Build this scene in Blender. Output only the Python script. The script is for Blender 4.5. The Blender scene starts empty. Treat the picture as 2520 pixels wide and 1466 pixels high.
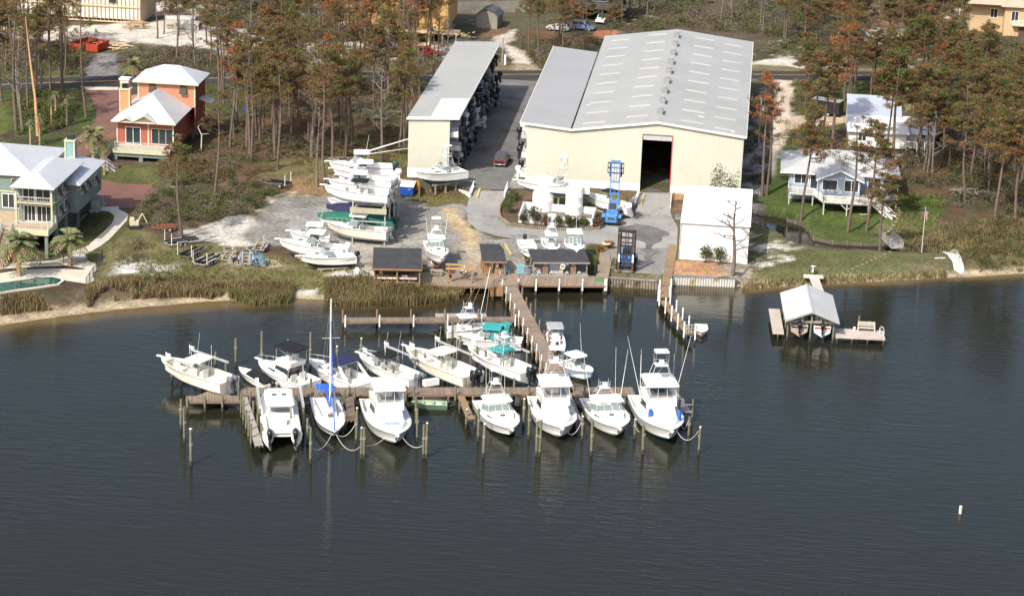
import bpy,bmesh,math,random
import numpy as np
from mathutils import Vector,Matrix
rnd=random.Random(7)
R=math.radians
C=bpy.context.scene.collection
FOC,PITCH,ROLL,CAMH,YAW=6000.,R(18.12),R(2.145),101.,R(5.54)
def ray(px,py):
    a=(px-1260)/FOC;b=-(py-733)/FOC
    c,s=math.cos(ROLL),math.sin(ROLL)
    xc=c*a-s*b;yc=s*a+c*b
    x=xc;y=math.cos(PITCH)+yc*math.sin(PITCH);z=-math.sin(PITCH)+yc*math.cos(PITCH)
    Cc,Ss=math.cos(YAW),math.sin(YAW)
    return Vector((Cc*x-Ss*y,Ss*x+Cc*y,z))
def G(px,py,z=0.):
    d=ray(px,py);t=(z-CAMH)/d.z
    return Vector((d.x*t,d.y*t,z))
def PV(px,py,v):
    d=ray(px,py);t=v/d.y
    return Vector((d.x*t,v,CAMH+d.z*t))
cam=bpy.data.cameras.new('camera');co=bpy.data.objects.new('camera',cam);C.objects.link(co)
fw=ray(1260,733).normalized();rt=(ray(1360,733)-ray(1260,733)).normalized();up=rt.cross(fw)
m3=Matrix((rt,up,-fw)).transposed()
co.matrix_world=Matrix.Translation((0,0,CAMH))@m3.to_4x4()
cam.sensor_width=36;cam.lens=36*FOC/2520;cam.clip_start=1;cam.clip_end=20000
S=bpy.context.scene;S.camera=co
S.view_settings.view_transform='Standard';S.view_settings.look='None'
S.view_settings.exposure=0.5;S.view_settings.gamma=1
SUN_AZ,SUN_EL=205.5,44.
w=bpy.data.worlds.new('World');S.world=w;w.use_nodes=True
nt=w.node_tree;bg=nt.nodes['Background']
sky=nt.nodes.new('ShaderNodeTexSky');sky.sky_type='NISHITA';sky.sun_disc=False
sky.sun_elevation=R(SUN_EL);sky.sun_rotation=R(SUN_AZ);sky.air_density=1.0;sky.dust_density=4.0;sky.ozone_density=1.0
nt.links.new(sky.outputs[0],bg.inputs[0]);bg.inputs[1].default_value=0.135
sl=bpy.data.lights.new('sun','SUN');sl.energy=3.6;sl.angle=R(0.5);sl.color=(1,.945,.85)
so=bpy.data.objects.new('sun',sl);C.objects.link(so)
az=R(SUN_AZ);tos=Vector((math.sin(az)*math.cos(R(SUN_EL)),math.cos(az)*math.cos(R(SUN_EL)),math.sin(R(SUN_EL))))
so.rotation_euler=tos.to_track_quat('Z','Y').to_euler();so.location=(0,200,200)
MATS={}
def M(name,col,rough=.7,var=.12,vs=.6,bump=0.,bs=8.,metal=0.,spec=.4,stripe=None,dirt=None,coat=0.):
    """procedural Principled material: base colour with two octaves of variation, optional seams along an axis, optional dirt patches"""
    if name in MATS:return MATS[name]
    m=bpy.data.materials.new(name);m.use_nodes=True;t=m.node_tree;N=t.nodes;L=t.links
    b=N['Principled BSDF'];b.inputs['Roughness'].default_value=rough;b.inputs['Metallic'].default_value=metal
    b.inputs['Specular IOR Level'].default_value=spec;b.inputs['Coat Weight'].default_value=coat
    tc=N.new('ShaderNodeTexCoord');vec=tc.outputs['Object']
    def noise(scale,det=3,rough_=.6):
        n=N.new('ShaderNodeTexNoise');n.inputs['Scale'].default_value=scale;n.inputs['Detail'].default_value=det
        n.inputs['Roughness'].default_value=rough_;L.new(vec,n.inputs['Vector']);return n.outputs['Fac']
    def mul(a,f,lo,hi):
        r=N.new('ShaderNodeMapRange');r.inputs[1].default_value=.3;r.inputs[2].default_value=.7
        r.inputs[3].default_value=lo;r.inputs[4].default_value=hi;L.new(f,r.inputs[0])
        x=N.new('ShaderNodeMix');x.data_type='RGBA';x.blend_type='MULTIPLY';x.inputs[0].default_value=1
        if isinstance(a,tuple):x.inputs[6].default_value=(*a,1)
        else:L.new(a,x.inputs[6])
        L.new(r.outputs[0],x.inputs[7]);return x.outputs[2]
    c=mul(tuple(col),noise(vs),1-var,1+var)
    c=mul(c,noise(vs*9,2),1-var*.5,1+var*.5)
    if dirt:
        n=noise(dirt[1],5,.65);r=N.new('ShaderNodeMapRange');r.inputs[1].default_value=dirt[2];r.inputs[2].default_value=dirt[2]+.12
        L.new(n,r.inputs[0]);x=N.new('ShaderNodeMix');x.data_type='RGBA';L.new(r.outputs[0],x.inputs[0]);L.new(c,x.inputs[6])
        x.inputs[7].default_value=(*dirt[0],1);c=x.outputs[2]
    h=None
    if stripe:
        sp=N.new('ShaderNodeSeparateXYZ');L.new(vec,sp.inputs[0]);src=sp.outputs['XYZ'.index(stripe[0])]
        dv=N.new('ShaderNodeMath');dv.operation='DIVIDE';L.new(src,dv.inputs[0]);dv.inputs[1].default_value=stripe[1]
        fr=N.new('ShaderNodeMath');fr.operation='FRACT';L.new(dv.outputs[0],fr.inputs[0])
        lt=N.new('ShaderNodeMath');lt.operation='LESS_THAN';L.new(fr.outputs[0],lt.inputs[0]);lt.inputs[1].default_value=stripe[2]
        x=N.new('ShaderNodeMix');x.data_type='RGBA';L.new(lt.outputs[0],x.inputs[0]);L.new(c,x.inputs[6])
        x2=N.new('ShaderNodeMix');x2.data_type='RGBA';x2.blend_type='MULTIPLY';x2.inputs[0].default_value=1;L.new(c,x2.inputs[6]);x2.inputs[7].default_value=(stripe[3],)*3+(1,)
        L.new(x2.outputs[2],x.inputs[7]);c=x.outputs[2]
        if len(stripe)>4:
            fl=N.new('ShaderNodeMath');fl.operation='FLOOR';L.new(dv.outputs[0],fl.inputs[0])
            wn=N.new('ShaderNodeTexWhiteNoise');wn.noise_dimensions='1D';L.new(fl.outputs[0],wn.inputs['W'])
            r=N.new('ShaderNodeMapRange');r.inputs[3].default_value=1-stripe[4];r.inputs[4].default_value=1+stripe[4];L.new(wn.outputs['Value'],r.inputs[0])
            x=N.new('ShaderNodeMix');x.data_type='RGBA';x.blend_type='MULTIPLY';x.inputs[0].default_value=1;L.new(c,x.inputs[6]);L.new(r.outputs[0],x.inputs[7]);c=x.outputs[2]
        h=lt.outputs[0]
    if bump or h is not None:
        bp=N.new('ShaderNodeBump');bp.inputs['Strength'].default_value=bump or .35;bp.inputs['Distance'].default_value=.05
        L.new(h if h is not None else noise(bs,4),bp.inputs['Height']);L.new(bp.outputs[0],b.inputs['Normal'])
    L.new(c,b.inputs['Base Color']);MATS[name]=m
    return m
def glass(name,col=(.02,.025,.03),rough=.08):
    if name in MATS:return MATS[name]
    m=M(name,col,rough,.1,.4,spec=.6);return m
class MB:
    def __init__(s):s.v=[];s.f=[];s.m=[];s.sm=[]
    def add(s,vs,fs,mi=0,smooth=False):
        o=len(s.v);s.v.extend([tuple(p)for p in vs])
        for f in fs:s.f.append([i+o for i in f]);s.m.append(mi);s.sm.append(smooth)
        return s
    def box(s,c,d,rz=0.,mi=0,mat=None):
        x,y,z=d[0]/2,d[1]/2,d[2]/2
        ps=[(-x,-y,-z),(x,-y,-z),(x,y,-z),(-x,y,-z),(-x,-y,z),(x,-y,z),(x,y,z),(-x,y,z)]
        if mat is None:mat=Matrix.Translation(c)@Matrix.Rotation(rz,4,'Z')
        else:mat=Matrix.Translation(c)@mat.to_4x4()
        return s.add([mat@Vector(p)for p in ps],[(0,3,2,1),(4,5,6,7),(0,1,5,4),(1,2,6,5),(2,3,7,6),(3,0,4,7)],mi)
    def b2(s,x0,x1,y0,y1,z0,z1,mi=0):return s.box(((x0+x1)/2,(y0+y1)/2,(z0+z1)/2),(abs(x1-x0),abs(y1-y0),abs(z1-z0)),0,mi)
    def beam(s,p,q,wd,ht,mi=0):
        p,q=Vector(p),Vector(q);d=q-p;L_=d.length
        if L_<1e-6:return s
        x=d/L_;a=Vector((0,0,1))if abs(x.z)<.95 else Vector((0,1,0));y=a.cross(x).normalized();z=x.cross(y)
        return s.box((p+q)/2,(L_,wd,ht),0,mi,Matrix((x,y,z)).transposed())
    def tube(s,pts,r,n=6,mi=0,cap=True,smooth=True):
        pts=[Vector(p)for p in pts];rs=r if isinstance(r,(list,tuple))else[r]*len(pts);vs=[];fs=[]
        for i,p in enumerate(pts):
            d=(pts[min(i+1,len(pts)-1)]-pts[max(i-1,0)]).normalized()
            a=Vector((0,0,1))if abs(d.z)<.9 else Vector((1,0,0));x=d.cross(a).normalized();y=d.cross(x)
            for k in range(n):
                t=2*math.pi*k/n;vs.append(p+(x*math.cos(t)+y*math.sin(t))*rs[i])
        for i in range(len(pts)-1):
            for k in range(n):
                k2=(k+1)%n;fs.append((i*n+k,i*n+k2,i*n+n+k2,i*n+n+k))
        s.add(vs,fs,mi,smooth)
        if cap:s.add(vs[:n],[tuple(range(n))],mi);s.add(vs[-n:],[tuple(range(n))[::-1]],mi)
        return s
    def cyl(s,c,r,z0,z1,n=12,mi=0,r2=None):return s.tube([(c[0],c[1],z0),(c[0],c[1],z1)],[r,r if r2 is None else r2],n,mi)
    def prism(s,poly,z0,z1,mi=0):
        n=len(poly);vs=[(p[0],p[1],z0)for p in poly]+[(p[0],p[1],z1)for p in poly]
        return s.add(vs,[tuple(range(n))[::-1],tuple(range(n,2*n))]+[(i,(i+1)%n,n+(i+1)%n,n+i)for i in range(n)],mi)
    def loft(s,rings,mi=0,close=True,cap=True,smooth=True):
        n=len(rings[0]);vs=[p for r_ in rings for p in r_];fs=[]
        for i in range(len(rings)-1):
            for k in range(n if close else n-1):
                k2=(k+1)%n;fs.append((i*n+k,i*n+k2,(i+1)*n+k2,(i+1)*n+k))
        s.add(vs,fs,mi,smooth)
        if cap and close:s.add(rings[0],[tuple(range(n))[::-1]],mi);s.add(rings[-1],[tuple(range(n))],mi)
        return s
    def poly(s,pts,mi=0):return s.add(pts,[tuple(range(len(pts)))],mi)
    def slab(s,pts,th,mi=0):
        """sheet of thickness th (downwards) under a planar polygon in space"""
        n=len(pts);lo=[(p[0],p[1],p[2]-th)for p in pts]
        return s.add(list(pts)+lo,[tuple(range(n)),tuple(range(n,2*n))[::-1]]+[(i,n+i,n+(i+1)%n,(i+1)%n)for i in range(n)],mi)
    def ball(s,c,r,mi=0,n=8,m=5,sz=(1,1,1)):
        rings=[]
        for i in range(m+1):
            a=-math.pi/2+math.pi*i/m;rr=max(math.cos(a),.02)
            rings.append([(c[0]+r*sz[0]*rr*math.cos(2*math.pi*k/n),c[1]+r*sz[1]*rr*math.sin(2*math.pi*k/n),c[2]+r*sz[2]*math.sin(a))for k in range(n)])
        return s.loft(rings,mi)
    def mesh(s,name,mats):
        me=bpy.data.meshes.new(name);me.from_pydata([tuple(p)for p in s.v],[],s.f)
        for m in(mats if isinstance(mats,(list,tuple))else[mats]):me.materials.append(m)
        me.polygons.foreach_set('material_index',s.m);me.polygons.foreach_set('use_smooth',s.sm);me.update()
        return me
    def build(s,name,mats,parent=None,loc=None,label=None):
        o=bpy.data.objects.new(name,s.mesh(name,mats));C.objects.link(o)
        if parent is not None:o.parent=parent
        if loc is not None:o.location=loc
        if label:o['label']=label
        return o
def fixn(o):
    bm=bmesh.new();bm.from_mesh(o.data);bmesh.ops.recalc_face_normals(bm,faces=bm.faces);bm.to_mesh(o.data);bm.free();return o
def tag(o,label,cat,group=None):
    o['label']=label;o['category']=cat
    if group:o['group']=group
    return o
def struct(o,kind='structure'):o['kind']=kind;return o
def thing(name,label,cat,loc=(0,0,0),rz=0.,group=None):
    o=bpy.data.objects.new(name,None);C.objects.link(o);o.location=loc;o.rotation_euler=(0,0,rz);o.empty_display_size=.3
    return tag(o,label,cat,group)
def dup(root,loc,rz=None,label=None,group=None,scale=None):
    def cp(o,par):
        c=o.copy();C.objects.link(c)
        if par is not None:c.parent=par
        for k in KIDS(o):cp(k,c)
        return c
    r_=cp(root,None);r_.location=loc
    if rz is not None:r_.rotation_euler[2]=rz
    if scale is not None:r_.scale=(scale,)*3 if not isinstance(scale,(tuple,list))else scale
    if label:r_['label']=label
    if group:r_['group']=group
    return r_
_kid={}
def KIDS(o):
    if o.name not in _kid:_kid[o.name]=[c for c in C.objects if c.parent is o]
    return _kid[o.name]
def vnoise(x,y,seed=0):
    xi=np.floor(x).astype(np.int64);yi=np.floor(y).astype(np.int64);xf=x-xi;yf=y-yi
    def hsh(a,b):
        n=(a*374761393+b*668265263+seed*1442695041)&0x7fffffff
        n=((n^(n>>13))*1274126177)&0x7fffffff
        return((n^(n>>16))&0xffff)/65535.
    u_=xf*xf*(3-2*xf);v_=yf*yf*(3-2*yf)
    return(hsh(xi,yi)*(1-u_)+hsh(xi+1,yi)*u_)*(1-v_)+(hsh(xi,yi+1)*(1-u_)+hsh(xi+1,yi+1)*u_)*v_
def fbm(x,y,sc,o=4,seed=0):
    t=0;a=.5;s_=0
    for i in range(o):t=t+a*vnoise(x/sc,y/sc,seed+i);s_+=a;a*=.55;sc/=2.1
    return t/s_
def inside(poly,x,y):
    r_=np.zeros(x.shape,bool);n=len(poly)
    for i in range(n):
        x0,y0=poly[i];x1,y1=poly[(i+1)%n]
        if y0==y1:continue
        cnd=((y0>y)!=(y1>y))&(x<(x1-x0)*(y-y0)/(y1-y0)+x0);r_^=cnd
    return r_
def sstep(a,b,x):t=np.clip((x-a)/(b-a),0,1);return t*t*(3-2*t)
SH=[(-700,840),(-300,822),(0,803),(150,781),(300,763),(420,753),(500,745),(590,741),(720,737),(800,741),(870,746),(960,743),(1040,736),(1110,727),(1150,714),(1190,700),(1290,692),(1380,690),(1495,689)]
SHP=[tuple(G(x,y)[:2])for x,y in SH]+[(-17.7,315.9),(-10.3,315.9),(-9.2,318.1),(0.2,318.9)]+[tuple(G(x,y)[:2])for x,y in[(1830,714),(1900,709),(2000,703),(2100,697),(2200,692),(2300,687),(2400,682),(2520,674),(2900,655),(3600,620)]]
SHX=np.array([p[0]for p in SHP]);SHY=np.array([p[1]for p in SHP])
CREEK=[tuple(G(x,y,1.15)[:2])for x,y in[(1845,520),(1880,527),(1935,536),(1956,541),(1985,566),(2000,588),(2050,598),(2120,602),(2205,603),(2300,600),(2330,606),(2330,622),(2210,620),(2130,616),(2050,612),(1985,604),(1950,596),(1915,570),(1880,556),(1845,548)]]
def hgt(x,y):
    x=np.asarray(x,float);y=np.asarray(y,float)
    d=y-np.interp(x,SHX,SHY)
    h=np.where(d<0,np.maximum(d*.3,-2.5),1.4*sstep(0,1,d/np.where((x>-17.7)&(x<0.1),1.2,np.where(x>3,5.,9.)))**.7)
    h=h+1.0*sstep(346,352,y)
    ins=inside(CREEK,x,y);return np.where(ins,.6,h)
def hz(x,y):return float(hgt(np.array([x]),np.array([y]))[0])
def gp(px,py,dz=0.):
    """the point of the terrain that the picture position sees"""
    z=1.4
    for _ in range(6):
        p=G(px,py,z);z=.5*z+.5*hz(p.x,p.y)
    p=G(px,py,z);p.z=z+dz;return p
def gz(px,py,z):return G(px,py,z)
def PXY(pts,z=1.4):return[tuple(gp(x,y)[:2])if z is None else tuple(G(x,y,z)[:2])for x,y in pts]
def axis(lo,hi,step,far,grow=1.22):
    a=list(np.arange(lo,hi+step,step));s_=step
    while a[-1]<far:s_*=grow;a.append(a[-1]+s_)
    s_=step;b=[];c_=lo
    while c_>-far:s_*=grow;c_-=s_;b.append(c_)
    return np.array(b[::-1]+a)
gx=axis(-160,125,.75,6000);gy=np.concatenate([np.arange(240,296,2.),np.arange(296,372,.55),np.arange(372,560,1.0)])
yy=[560.];s_=1.
while yy[-1]<7000:s_*=1.2;yy.append(yy[-1]+s_)
gy=np.concatenate([gy,np.array(yy)])
X,Y=np.meshgrid(gx,gy);Z=hgt(X,Y)
n1=fbm(X,Y,7,4,3);n2=fbm(X,Y,2.2,3,11);n3=fbm(X,Y,24,3,23);n4=fbm(X,Y,.9,2,31)
jx=(fbm(X,Y,3.5,3,41)-.5);jy=(fbm(X,Y,3.5,3,43)-.5)
def lerp(a,b,t):return a*(1-t[...,None])+np.array(b)*t[...,None]
col=np.ones(X.shape+(3,))*np.array((.085,.062,.042))
col=lerp(col,(.062,.062,.03),sstep(.45,.62,n1))
col=lerp(col,(.13,.105,.07),sstep(.58,.72,n2)*.7)
col=lerp(col,(.12,.115,.06),sstep(.55,.7,n3)*.5)
col=lerp(col,(.34,.31,.27),sstep(.66,.74,n2)*sstep(.5,.65,n1)*.8)
far=sstep(432,470,Y)
col=lerp(col,(.085,.08,.05),far*.6*sstep(.35,.6,n3))
def zone(pts,c,z=1.4,jit=2.2,amt=1.,patch=None,two=None):
    """paint a kind of ground inside a polygon with a ragged edge; patch = (lo, hi) makes it break up"""
    global col
    poly=PXY(pts,z);xs=[p[0]for p in poly];ys=[p[1]for p in poly]
    i0,i1=np.searchsorted(gy,[min(ys)-4,max(ys)+4]);j0,j1=np.searchsorted(gx,[min(xs)-4,max(xs)+4])
    sl_=(slice(i0,i1),slice(j0,j1));a=np.zeros(X[sl_].shape)
    for dx,dy in((0,0),(.35,.1),(-.35,-.1),(.1,.35),(-.1,-.35)):
        a+=inside(poly,X[sl_]+(jx[sl_]+dx*.4)*jit*2,Y[sl_]+(jy[sl_]+dy*.4)*jit*2)
    a=a/5*amt
    if patch:a=a*sstep(patch[0],patch[1],n2[sl_]*.6+n1[sl_]*.4)
    cc=np.array(c)*np.ones(X[sl_].shape+(3,))
    if two is not None:cc=lerp(cc,two,sstep(.42,.6,n2[sl_]*.5+n1[sl_]*.5))
    cc=cc*(.88+.24*n4[sl_])[...,None]
    col[sl_]=col[sl_]*(1-a[...,None])+cc*a[...,None]
SAND=(.50,.45,.38);WSAND=(.52,.485,.43);GRASS=(.105,.105,.045);DRY=(.17,.14,.075);LAWN=(.058,.085,.022);GRAV=(.20,.192,.172);LITTER=(.10,.06,.036)
zone([(190,62),(420,50),(520,62),(640,78),(700,105),(770,108),(800,150),(800,192),(640,192),(600,150),(500,118),(330,105),(180,110),(40,92),(0,80),(0,66)],WSAND,2.4,2,two=SAND)
zone([(790,105),(900,100),(960,110),(1130,92),(1180,100),(1180,140),(1000,150),(880,150),(800,140)],SAND,2.4,2,two=(.3,.25,.2))
zone([(360,5),(540,0),(560,10),(520,38),(380,42)],SAND,2.4,2,patch=(.4,.55))
zone([(780,10),(840,12),(850,55),(880,75),(840,60),(790,30)],WSAND,2.4,1)
zone([(245,130),(285,130),(295,195),(205,195),(215,160)],(.2,.19,.18),2.4,.6)
zone([(0,176),(200,172),(205,196),(0,200)],GRASS,2.4,1.2)
zone([(1230,75),(1275,72),(1268,95),(1245,110),(1275,120),(1310,150),(1335,175),(1270,176),(1250,130),(1215,95)],SAND,2.4,.8)
zone([(1205,150),(1345,160),(1345,177),(1205,178)],(.2,.155,.09),2.4,1.0,amt=.75)
zone([(1280,78),(1335,70),(1390,90),(1460,84),(1510,80),(1520,98),(1400,112),(1330,105)],(.13,.075,.045),2.4,1.5)
zone([(1465,74),(1515,72),(1525,92),(1500,95),(1465,85)],(.33,.14,.075),2.4,1)
zone([(1180,75),(1240,60),(1260,78),(1190,95)],(.16,.1,.06),2.4,1)
zone([(2060,80),(2130,66),(2220,72),(2235,100),(2180,118),(2120,120),(2075,108)],WSAND,2.4,1.5)
zone([(1885,146),(1955,138),(1958,160),(2090,166),(2090,172),(1850,172),(1850,156)],WSAND,2.4,1,amt=.9)
zone([(1848,158),(1930,160),(1960,166),(2520,168),(2520,176),(1848,176)],DRY,2.4,.7)
zone([(2140,22),(2190,30),(2180,36),(2135,34)],WSAND,2.4,1)
zone([(2140,45),(2260,50),(2220,64),(2140,60)],(.2,.11,.07),2.4,2,amt=.7)
zone([(2340,18),(2380,22),(2376,50),(2330,45)],SAND,2.4,1)
zone([(565,165),(1100,150),(1110,178),(560,182)],DRY,2.4,1.2,amt=.8,patch=(.35,.5))
zone([(0,222),(215,216),(245,300),(215,345),(120,372),(0,360)],LAWN,2.2,2,two=(.06,.05,.03))
zone([(0,240),(18,250),(15,330),(0,345)],(.10,.115,.03),2.2,1)
zone([(215,240),(232,300),(118,395),(108,372),(190,325)],LAWN,2.2,.8)
zone([(235,300),(290,318),(265,392),(200,400)],(.075,.09,.028),2.2,.8)
zone([(240,415),(400,415),(400,452),(300,452),(235,446)],(.08,.085,.03),1.8,1.2)
zone([(470,200),(640,198),(610,280),(520,300)],(.06,.075,.026),2.4,3,amt=.8)
zone([(380,270),(560,280),(900,300),(990,320),(990,480),(800,470),(560,450),(420,400)],LITTER,2.2,3,two=(.075,.068,.034))
zone([(700,340),(1000,350),(1000,420),(940,440),(800,470),(700,460),(640,440)],(.13,.12,.05),2.2,3,patch=(.4,.55))
zone([(720,440),(860,436),(900,470),(760,500),(700,480)],(.20,.13,.07),1.9,1.2)
zone([(240,560),(330,560),(440,600),(560,604),(720,640),(880,650),(960,690),(900,712),(700,712),(560,700),(240,700),(215,640)],(.125,.12,.05),1.4,1.6,two=(.16,.135,.07))
zone([(95,500),(210,520),(310,510),(340,540),(240,640),(100,660)],(.075,.08,.03),1.4,1.5,two=(.095,.09,.035))
zone([(80,535),(210,530),(150,600),(70,620)],(.05,.042,.03),1.4,1)
zone([(0,655),(180,650),(240,660),(232,700),(0,730)],(.075,.05,.033),1.4,1.2)
zone([(285,645),(330,632),(430,640),(450,662),(400,672),(350,690),(310,695),(280,672)],(.5,.49,.46),1.4,1.6,patch=(.38,.5))
zone([(440,575),(505,550),(600,530),(640,545),(650,600),(620,606),(540,604),(500,590)],(.46,.43,.38),1.4,1.6,patch=(.3,.46))
zone([(600,500),(705,470),(760,478),(660,530)],(.42,.37,.29),1.4,1.2,patch=(.35,.5))
zone([(560,615),(660,625),(700,650),(640,662),(570,650)],(.38,.33,.25),1.4,1.5,patch=(.46,.58))
zone([(640,690),(790,700),(800,716),(740,724),(700,712)],WSAND,1.2,1,patch=(.42,.52))
zone([(722,700),(770,698),(782,712),(760,722),(724,720)],WSAND,1.2,.8)
zone([(800,640),(910,640),(910,660),(880,676),(800,680)],(.42,.38,.31),1.4,1.2,patch=(.36,.5))
zone([(692,484),(800,478),(990,486),(1060,505),(1150,500),(1150,560),(1210,585),(1300,592),(1480,596),(1500,640),(1460,660),(1280,664),(1040,664),(1040,640),(960,612),(900,650),(820,640),(740,600),(640,602),(590,590),(640,525)],GRAV,1.4,1.3,two=(.25,.24,.215))
zone([(700,520),(800,500),(840,540),(760,580),(690,560)],(.27,.265,.25),1.4,2,amt=.7)
zone([(860,590),(960,590),(1040,560),(1060,600),(1000,640),(880,650)],(.3,.28,.24),1.4,2.2,patch=(.42,.55))
zone([(1085,508),(1108,515),(1150,550),(1178,585),(1178,612),(1140,612),(1130,580),(1095,540)],(.45,.34,.2),1.4,1.1,amt=.9)
zone([(1120,600),(1180,600),(1182,664),(1165,664)],(.4,.33,.24),1.4,1,amt=.7)
zone([(1010,480),(1140,470),(1155,495),(1060,508)],(.13,.115,.05),1.5,1)
zone([(1048,455),(1140,460),(1140,486),(1050,482)],(.10,.065,.042),1.8,1)
zone([(1232,470),(1300,452),(1575,475),(1570,500),(1480,570),(1310,565),(1240,545),(1226,520)],(.11,.075,.05),1.8,.6)
zone([(1400,470),(1500,480),(1560,500),(1500,520),(1340,500)],(.12,.105,.045),1.8,1)
zone([(1830,300),(1880,300),(1890,520),(1840,520),(1826,460)],(.075,.068,.06),1.9,1.5,two=(.3,.3,.3))
zone([(1905,196),(1950,196),(1945,255),(1938,330),(1925,372),(1898,372),(1902,300),(1912,240)],(.52,.44,.35),2.4,.6)
zone([(1940,288),(2020,282),(2080,284),(2085,300),(2020,312),(1940,318)],(.45,.36,.26),2.4,.8)
zone([(1897,372),(1925,372),(1918,460),(1900,440)],(.3,.28,.25),2.4,.4)
zone([(1955,198),(2300,205),(2290,245),(2100,250),(2080,282),(1960,284)],(.06,.075,.024),2.4,2,two=(.08,.068,.03))
zone([(2100,440),(2280,380),(2520,330),(2520,560),(2320,530),(2200,490)],LITTER,2.0,4,two=(.065,.06,.032))
zone([(1862,500),(1905,440),(1925,370),(1960,380),(2000,500),(2205,480),(2300,500),(2330,530),(2260,590),(2200,604),(2085,602),(2000,590),(1982,565),(1955,540),(1880,527)],LAWN,1.5,.8,two=(.072,.09,.028))
zone([(2150,555),(2290,540),(2300,585),(2160,600)],(.115,.105,.05),1.4,1.5,patch=(.38,.55))
zone([(1850,555),(1885,560),(1950,598),(2050,616),(2210,622),(2330,622),(2390,668),(2300,676),(2050,690),(1880,690),(1845,680)],(.095,.105,.045),1.4,.6,two=(.115,.115,.055))
zone([(1850,600),(1930,588),(1990,590),(1965,620),(1900,650),(1850,655)],(.55,.53,.47),1.4,2,patch=(.4,.54))
zone([(1654,640),(1760,646),(1812,655),(1812,684),(1654,684)],(.35,.205,.115),1.3,.4)
zone([(1770,655),(1850,650),(1890,685),(1850,706),(1800,690)],(.13,.10,.065),1.2,1.5,two=(.3,.27,.22))
zone([(1650,474),(1688,478),(1690,502),(1652,498)],(.36,.2,.11),1.8,.5)
zone([(1645,520),(1690,510),(1690,545),(1648,545)],(.14,.09,.06),1.5,.6)
zone([(2330,560),(2520,540),(2520,665),(2400,668),(2330,640)],(.10,.082,.045),1.4,3,two=(.13,.11,.05))
zone([(2180,664),(2310,640),(2345,652),(2300,668)],(.16,.125,.085),1.4,1.2,amt=.6)
zone([(1440,600),(1500,600),(1500,680),(1470,690),(1445,660)],(.07,.075,.03),1.4,.5)
d_=Y-np.interp(X,SHX,SHY);nat=~((X>-31)&(X<.1))
bw=1.6+2.4*n1+1.0*(X<-75)-.5*(X>10)
t=(1-sstep(bw*.55,bw,d_))*nat
bs=np.array((.36,.295,.205))*np.ones_like(col);bs=lerp(bs,(.19,.145,.085),1-sstep(-.3,.9,d_))
bs=lerp(bs,(.10,.075,.04),1-sstep(-2.5,-.4,d_))
col=col*(1-t[...,None])+bs*t[...,None]
ink=inside(CREEK,X,Y);col[ink]=(.03,.025,.02)
Z=Z+np.where(d_>3,(n1-.5)*.25*np.clip(d_/10-.3,0,1),0)*(~ink)-.06
ny,nx=X.shape;me=bpy.data.meshes.new('ground');nv=nx*ny
me.vertices.add(nv);me.vertices.foreach_set('co',np.stack([X,Y,Z],-1).astype(np.float32).ravel())
ii=np.arange(nv).reshape(ny,nx);q=np.stack([ii[:-1,:-1],ii[:-1,1:],ii[1:,1:],ii[1:,:-1]],-1).reshape(-1,4)
me.loops.add(q.size);me.loops.foreach_set('vertex_index',q.astype(np.int32).ravel())
me.polygons.add(len(q));me.polygons.foreach_set('loop_start',(np.arange(len(q))*4).astype(np.int32));me.polygons.foreach_set('use_smooth',np.ones(len(q),bool))
me.update(calc_edges=True);me.validate()
at=me.color_attributes.new('kind_of_ground','FLOAT_COLOR','POINT');at.data.foreach_set('color',np.concatenate([col,np.ones(X.shape+(1,))],-1).astype(np.float32).ravel())
gm=bpy.data.materials.new('ground');gm.use_nodes=True;t_=gm.node_tree;N=t_.nodes;L=t_.links;b_=N['Principled BSDF']
b_.inputs['Roughness'].default_value=.95;b_.inputs['Specular IOR Level'].default_value=.15
va=N.new('ShaderNodeVertexColor');va.layer_name='kind_of_ground';tc=N.new('ShaderNodeTexCoord');cc=va.outputs[0]
for sc_,lo,hi in((.35,.8,1.2),(1.7,.72,1.28),(7.,.7,1.3)):
    n=N.new('ShaderNodeTexNoise');n.inputs['Scale'].default_value=sc_;n.inputs['Detail'].default_value=4;L.new(tc.outputs['Object'],n.inputs['Vector'])
    r_=N.new('ShaderNodeMapRange');r_.inputs[1].default_value=.3;r_.inputs[2].default_value=.7;r_.inputs[3].default_value=lo;r_.inputs[4].default_value=hi;L.new(n.outputs['Fac'],r_.inputs[0])
    x_=N.new('ShaderNodeMix');x_.data_type='RGBA';x_.blend_type='MULTIPLY';x_.inputs[0].default_value=1;L.new(cc,x_.inputs[6]);L.new(r_.outputs[0],x_.inputs[7]);cc=x_.outputs[2]
L.new(cc,b_.inputs['Base Color']);bp=N.new('ShaderNodeBump');bp.inputs['Strength'].default_value=.6;bp.inputs['Distance'].default_value=.12;L.new(n.outputs['Fac'],bp.inputs['Height']);L.new(bp.outputs[0],b_.inputs['Normal'])
me.materials.append(gm);gobj=bpy.data.objects.new('ground',me);C.objects.link(gobj);struct(gobj)
def zg(x,y):
    """height of the ground sheet itself"""
    j=min(max(int(np.searchsorted(gx,x))-1,0),nx-2);i=min(max(int(np.searchsorted(gy,y))-1,0),ny-2)
    a=(x-gx[j])/(gx[j+1]-gx[j]);b=(y-gy[i])/(gy[i+1]-gy[i])
    return float((Z[i,j]*(1-a)+Z[i,j+1]*a)*(1-b)+(Z[i+1,j]*(1-a)+Z[i+1,j+1]*a)*b)
wm=bpy.data.materials.new('water');wm.use_nodes=True;t_=wm.node_tree;N=t_.nodes;L=t_.links;b_=N['Principled BSDF']
b_.inputs['Roughness'].default_value=.07;b_.inputs['IOR'].default_value=1.333;b_.inputs['Specular IOR Level'].default_value=.42;b_.inputs['Specular Tint'].default_value=(.78,.63,.42,1)
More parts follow.
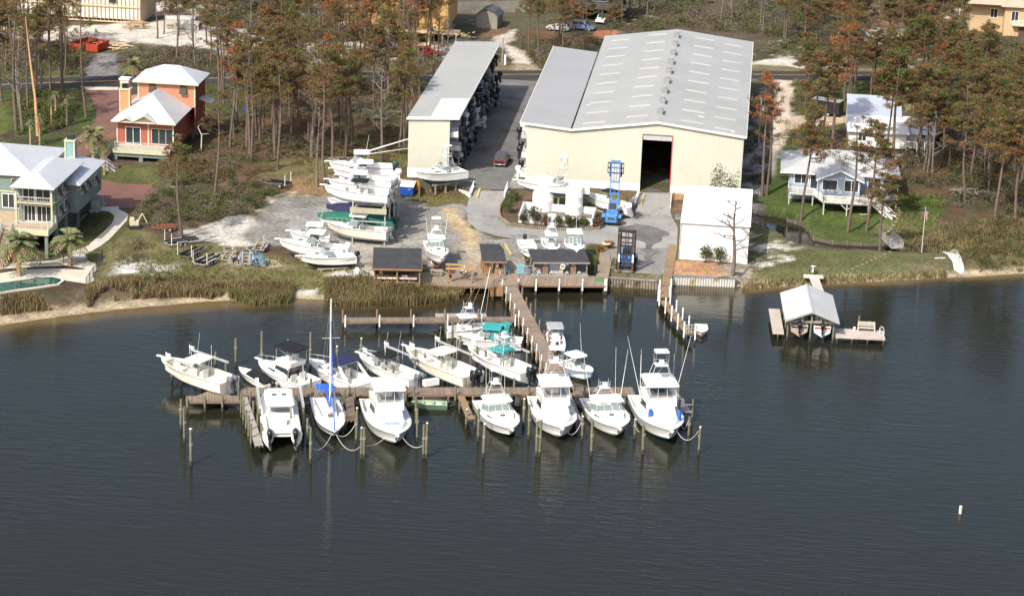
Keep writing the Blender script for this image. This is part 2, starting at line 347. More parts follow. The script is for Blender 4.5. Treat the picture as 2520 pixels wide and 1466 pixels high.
va=N.new('ShaderNodeVertexColor');va.layer_name='bottom_seen';L.new(va.outputs[0],b_.inputs['Base Color'])
tc=N.new('ShaderNodeTexCoord');hh=None
for rot,sx,sy,wgt in((24,.28,1.15,1.),(-8,.55,1.9,.55),(40,.9,3.2,.35),(15,.05,.12,.5)):
    mp=N.new('ShaderNodeMapping');mp.inputs['Rotation'].default_value=(0,0,R(rot));mp.inputs['Scale'].default_value=(sx,sy,1);L.new(tc.outputs['Object'],mp.inputs['Vector'])
    n=N.new('ShaderNodeTexNoise');n.inputs['Scale'].default_value=1.;n.inputs['Detail'].default_value=3;n.inputs['Roughness'].default_value=.5;n.inputs['Distortion'].default_value=.3;L.new(mp.outputs[0],n.inputs['Vector'])
    a_=N.new('ShaderNodeMath');a_.operation='MULTIPLY_ADD';L.new(n.outputs['Fac'],a_.inputs[0]);a_.inputs[1].default_value=wgt
    if hh is None:a_.inputs[2].default_value=0
    else:L.new(hh,a_.inputs[2])
    hh=a_.outputs[0]
bp=N.new('ShaderNodeBump');bp.inputs['Strength'].default_value=.5;bp.inputs['Distance'].default_value=.13
pn=N.new('ShaderNodeTexNoise');pn.inputs['Scale'].default_value=.028;pn.inputs['Detail'].default_value=3;L.new(tc.outputs['Object'],pn.inputs['Vector'])
pr_=N.new('ShaderNodeMapRange');pr_.inputs[1].default_value=.35;pr_.inputs[2].default_value=.65;pr_.inputs[3].default_value=.15;pr_.inputs[4].default_value=.55;L.new(pn.outputs['Fac'],pr_.inputs[0]);L.new(pr_.outputs[0],bp.inputs['Strength']);L.new(hh,bp.inputs['Height']);L.new(bp.outputs[0],b_.inputs['Normal'])
wx=axis(-160,130,1.5,6000);wy=np.concatenate([-np.arange(0,3000,100.)[::-1]-0.,np.arange(20,240,8.),np.arange(240,374,1.)])
WX,WY=np.meshgrid(wx,wy);dd=np.interp(WX,SHX,SHY)-WY;nn=fbm(WX,WY,6,3,77)
DEEP=(.016,.0182,.0115);wc=np.ones(WX.shape+(3,))*np.array(DEEP);natw=~((WX>-33)&(WX<-10.2))
wd_=(dd+(nn-.5)*3)/(1-.45*(WX>1)+.4*(WX<-60));sh=np.where(natw,1.,.35)
wc=lerp(wc,(.045,.034,.018),(1-sstep(1.2,9,wd_))*sh);wc=lerp(wc,(.13,.095,.045),(1-sstep(.3,3.4,wd_))*sh)
wc=lerp(wc,(.05,.045,.028),(1-sstep(4,11,dd))*((WX>-10)&(WX<1))*.8)
wc[dd<-4]=(.012,.011,.009);ny_,nx_=WX.shape;me=bpy.data.meshes.new('water');nv=nx_*ny_
me.vertices.add(nv);me.vertices.foreach_set('co',np.stack([WX,WY,WX*0],-1).astype(np.float32).ravel())
ii=np.arange(nv).reshape(ny_,nx_);q=np.stack([ii[:-1,:-1],ii[:-1,1:],ii[1:,1:],ii[1:,:-1]],-1).reshape(-1,4)
me.loops.add(q.size);me.loops.foreach_set('vertex_index',q.astype(np.int32).ravel());me.polygons.add(len(q));me.polygons.foreach_set('loop_start',(np.arange(len(q))*4).astype(np.int32))
me.update(calc_edges=True);me.validate()
at=me.color_attributes.new('bottom_seen','FLOAT_COLOR','POINT');at.data.foreach_set('color',np.concatenate([wc,np.ones(WX.shape+(1,))],-1).astype(np.float32).ravel())
me.materials.append(wm);wo=bpy.data.objects.new('water',me);C.objects.link(wo);struct(wo)
def sheet(name,pts,mat,lift=.04,z=1.4,world=False,step=1.5,kind='structure',h=None,jag=0):
    poly=pts if world else PXY(pts,z)
    if jag:
        q_=[];r5=random.Random(3)
        for a,b in zip(poly,poly[1:]+poly[:1]):
            n=max(1,int(math.hypot(b[0]-a[0],b[1]-a[1])/.7));q_+=[(a[0]+(b[0]-a[0])*i/n+r5.gauss(0,jag),a[1]+(b[1]-a[1])*i/n+r5.gauss(0,jag))for i in range(n)]
        poly=q_
    bm=bmesh.new();vs=[bm.verts.new((p[0],p[1],0))for p in poly];bm.faces.new(vs)
    xs=[p[0]for p in poly];ys=[p[1]for p in poly]
    for a,lo,hi in((0,min(xs),max(xs)),(1,min(ys),max(ys))):
        k=math.ceil(lo/step)*step
        while k<hi:
            no=(1,0,0)if a==0 else(0,1,0);pc=(k,0,0)if a==0 else(0,k,0)
            bmesh.ops.bisect_plane(bm,geom=bm.verts[:]+bm.edges[:]+bm.faces[:],plane_co=pc,plane_no=no,dist=1e-5);k+=step
    for v in bm.verts:v.co.z=(zg(v.co.x,v.co.y)if h is None else h)+lift
    bmesh.ops.recalc_face_normals(bm,faces=bm.faces)
    if sum(f.normal.z for f in bm.faces)<0:bmesh.ops.reverse_faces(bm,faces=bm.faces)
    me=bpy.data.meshes.new(name);bm.to_mesh(me);bm.free();me.materials.append(mat)
    o=bpy.data.objects.new(name,me);C.objects.link(o);o['kind']=kind;return o
ASPH=M('asphalt',(.035,.036,.038),.9,.2,.12,.4,6.)
YARD=M('yard_asphalt',(.15,.15,.145),.92,.22,.16,.4,5.,dirt=((.085,.085,.083),.22,.52))
CONC=M('concrete',(.27,.265,.25),.9,.16,.25,.3,5.,dirt=((.17,.165,.155),.3,.55))
CONCD=M('worn_concrete',(.21,.2,.185),.9,.2,.25,.3,5.,dirt=((.10,.098,.094),.22,.56))
PALE=M('pale_paving',(.55,.50,.42),.85,.12,.5,.2,5.)
BRICK=M('brick_paving',(.17,.085,.066),.9,.14,.4,.4,9.)
YEL=M('yellow_line',(.42,.29,.08),.8)
rf=[(-300,206),(0,195),(296,186),(565,180),(961,177),(1250,173),(1850,174.5),(2520,177),(2900,182)]
rn=[(2900,204),(2520,197.5),(1850,193),(1250,194),(961,198),(565,203),(296,212),(0,221),(-300,234)]
sheet('road',rf+rn,ASPH,.05,2.4,step=6)
for f0,f1 in((.47,.495),(.515,.54)):
    a=[(p[0],p[1]+(q_[1]-p[1])*f0)for p,q_ in zip(rf,rn[::-1])];b=[(p[0],p[1]+(q_[1]-p[1])*f1)for p,q_ in zip(rf,rn[::-1])]
    sheet('road_marking',a+b[::-1],YEL,.075,2.4,step=6)
sheet('asphalt_apron',[(-44.9,351.5),(-36.2,351.5),(-33,352.6),(-33,424.2),(-44.9,424.5)],YARD,.05,world=True)
sheet('concrete_apron',[(-35.4,352.6),(-33.0,352.6),(-33.0,424.2),(-35.4,424.2)],M('apron_concrete',(.24,.225,.2),.9,.25,.2,.3,4.),.075,world=True)
sheet('concrete_drive',[(1166,470),(1258,471),(1240,495),(1228,520),(1230,540),(1250,556),(1310,563),(1400,567),(1470,565),(1497,545),(1540,505),(1572,473),(1652,475),(1650,520),(1668,560),(1666,600),(1642,691),(1497,686),(1503,640),(1482,602),(1400,595),(1300,592),(1225,582),(1175,567),(1152,545),(1147,520),(1152,495)],CONC,.06,None)
sheet('launch_apron',[(1480,610),(1655,610),(1642,691),(1497,686),(1503,640)],CONCD,.085,1.4)
sheet('wet_patch',[(1520,560),(1560,552),(1610,556),(1650,575),(1630,588),(1612,600),(1600,640),(1586,642),(1590,600),(1566,590),(1560,575),(1525,568)],M('wet_concrete',(.125,.122,.115),.6,.3,.3),.11,1.4,jag=.22)
cw=sheet('creek',[(1846,517),(1880,524),(1938,533),(1962,540),(1990,565),(2004,586),(2050,595),(2120,599),(2205,600),(2300,597),(2336,604),(2336,626),(2210,624),(2130,620),(2050,616),(1980,608),(1945,598),(1908,572),(1870,560),(1842,550)],M('creek_water',(.016,.014,.011),.05,.2,.5,bump=.15,bs=3.,spec=.5),0,1.15,h=.98,step=4)
sheet('brick_driveway',[(205,216),(296,214),(300,270),(296,300),(305,330),(262,350),(205,392),(120,425),(108,410),(130,385),(200,330),(235,300),(238,270),(225,240)],BRICK,.04,None)
sheet('brick_court',[(228,437),(300,450),(372,454),(380,470),(345,508),(300,512),(228,515),(200,470)],BRICK,.04,None)
sheet('driveway_kerb',[(196,213.5),(292,214.5),(289,222),(215,221)],PALE,.06,None)
sheet('garden_path',[(232,510),(292,507),(292,514),(316,526),(312,542),(268,590),(248,605),(212,625),(216,640),(238,650),(230,662),(205,660),(170,652),(100,656),(0,662),(0,650),(60,646),(130,640),(165,630),(180,617),(218,604),(276,549),(282,530),(268,520),(240,516),(232,518)],PALE,.05,None,step=1.2)
sheet('concrete_pad',[(816,672),(885,665),(920,667),(924,689),(812,687)],M('pad_concrete',(.42,.42,.4),.9,.14,.6),.07,1.4)
WALLC=M('cream_siding',(.495,.495,.415),.6,.05,.15,stripe=('X',.62,.10,.92))
WALLY=M('cream_siding_side',(.495,.495,.415),.6,.05,.15,stripe=('Y',.62,.10,.92))
WHITE=M('white_paint',(.80,.80,.78),.5,.04,.3)
ROOFG=M('grey_metal_roof',(.365,.365,.345),.45,.08,.10,stripe=('Y',.61,.09,.9),metal=.0,spec=.5)
ROOFS=M('grey_shed_roof',(.37,.37,.35),.5,.07,.08,stripe=('Y',.61,.09,.93),dirt=((.34,.34,.34),.09,.66))
TRIM=M('cream_trim',(.66,.64,.56),.55,.04)
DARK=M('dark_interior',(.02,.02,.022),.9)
STEEL=M('galvanised_steel',(.42,.43,.44),.45,.1,.8,metal=.3)
LIGHTP=M('skylight_panel',(.52,.51,.44),.45,.06)
def warehouse():
    t=thing('boat_warehouse','huge cream metal boat barn with pale grey ridged roof and tall dark doorway','warehouse',(0,0,0))
    y0,y1=356.,424.;xl,xv,xr,xe=-33.2,-26.5,-13.5,-.6;zl,zv,zr,ze=11.75,11.35,13.3,11.85;zb=3.4;g=2.3
    dx0,dx1,dz=-15.75,-11.15,11.2
    m=MB()
    for(xa,za),(xb,zb_)in(((xl,zl-.05),(xv,zv-.1)),((xv,zv-.1),(dx0,zr-(dx0-xr)/(xv-xr)*(zr-zv)-.1)),((dx1,zr-(dx1-xr)/(xe-xr)*(zr-ze)-.1),(xe,ze-.1))):
        m.add([(xa,y0,zb),(xb,y0,zb),(xb,y0,zb_),(xa,y0,za),(xa,y0+.15,zb),(xb,y0+.15,zb),(xb,y0+.15,zb_),(xa,y0+.15,za)],[(0,1,2,3),(5,4,7,6),(0,4,5,1),(1,5,6,2),(3,2,6,7),(4,0,3,7)])
    za=zr-(dx0-xr)/(xv-xr)*(zr-zv)-.1;zc=zr-(dx1-xr)/(xe-xr)*(zr-ze)-.1
    m.add([(dx0,y0,dz),(dx1,y0,dz),(dx1,y0,zc),(xr,y0,zr-.1),(dx0,y0,za),(dx0,y0+.15,dz),(dx1,y0+.15,dz),(dx1,y0+.15,zc),(xr,y0+.15,zr-.1),(dx0,y0+.15,za)],
          [(0,1,2,3,4),(9,8,7,6,5),(0,5,6,1),(1,6,7,2),(2,7,8,3),(3,8,9,4),(4,9,5,0)])
    m.build('front_wall',WALLC,t)
    m=MB();m.b2(xe-.15,xe,y0+.15,y1,zb,ze-.1);m.b2(xv+.02,xv+.17,y0+4,y1,zb,zv-.35);m.build('side_wall',WALLY,t)
    m=MB();m.add([(xv,y1,zb),(xe,y1,zb),(xe,y1,ze-.1),(xr,y1,zr-.1),(xv,y1,zv-.1)],[(4,3,2,1,0)]);m.build('rear_wall',WALLC,t)
    m=MB();m.b2(xl-.02,dx0,y0-.04,y0+.2,g-1.2,zb);m.b2(dx1,xe+.02,y0-.04,y0+.2,g-1.2,zb);m.b2(xe-.2,xe+.02,y0+.2,y1,g-1.2,zb);m.build('base_wall',WHITE,t)
    m=MB();m.slab([(xv+.12,y0-.35,zv),(xr,y0-.35,zr),(xr,y1+.3,zr),(xv+.12,y1+.3,zv)],.12);m.slab([(xr,y0-.35,zr),(xe+.35,y0-.35,ze-.05),(xe+.35,y1+.3,ze-.05),(xr,y1+.3,zr)],.12);roof=m.build('roof',ROOFG,t)
    m=MB();m.slab([(xl-1.0,y0-.35,zl+.22),(xv-.12,y0-.35,zv+.02),(xv-.12,y1-13.5,zv+.02),(xl-1.0,y1-13.5,zl+.22)],.12);m.build('lean_to_roof',M('lean_to_roof',(.355,.35,.345),.45,.06,.1,stripe=('Y',.61,.16,.8)),t)
    m=MB()
    m.beam((xl-1.0,y0-.4,zl+.1),(xv,y0-.4,zv-.12),.1,.34);m.beam((xv,y0-.4,zv-.12),(xr,y0-.4,zr-.14),.1,.34);m.beam((xr,y0-.4,zr-.14),(xe+.38,y0-.4,ze-.18),.1,.34);m.beam((xl-1.06,y0-.4,zl+.12),(xl-1.06,y1-13.5,zl+.12),.12,.3);m.beam((xe+.4,y0-.4,ze-.16),(xe+.4,y1+.3,ze-.16),.1,.22)
    m.build('fascia',M('fascia_cream',(.68,.66,.58),.5,.03),t)
    for k in range(9):
        y=y0+5.2+k*7.05;m=MB();m.prism([(xr-.42,y-1.1),(xr+.42,y-1.1),(xr+.42,y+1.1),(xr-.42,y+1.1)],zr-.15,zr+.5)
        m.loft([[(xr-.55,y-1.2,zr+.5),(xr+.55,y-1.2,zr+.5),(xr+.55,y+1.2,zr+.5),(xr-.55,y+1.2,zr+.5)],[(xr-.2,y-1.1,zr+.62),(xr+.2,y-1.1,zr+.62),(xr+.2,y+1.1,zr+.62),(xr-.2,y+1.1,zr+.62)]],smooth=False)
        m.build('ridge_vent',M('vent_grey',(.27,.27,.265),.5,.1),roof)
    def slope(x):return zv+(x-xv)/(xr-xv)*(zr-zv)if x<xr else zr-(x-xr)/(xe-xr)*(zr-ze+.05)
    rs=random.Random(5)
    for k in range(10):
        for xa,xb,dy in((-25.0,-21.6,1.3),(-18.6,-15.3,3.2),(-10.3,-6.9,2.0),(-5.2,-2.0,.9)):
            y=y0+.8+k*6.75+dy
            if y>y1-1:continue
            m=MB();m.slab([(xa,y,slope(xa)+.04),(xb,y,slope(xb)+.04),(xb,y+.8,slope(xb)+.04),(xa,y+.8,slope(xa)+.04)],.03);m.build('skylight',LIGHTP,roof)
    for xa,xb,y,ww in((-2.6,-.5,357.0,.9),(-1.9,-.5,366.0,.7),(-1.9,-.5,372,1.),(-2.0,-.5,374.2,.6),(-1.8,-.5,391.,1.6),(-25.4,-24.7,370.5,.5),(-7.8,-6.9,363.2,.45)):
        m=MB();m.slab([(xa,y,slope(xa)+.035),(xb,y,slope(xb)+.035),(xb,y+ww,slope(xb)+.035),(xa,y+ww,slope(xa)+.035)],.02);m.build('patch_panel',M('new_metal',(.62,.66,.74),.4,.05),roof)
    m=MB();m.b2(dx0+.05,dx1-.05,y0+.25,y0+.55,dz-.95,dz-.02);m.build('rolled_door',M('rolled_door',(.5,.5,.5),.5,.1,1,stripe=('Z',.16,.3,.6)),t)
    m=MB();m.b2(dx1-.14,dx1-.01,y0-.05,y0+.3,g,dz);m.build('door_track',M('red_paint',(.45,.06,.04),.5),t)
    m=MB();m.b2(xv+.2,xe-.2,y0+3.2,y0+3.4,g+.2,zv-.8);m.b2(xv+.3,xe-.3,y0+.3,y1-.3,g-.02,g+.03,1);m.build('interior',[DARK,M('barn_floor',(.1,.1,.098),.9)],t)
    for k in range(9):
        y=y0+2.5+k*6.6
        m=MB();m.b2(xl-.1,xl+.1,y-.1,y+.1,g,zl-.1);m.b2(xl,xv,y-.06,y+.06,g+3.2,g+3.4);m.b2(xl,xv,y-.06,y+.06,g+6.2,g+6.4);m.build('rack_frame',STEEL,t)
    m=MB()
    for k in range(7):m.beam((-2.6+k*0,y0-.02,0),(-2.6,y0-.02,0.01),.01,.01)
    return t
warehouse()
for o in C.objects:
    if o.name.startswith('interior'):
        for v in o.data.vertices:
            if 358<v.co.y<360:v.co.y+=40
def dry_shed():
    t=thing('boat_shed','long narrow cream boat shed with sloping grey roof and racked boats along its open side','boat shed')
    x0,x1,xo=-51.2,-44.9,-43.5;y0,y1=355.6,411.;z0,z1=11.6,12.05;g=2.3
    m=MB();m.b2(x0,x1,y0,y0+.15,3.8,z0-.05);m.build('front_wall',WALLC,t)
    m=MB();m.b2(x0,x0+.15,y0+.15,y1,2.,z0-.1);m.build('rear_wall',WALLY,t)
    m=MB();m.b2(x0,x1,y1-.15,y1,2.,z0-.05);m.build('end_wall',WALLC,t)
    m=MB();m.b2(x0-.02,x1+.02,y0-.04,y0+.18,1.,3.8);m.build('base_wall',WHITE,t)
    m=MB();m.slab([(x0-.25,y0-.3,z0),(xo,y0-.3,z1),(xo,y1+.3,z1),(x0-.25,y1+.3,z0)],.14);roof=m.build('roof',ROOFS,t)
    m=MB();sl=(z1-z0)/(xo-x0+.25)
    z_=lambda x:z0+(x-x0+.25)*sl+.02
    m.slab([(-47.9,y0+.45,z_(-47.9)),(xo+.01,y0+.45,z_(xo)),(xo+.01,y0+12.6,z_(xo)),(-47.9,y0+12.6,z_(-47.9))],.015);m.slab([(x0-.25,y0-.31,z_(x0-.25)),(xo+.01,y0-.31,z_(xo)),(xo+.01,y0+.44,z_(xo)),(x0-.25,y0+.44,z_(x0-.25))],.015)
    m.build('white_roof_sheet',M('new_white_sheet',(.78,.79,.80),.45,.03),roof)
    m=MB();m.beam((x0-.3,y0-.34,z0-.1),(xo+.03,y0-.34,z1-.1),.08,.26);m.beam((xo+.05,y0-.34,z1-.1),(xo+.05,y1+.3,z1-.1),.1,.3);m.build('fascia',TRIM,t)
    for k in range(10):
        y=y0+.4+k*6.05
        m=MB()
        for x in(x1-.1,x0+.5):m.b2(x-.1,x+.1,y-.1,y+.1,g-.3,z0-.1)
        for z in(g+2.9,g+5.7):m.b2(x0+.5,x1,y-.07,y+.07,z-.1,z+.1)
        m.build('rack_frame',STEEL,t)
    return t
dry_shed()
def store():
    t=thing('storage_building','plain bright white metal building without windows beside the launch apron','building')
    x0,x1,y0,y1=-8.35,1.05,325.4,341.;g=1.2;ze,zt=6.85,7.75
    m=MB();m.b2(x0,x1,y0,y0+.15,g-.3,ze);m.build('front_wall',M('white_siding',(.82,.82,.81),.5,.02,.2,stripe=('X',.45,.08,.97)),t)
    m=MB();m.add([(x1,y0+.15,g-.3),(x1,y1,g-.3),(x1,y1,zt-.1),(x1,y0+.15,ze-.05)],[(0,1,2,3)]);m.add([(x0,y0+.15,g-.3),(x0,y1,g-.3),(x0,y1,zt-.1),(x0,y0+.15,ze-.05)],[(3,2,1,0)]);m.build('side_wall',M('white_siding_side',(.8,.8,.8),.5,.03,.2),t)
    m=MB();m.b2(x0,x1,y1-.1,y1,g,zt-.1);m.build('rear_wall',WHITE,t)
    m=MB();m.slab([(x0-.15,y0-.2,ze+.02),(x1+.15,y0-.2,ze+.02),(x1+.15,y1+.1,zt),(x0-.15,y1+.1,zt)],.1);m.build('roof',M('white_roof',(.82,.82,.82),.45,.02,.2,stripe=('X',.45,.08,.97)),t)
    m=MB();m.b2(x0-.16,x1+.16,y0-.34,y0-.21,ze-.18,ze);m.tube([(x0-.08,y0-.25,ze-.1),(x0-.08,y0-.1,g)],.05);m.build('gutter',M('gutter_grey',(.62,.63,.65),.4,.03),t)
    m=MB();m.b2(x0+.9,x0+1.0,y0-.03,y0-.004,2.4,2.55);m.build('outlet_box',DARK,t)
store()
GEL=M('white_gelcoat',(.78,.78,.755),.25,.035,.5,spec=.5,coat=.3,dirt=((.62,.60,.54),.5,.68))
CREAM=M('cream_gelcoat',(.76,.73,.61),.28,.04,.5,spec=.5,coat=.3)
DECKW=M('white_deck',(.72,.72,.69),.5,.06,.8,dirt=((.6,.59,.55),.8,.66))
DECKC=M('cream_deck',(.71,.67,.56),.5,.06,.8)
BOTW=M('pale_bottom',(.55,.56,.55),.6,.15,.8)
BOTB=M('blue_bottom_paint',(.03,.13,.24),.7,.2,.9,dirt=((.08,.2,.3),.7,.55))
BOTK=M('dark_bottom_paint',(.03,.035,.045),.7,.2,.9)
BLUEH=M('pale_blue_hull',(.33,.45,.62),.25,.04,coat=.3)
RUB=M('rub_rail',(.28,.28,.28),.5)
GLS=glass('boat_glass',(.03,.04,.045));TINT=glass('tinted_windshield',(.17,.22,.22),.1)
CHR=M('anodised_tube',(.68,.68,.68),.3,.05,metal=.6)
BLK=M('black_cowling',(.016,.017,.02),.3,.1,coat=.3);GRYC=M('grey_cowling',(.13,.14,.155),.35,.1);WHC=M('white_cowling',(.72,.72,.70),.35,.05);DKG=M('dark_green_cowling',(.02,.07,.06),.5)
NAVY=M('navy_canvas',(.018,.02,.07),.8,.15,1.2);BLKC=M('black_canvas',(.009,.009,.011),.85,.2,1.2);TEAL=M('teal_canvas',(.03,.30,.30),.8,.12,1.2);GREYC=M('grey_canvas',(.34,.34,.36),.85,.1,1.2);BLUC=M('blue_canvas',(.03,.12,.48),.8,.12,1.2);GRNC=M('green_canvas',(.012,.11,.075),.8,.2,.8)
SEATW=M('vinyl_seat',(.70,.69,.64),.6,.08)
TEAKM=M('teak',(.25,.15,.09),.7,.15)
def hstn(L,B,fb,fs,dr,t,p=2.55):
    hb=B/2*(1-max(0,(t-.46)/.54)**p)*(.93+.07*min(1,t/.3))+.015
    zs=fs+(fb-fs)*t**1.6
    zk=-dr+(dr+.35*fb)*max(0,(t-.55)/.45)**2.2
    hc=hb*(.92-.42*t*t);zc=.06+.42*fb*t**3
    if t>.97:zc=max(zc,zk+.02)
    x=L*t;xc=L*t*(1-.055*t**4);xk=L*t*(1-.11*t**4)
    return hb,zs,hc,zc,zk,x,xc,xk
def hull_mesh(L,B,fb,fs,dr,n=15):
    m=MB();rings=[]
    for i in range(n):
        t=i/(n-1);hb,zs,hc,zc,zk,x,xc,xk=hstn(L,B,fb,fs,dr,t)
        hm=(hb+hc)/2-.035*B*t*t;zm=(zs+zc)/2;xm=(x+xc)/2
        h1=hc;z1=zc+.14*(zs-zc)
        h1=hc+(hm-hc)*.28
        rings.append([(x,hb,zs),(xm,hm,zm),(xc,h1,z1),(xc,hc,zc),(xk,0,zk),(xc,-hc,zc),(xc,-h1,z1),(xm,-hm,zm),(x,-hb,zs)])
    k=len(rings[0])
    m.v=[p for r_ in rings for p in r_]
    for i in range(n-1):
        for j in range(k-1):
            m.f.append((i*k+j,(i+1)*k+j,(i+1)*k+j+1,i*k+j+1));m.sm.append(True);m.m.append(2 if j in(2,5)else 1 if j in(3,4)else 0)
    m.add(rings[0],[tuple(range(k))],0);return m
def deck_mesh(L,B,fb,fs,dr,tc,gw=.22,zf=.35,cam=.10,n=15,open_stern=False):
    m=MB();ts=sorted(set([i/(n-1)for i in range(n)]+[tc]));pr_=None
    for t in ts:
        hb,zs,*_r=hstn(L,B,fb,fs,dr,t);x=L*t;z=zs+.02
        if t<=tc+1e-6:
            r_=[(x,hb-.005,z),(x,max(hb-gw,.02),z+.01),(x,max(hb-gw-.04,.02),zf)]
            if pr_:
                for sg in(1,-1):
                    a=[(p[0],p[1]*sg,p[2])for p in pr_];b=[(p[0],p[1]*sg,p[2])for p in r_]
                    m.add([*a,*b],[(0,1,4,3),(1,2,5,4)],0)
                m.add([pr_[2],r_[2],(r_[2][0],-r_[2][1],zf),(pr_[2][0],-pr_[2][1],zf)],[(0,1,2,3)],1)
            pr_=r_
        if abs(t-tc)<1e-6:last=None
        if t>=tc-1e-6:
            cb=cam*(1-t)**.5+.01
            r_=[(x,s_*hb*.995,z+cb*(1-abs(s_)**2))for s_ in(-1,-.6,0,.6,1)]
            if last:
                m.add(last+r_,[(i,i+1,i+6,i+5)for i in range(4)],0,True)
            else:
                m.add(r_+[(x,hb-gw,zf),(x,-hb+gw,zf)],[(0,1,2,3,4,5,6)],0)
            last=r_
    hb,zs,*_r=hstn(L,B,fb,fs,dr,0)
    if not open_stern:m.b2(0.01,.3,-hb+gw-.02,hb-gw+.02,zf-.1,zs-.02)
    return m
def slabtop(x0,x1,w,z,th=.09,crown=.06,ch=.22,taper=1.):
    """hardtop or canvas top: chamfered corners and a crowned surface"""
    def ring(k,zz,crn):
        a,b=x0+(1-k)*.12,x1-(1-k)*.12;h=w/2*(1-(1-k)*.12);hf=h*taper
        return[(a,-h+ch,zz),(a+ch,-h,zz-crn),(b-ch,-hf,zz-crn),(b,-hf+ch,zz),(b,hf-ch,zz),(b-ch,hf,zz-crn),(a+ch,h,zz-crn),(a,h-ch,zz)]
    m=MB();m.loft([ring(.85,z,0),ring(1,z+th*.5,0),ring(.85,z+th,0),ring(.35,z+th+crown,-.0)],smooth=False);return m
def frustum(x0,x1,w,z0,z1,rf,rb,tw=.85,wf=None,mi=0,m=None):
    """deckhouse: bottom rectangle x0..x1 by w (front end wf), top pulled in by rf at the front, rb at the back"""
    m=m or MB();wf=w if wf is None else wf
    b=[(x0,-w/2,z0),(x1,-wf/2,z0),(x1,wf/2,z0),(x0,w/2,z0)]
    t=[(x0+rb,-w/2*tw,z1),(x1-rf,-wf/2*tw,z1),(x1-rf,wf/2*tw,z1),(x0+rb,w/2*tw,z1)]
    m.add(b+t,[(4,5,6,7),(0,1,5,4),(1,2,6,5),(2,3,7,6),(3,0,4,7),(0,3,2,1)],mi);return b,t,m
def panel(b,t,i,a0,a1,u0,u1,off=.02,slant=0.):
    """a window pane lying just proud of side i of a deckhouse (fractions across and up)"""
    j=(i+1)%4;B0,B1,T0,T1=Vector(b[i]),Vector(b[j]),Vector(t[i]),Vector(t[j])
    def P(a,u):return(B0.lerp(B1,a)).lerp(T0.lerp(T1,a),u)
    n=(B1-B0).cross(T0-B0).normalized()*off
    q=[P(a0,u0)+n,P(a1,u0)+n,P(a1-slant,u1)+n,P(a0+slant*.3,u1)+n]
    m=MB();m.add(q+[p-n*.9 for p in q],[(0,1,2,3),(0,4,5,1),(1,5,6,2),(2,6,7,3),(3,7,4,0)]);return m
def outboard(par,x,y,z,mat,sc=1.,tilt=0.):
    o=bpy.data.objects.new('outboard_motor',None);C.objects.link(o);o.parent=par;o.location=(x,y,z);o.rotation_euler=(0,tilt,0);o.scale=(sc,)*3
    m=MB();m.loft([[(-.62+a,-.16*k,zz),(-.05,-.22*k,zz),(.06,0,zz),(-.05,.22*k,zz),(-.62+a,.16*k,zz)]for zz,k,a in((.02,.8,.08),(.18,1,0),(.42,1,.02),(.55,.8,.08),(.6,.4,.2))]);m.build('cowling',mat,o)
    m=MB();m.b2(-.42,-.16,-.09,.09,-.55,.03);m.b2(-.16,.06,-.14,.14,-.3,.0);m.b2(-.62,-.1,-.12,.12,-.6,-.55);m.loft([[(-.45,-.04,-.55),(-.2,-.04,-.55),(-.2,.04,-.55),(-.45,.04,-.55)],[(-.4,-.02,-1.05),(-.24,-.02,-1.05),(-.24,.02,-1.05),(-.4,.02,-1.05)]]);m.tube([(-.62,0,-.78),(-.1,0,-.78)],[.06,.05],6)
    m.build('lower_unit',mat if mat is not WHC else WHC,o)
    m=MB()
    for k in range(3):
        a=k*2.094;m.add([(-.64,0,-.78),(-.68,.17*math.cos(a),-.78+.17*math.sin(a)),(-.62,.17*math.cos(a+.8),-.78+.17*math.sin(a+.8))],[(0,1,2),(2,1,0)])
    m.build('propeller',CHR,o);return o
def bowrail(par,L,B,fb,fs,dr,t0=.55,h=.55,n=6):
    m=MB();prev={}
    for i in range(n+1):
        t=t0+(.985-t0)*i/n;hb,zs,*_r=hstn(L,B,fb,fs,dr,t)
        for sg in(1,-1):
            b=Vector((L*t,sg*(hb-.06),zs));p=b+Vector((.1,0,h*(.4+.6*min(1,i/2))))
            m.tube([b,p],.018,4)
            if sg in prev:m.tube([prev[sg],p],.022,4)
            prev[sg]=p
    m.tube([prev[1],prev[-1]],.022,4);m.build('bow_rail',CHR,par)
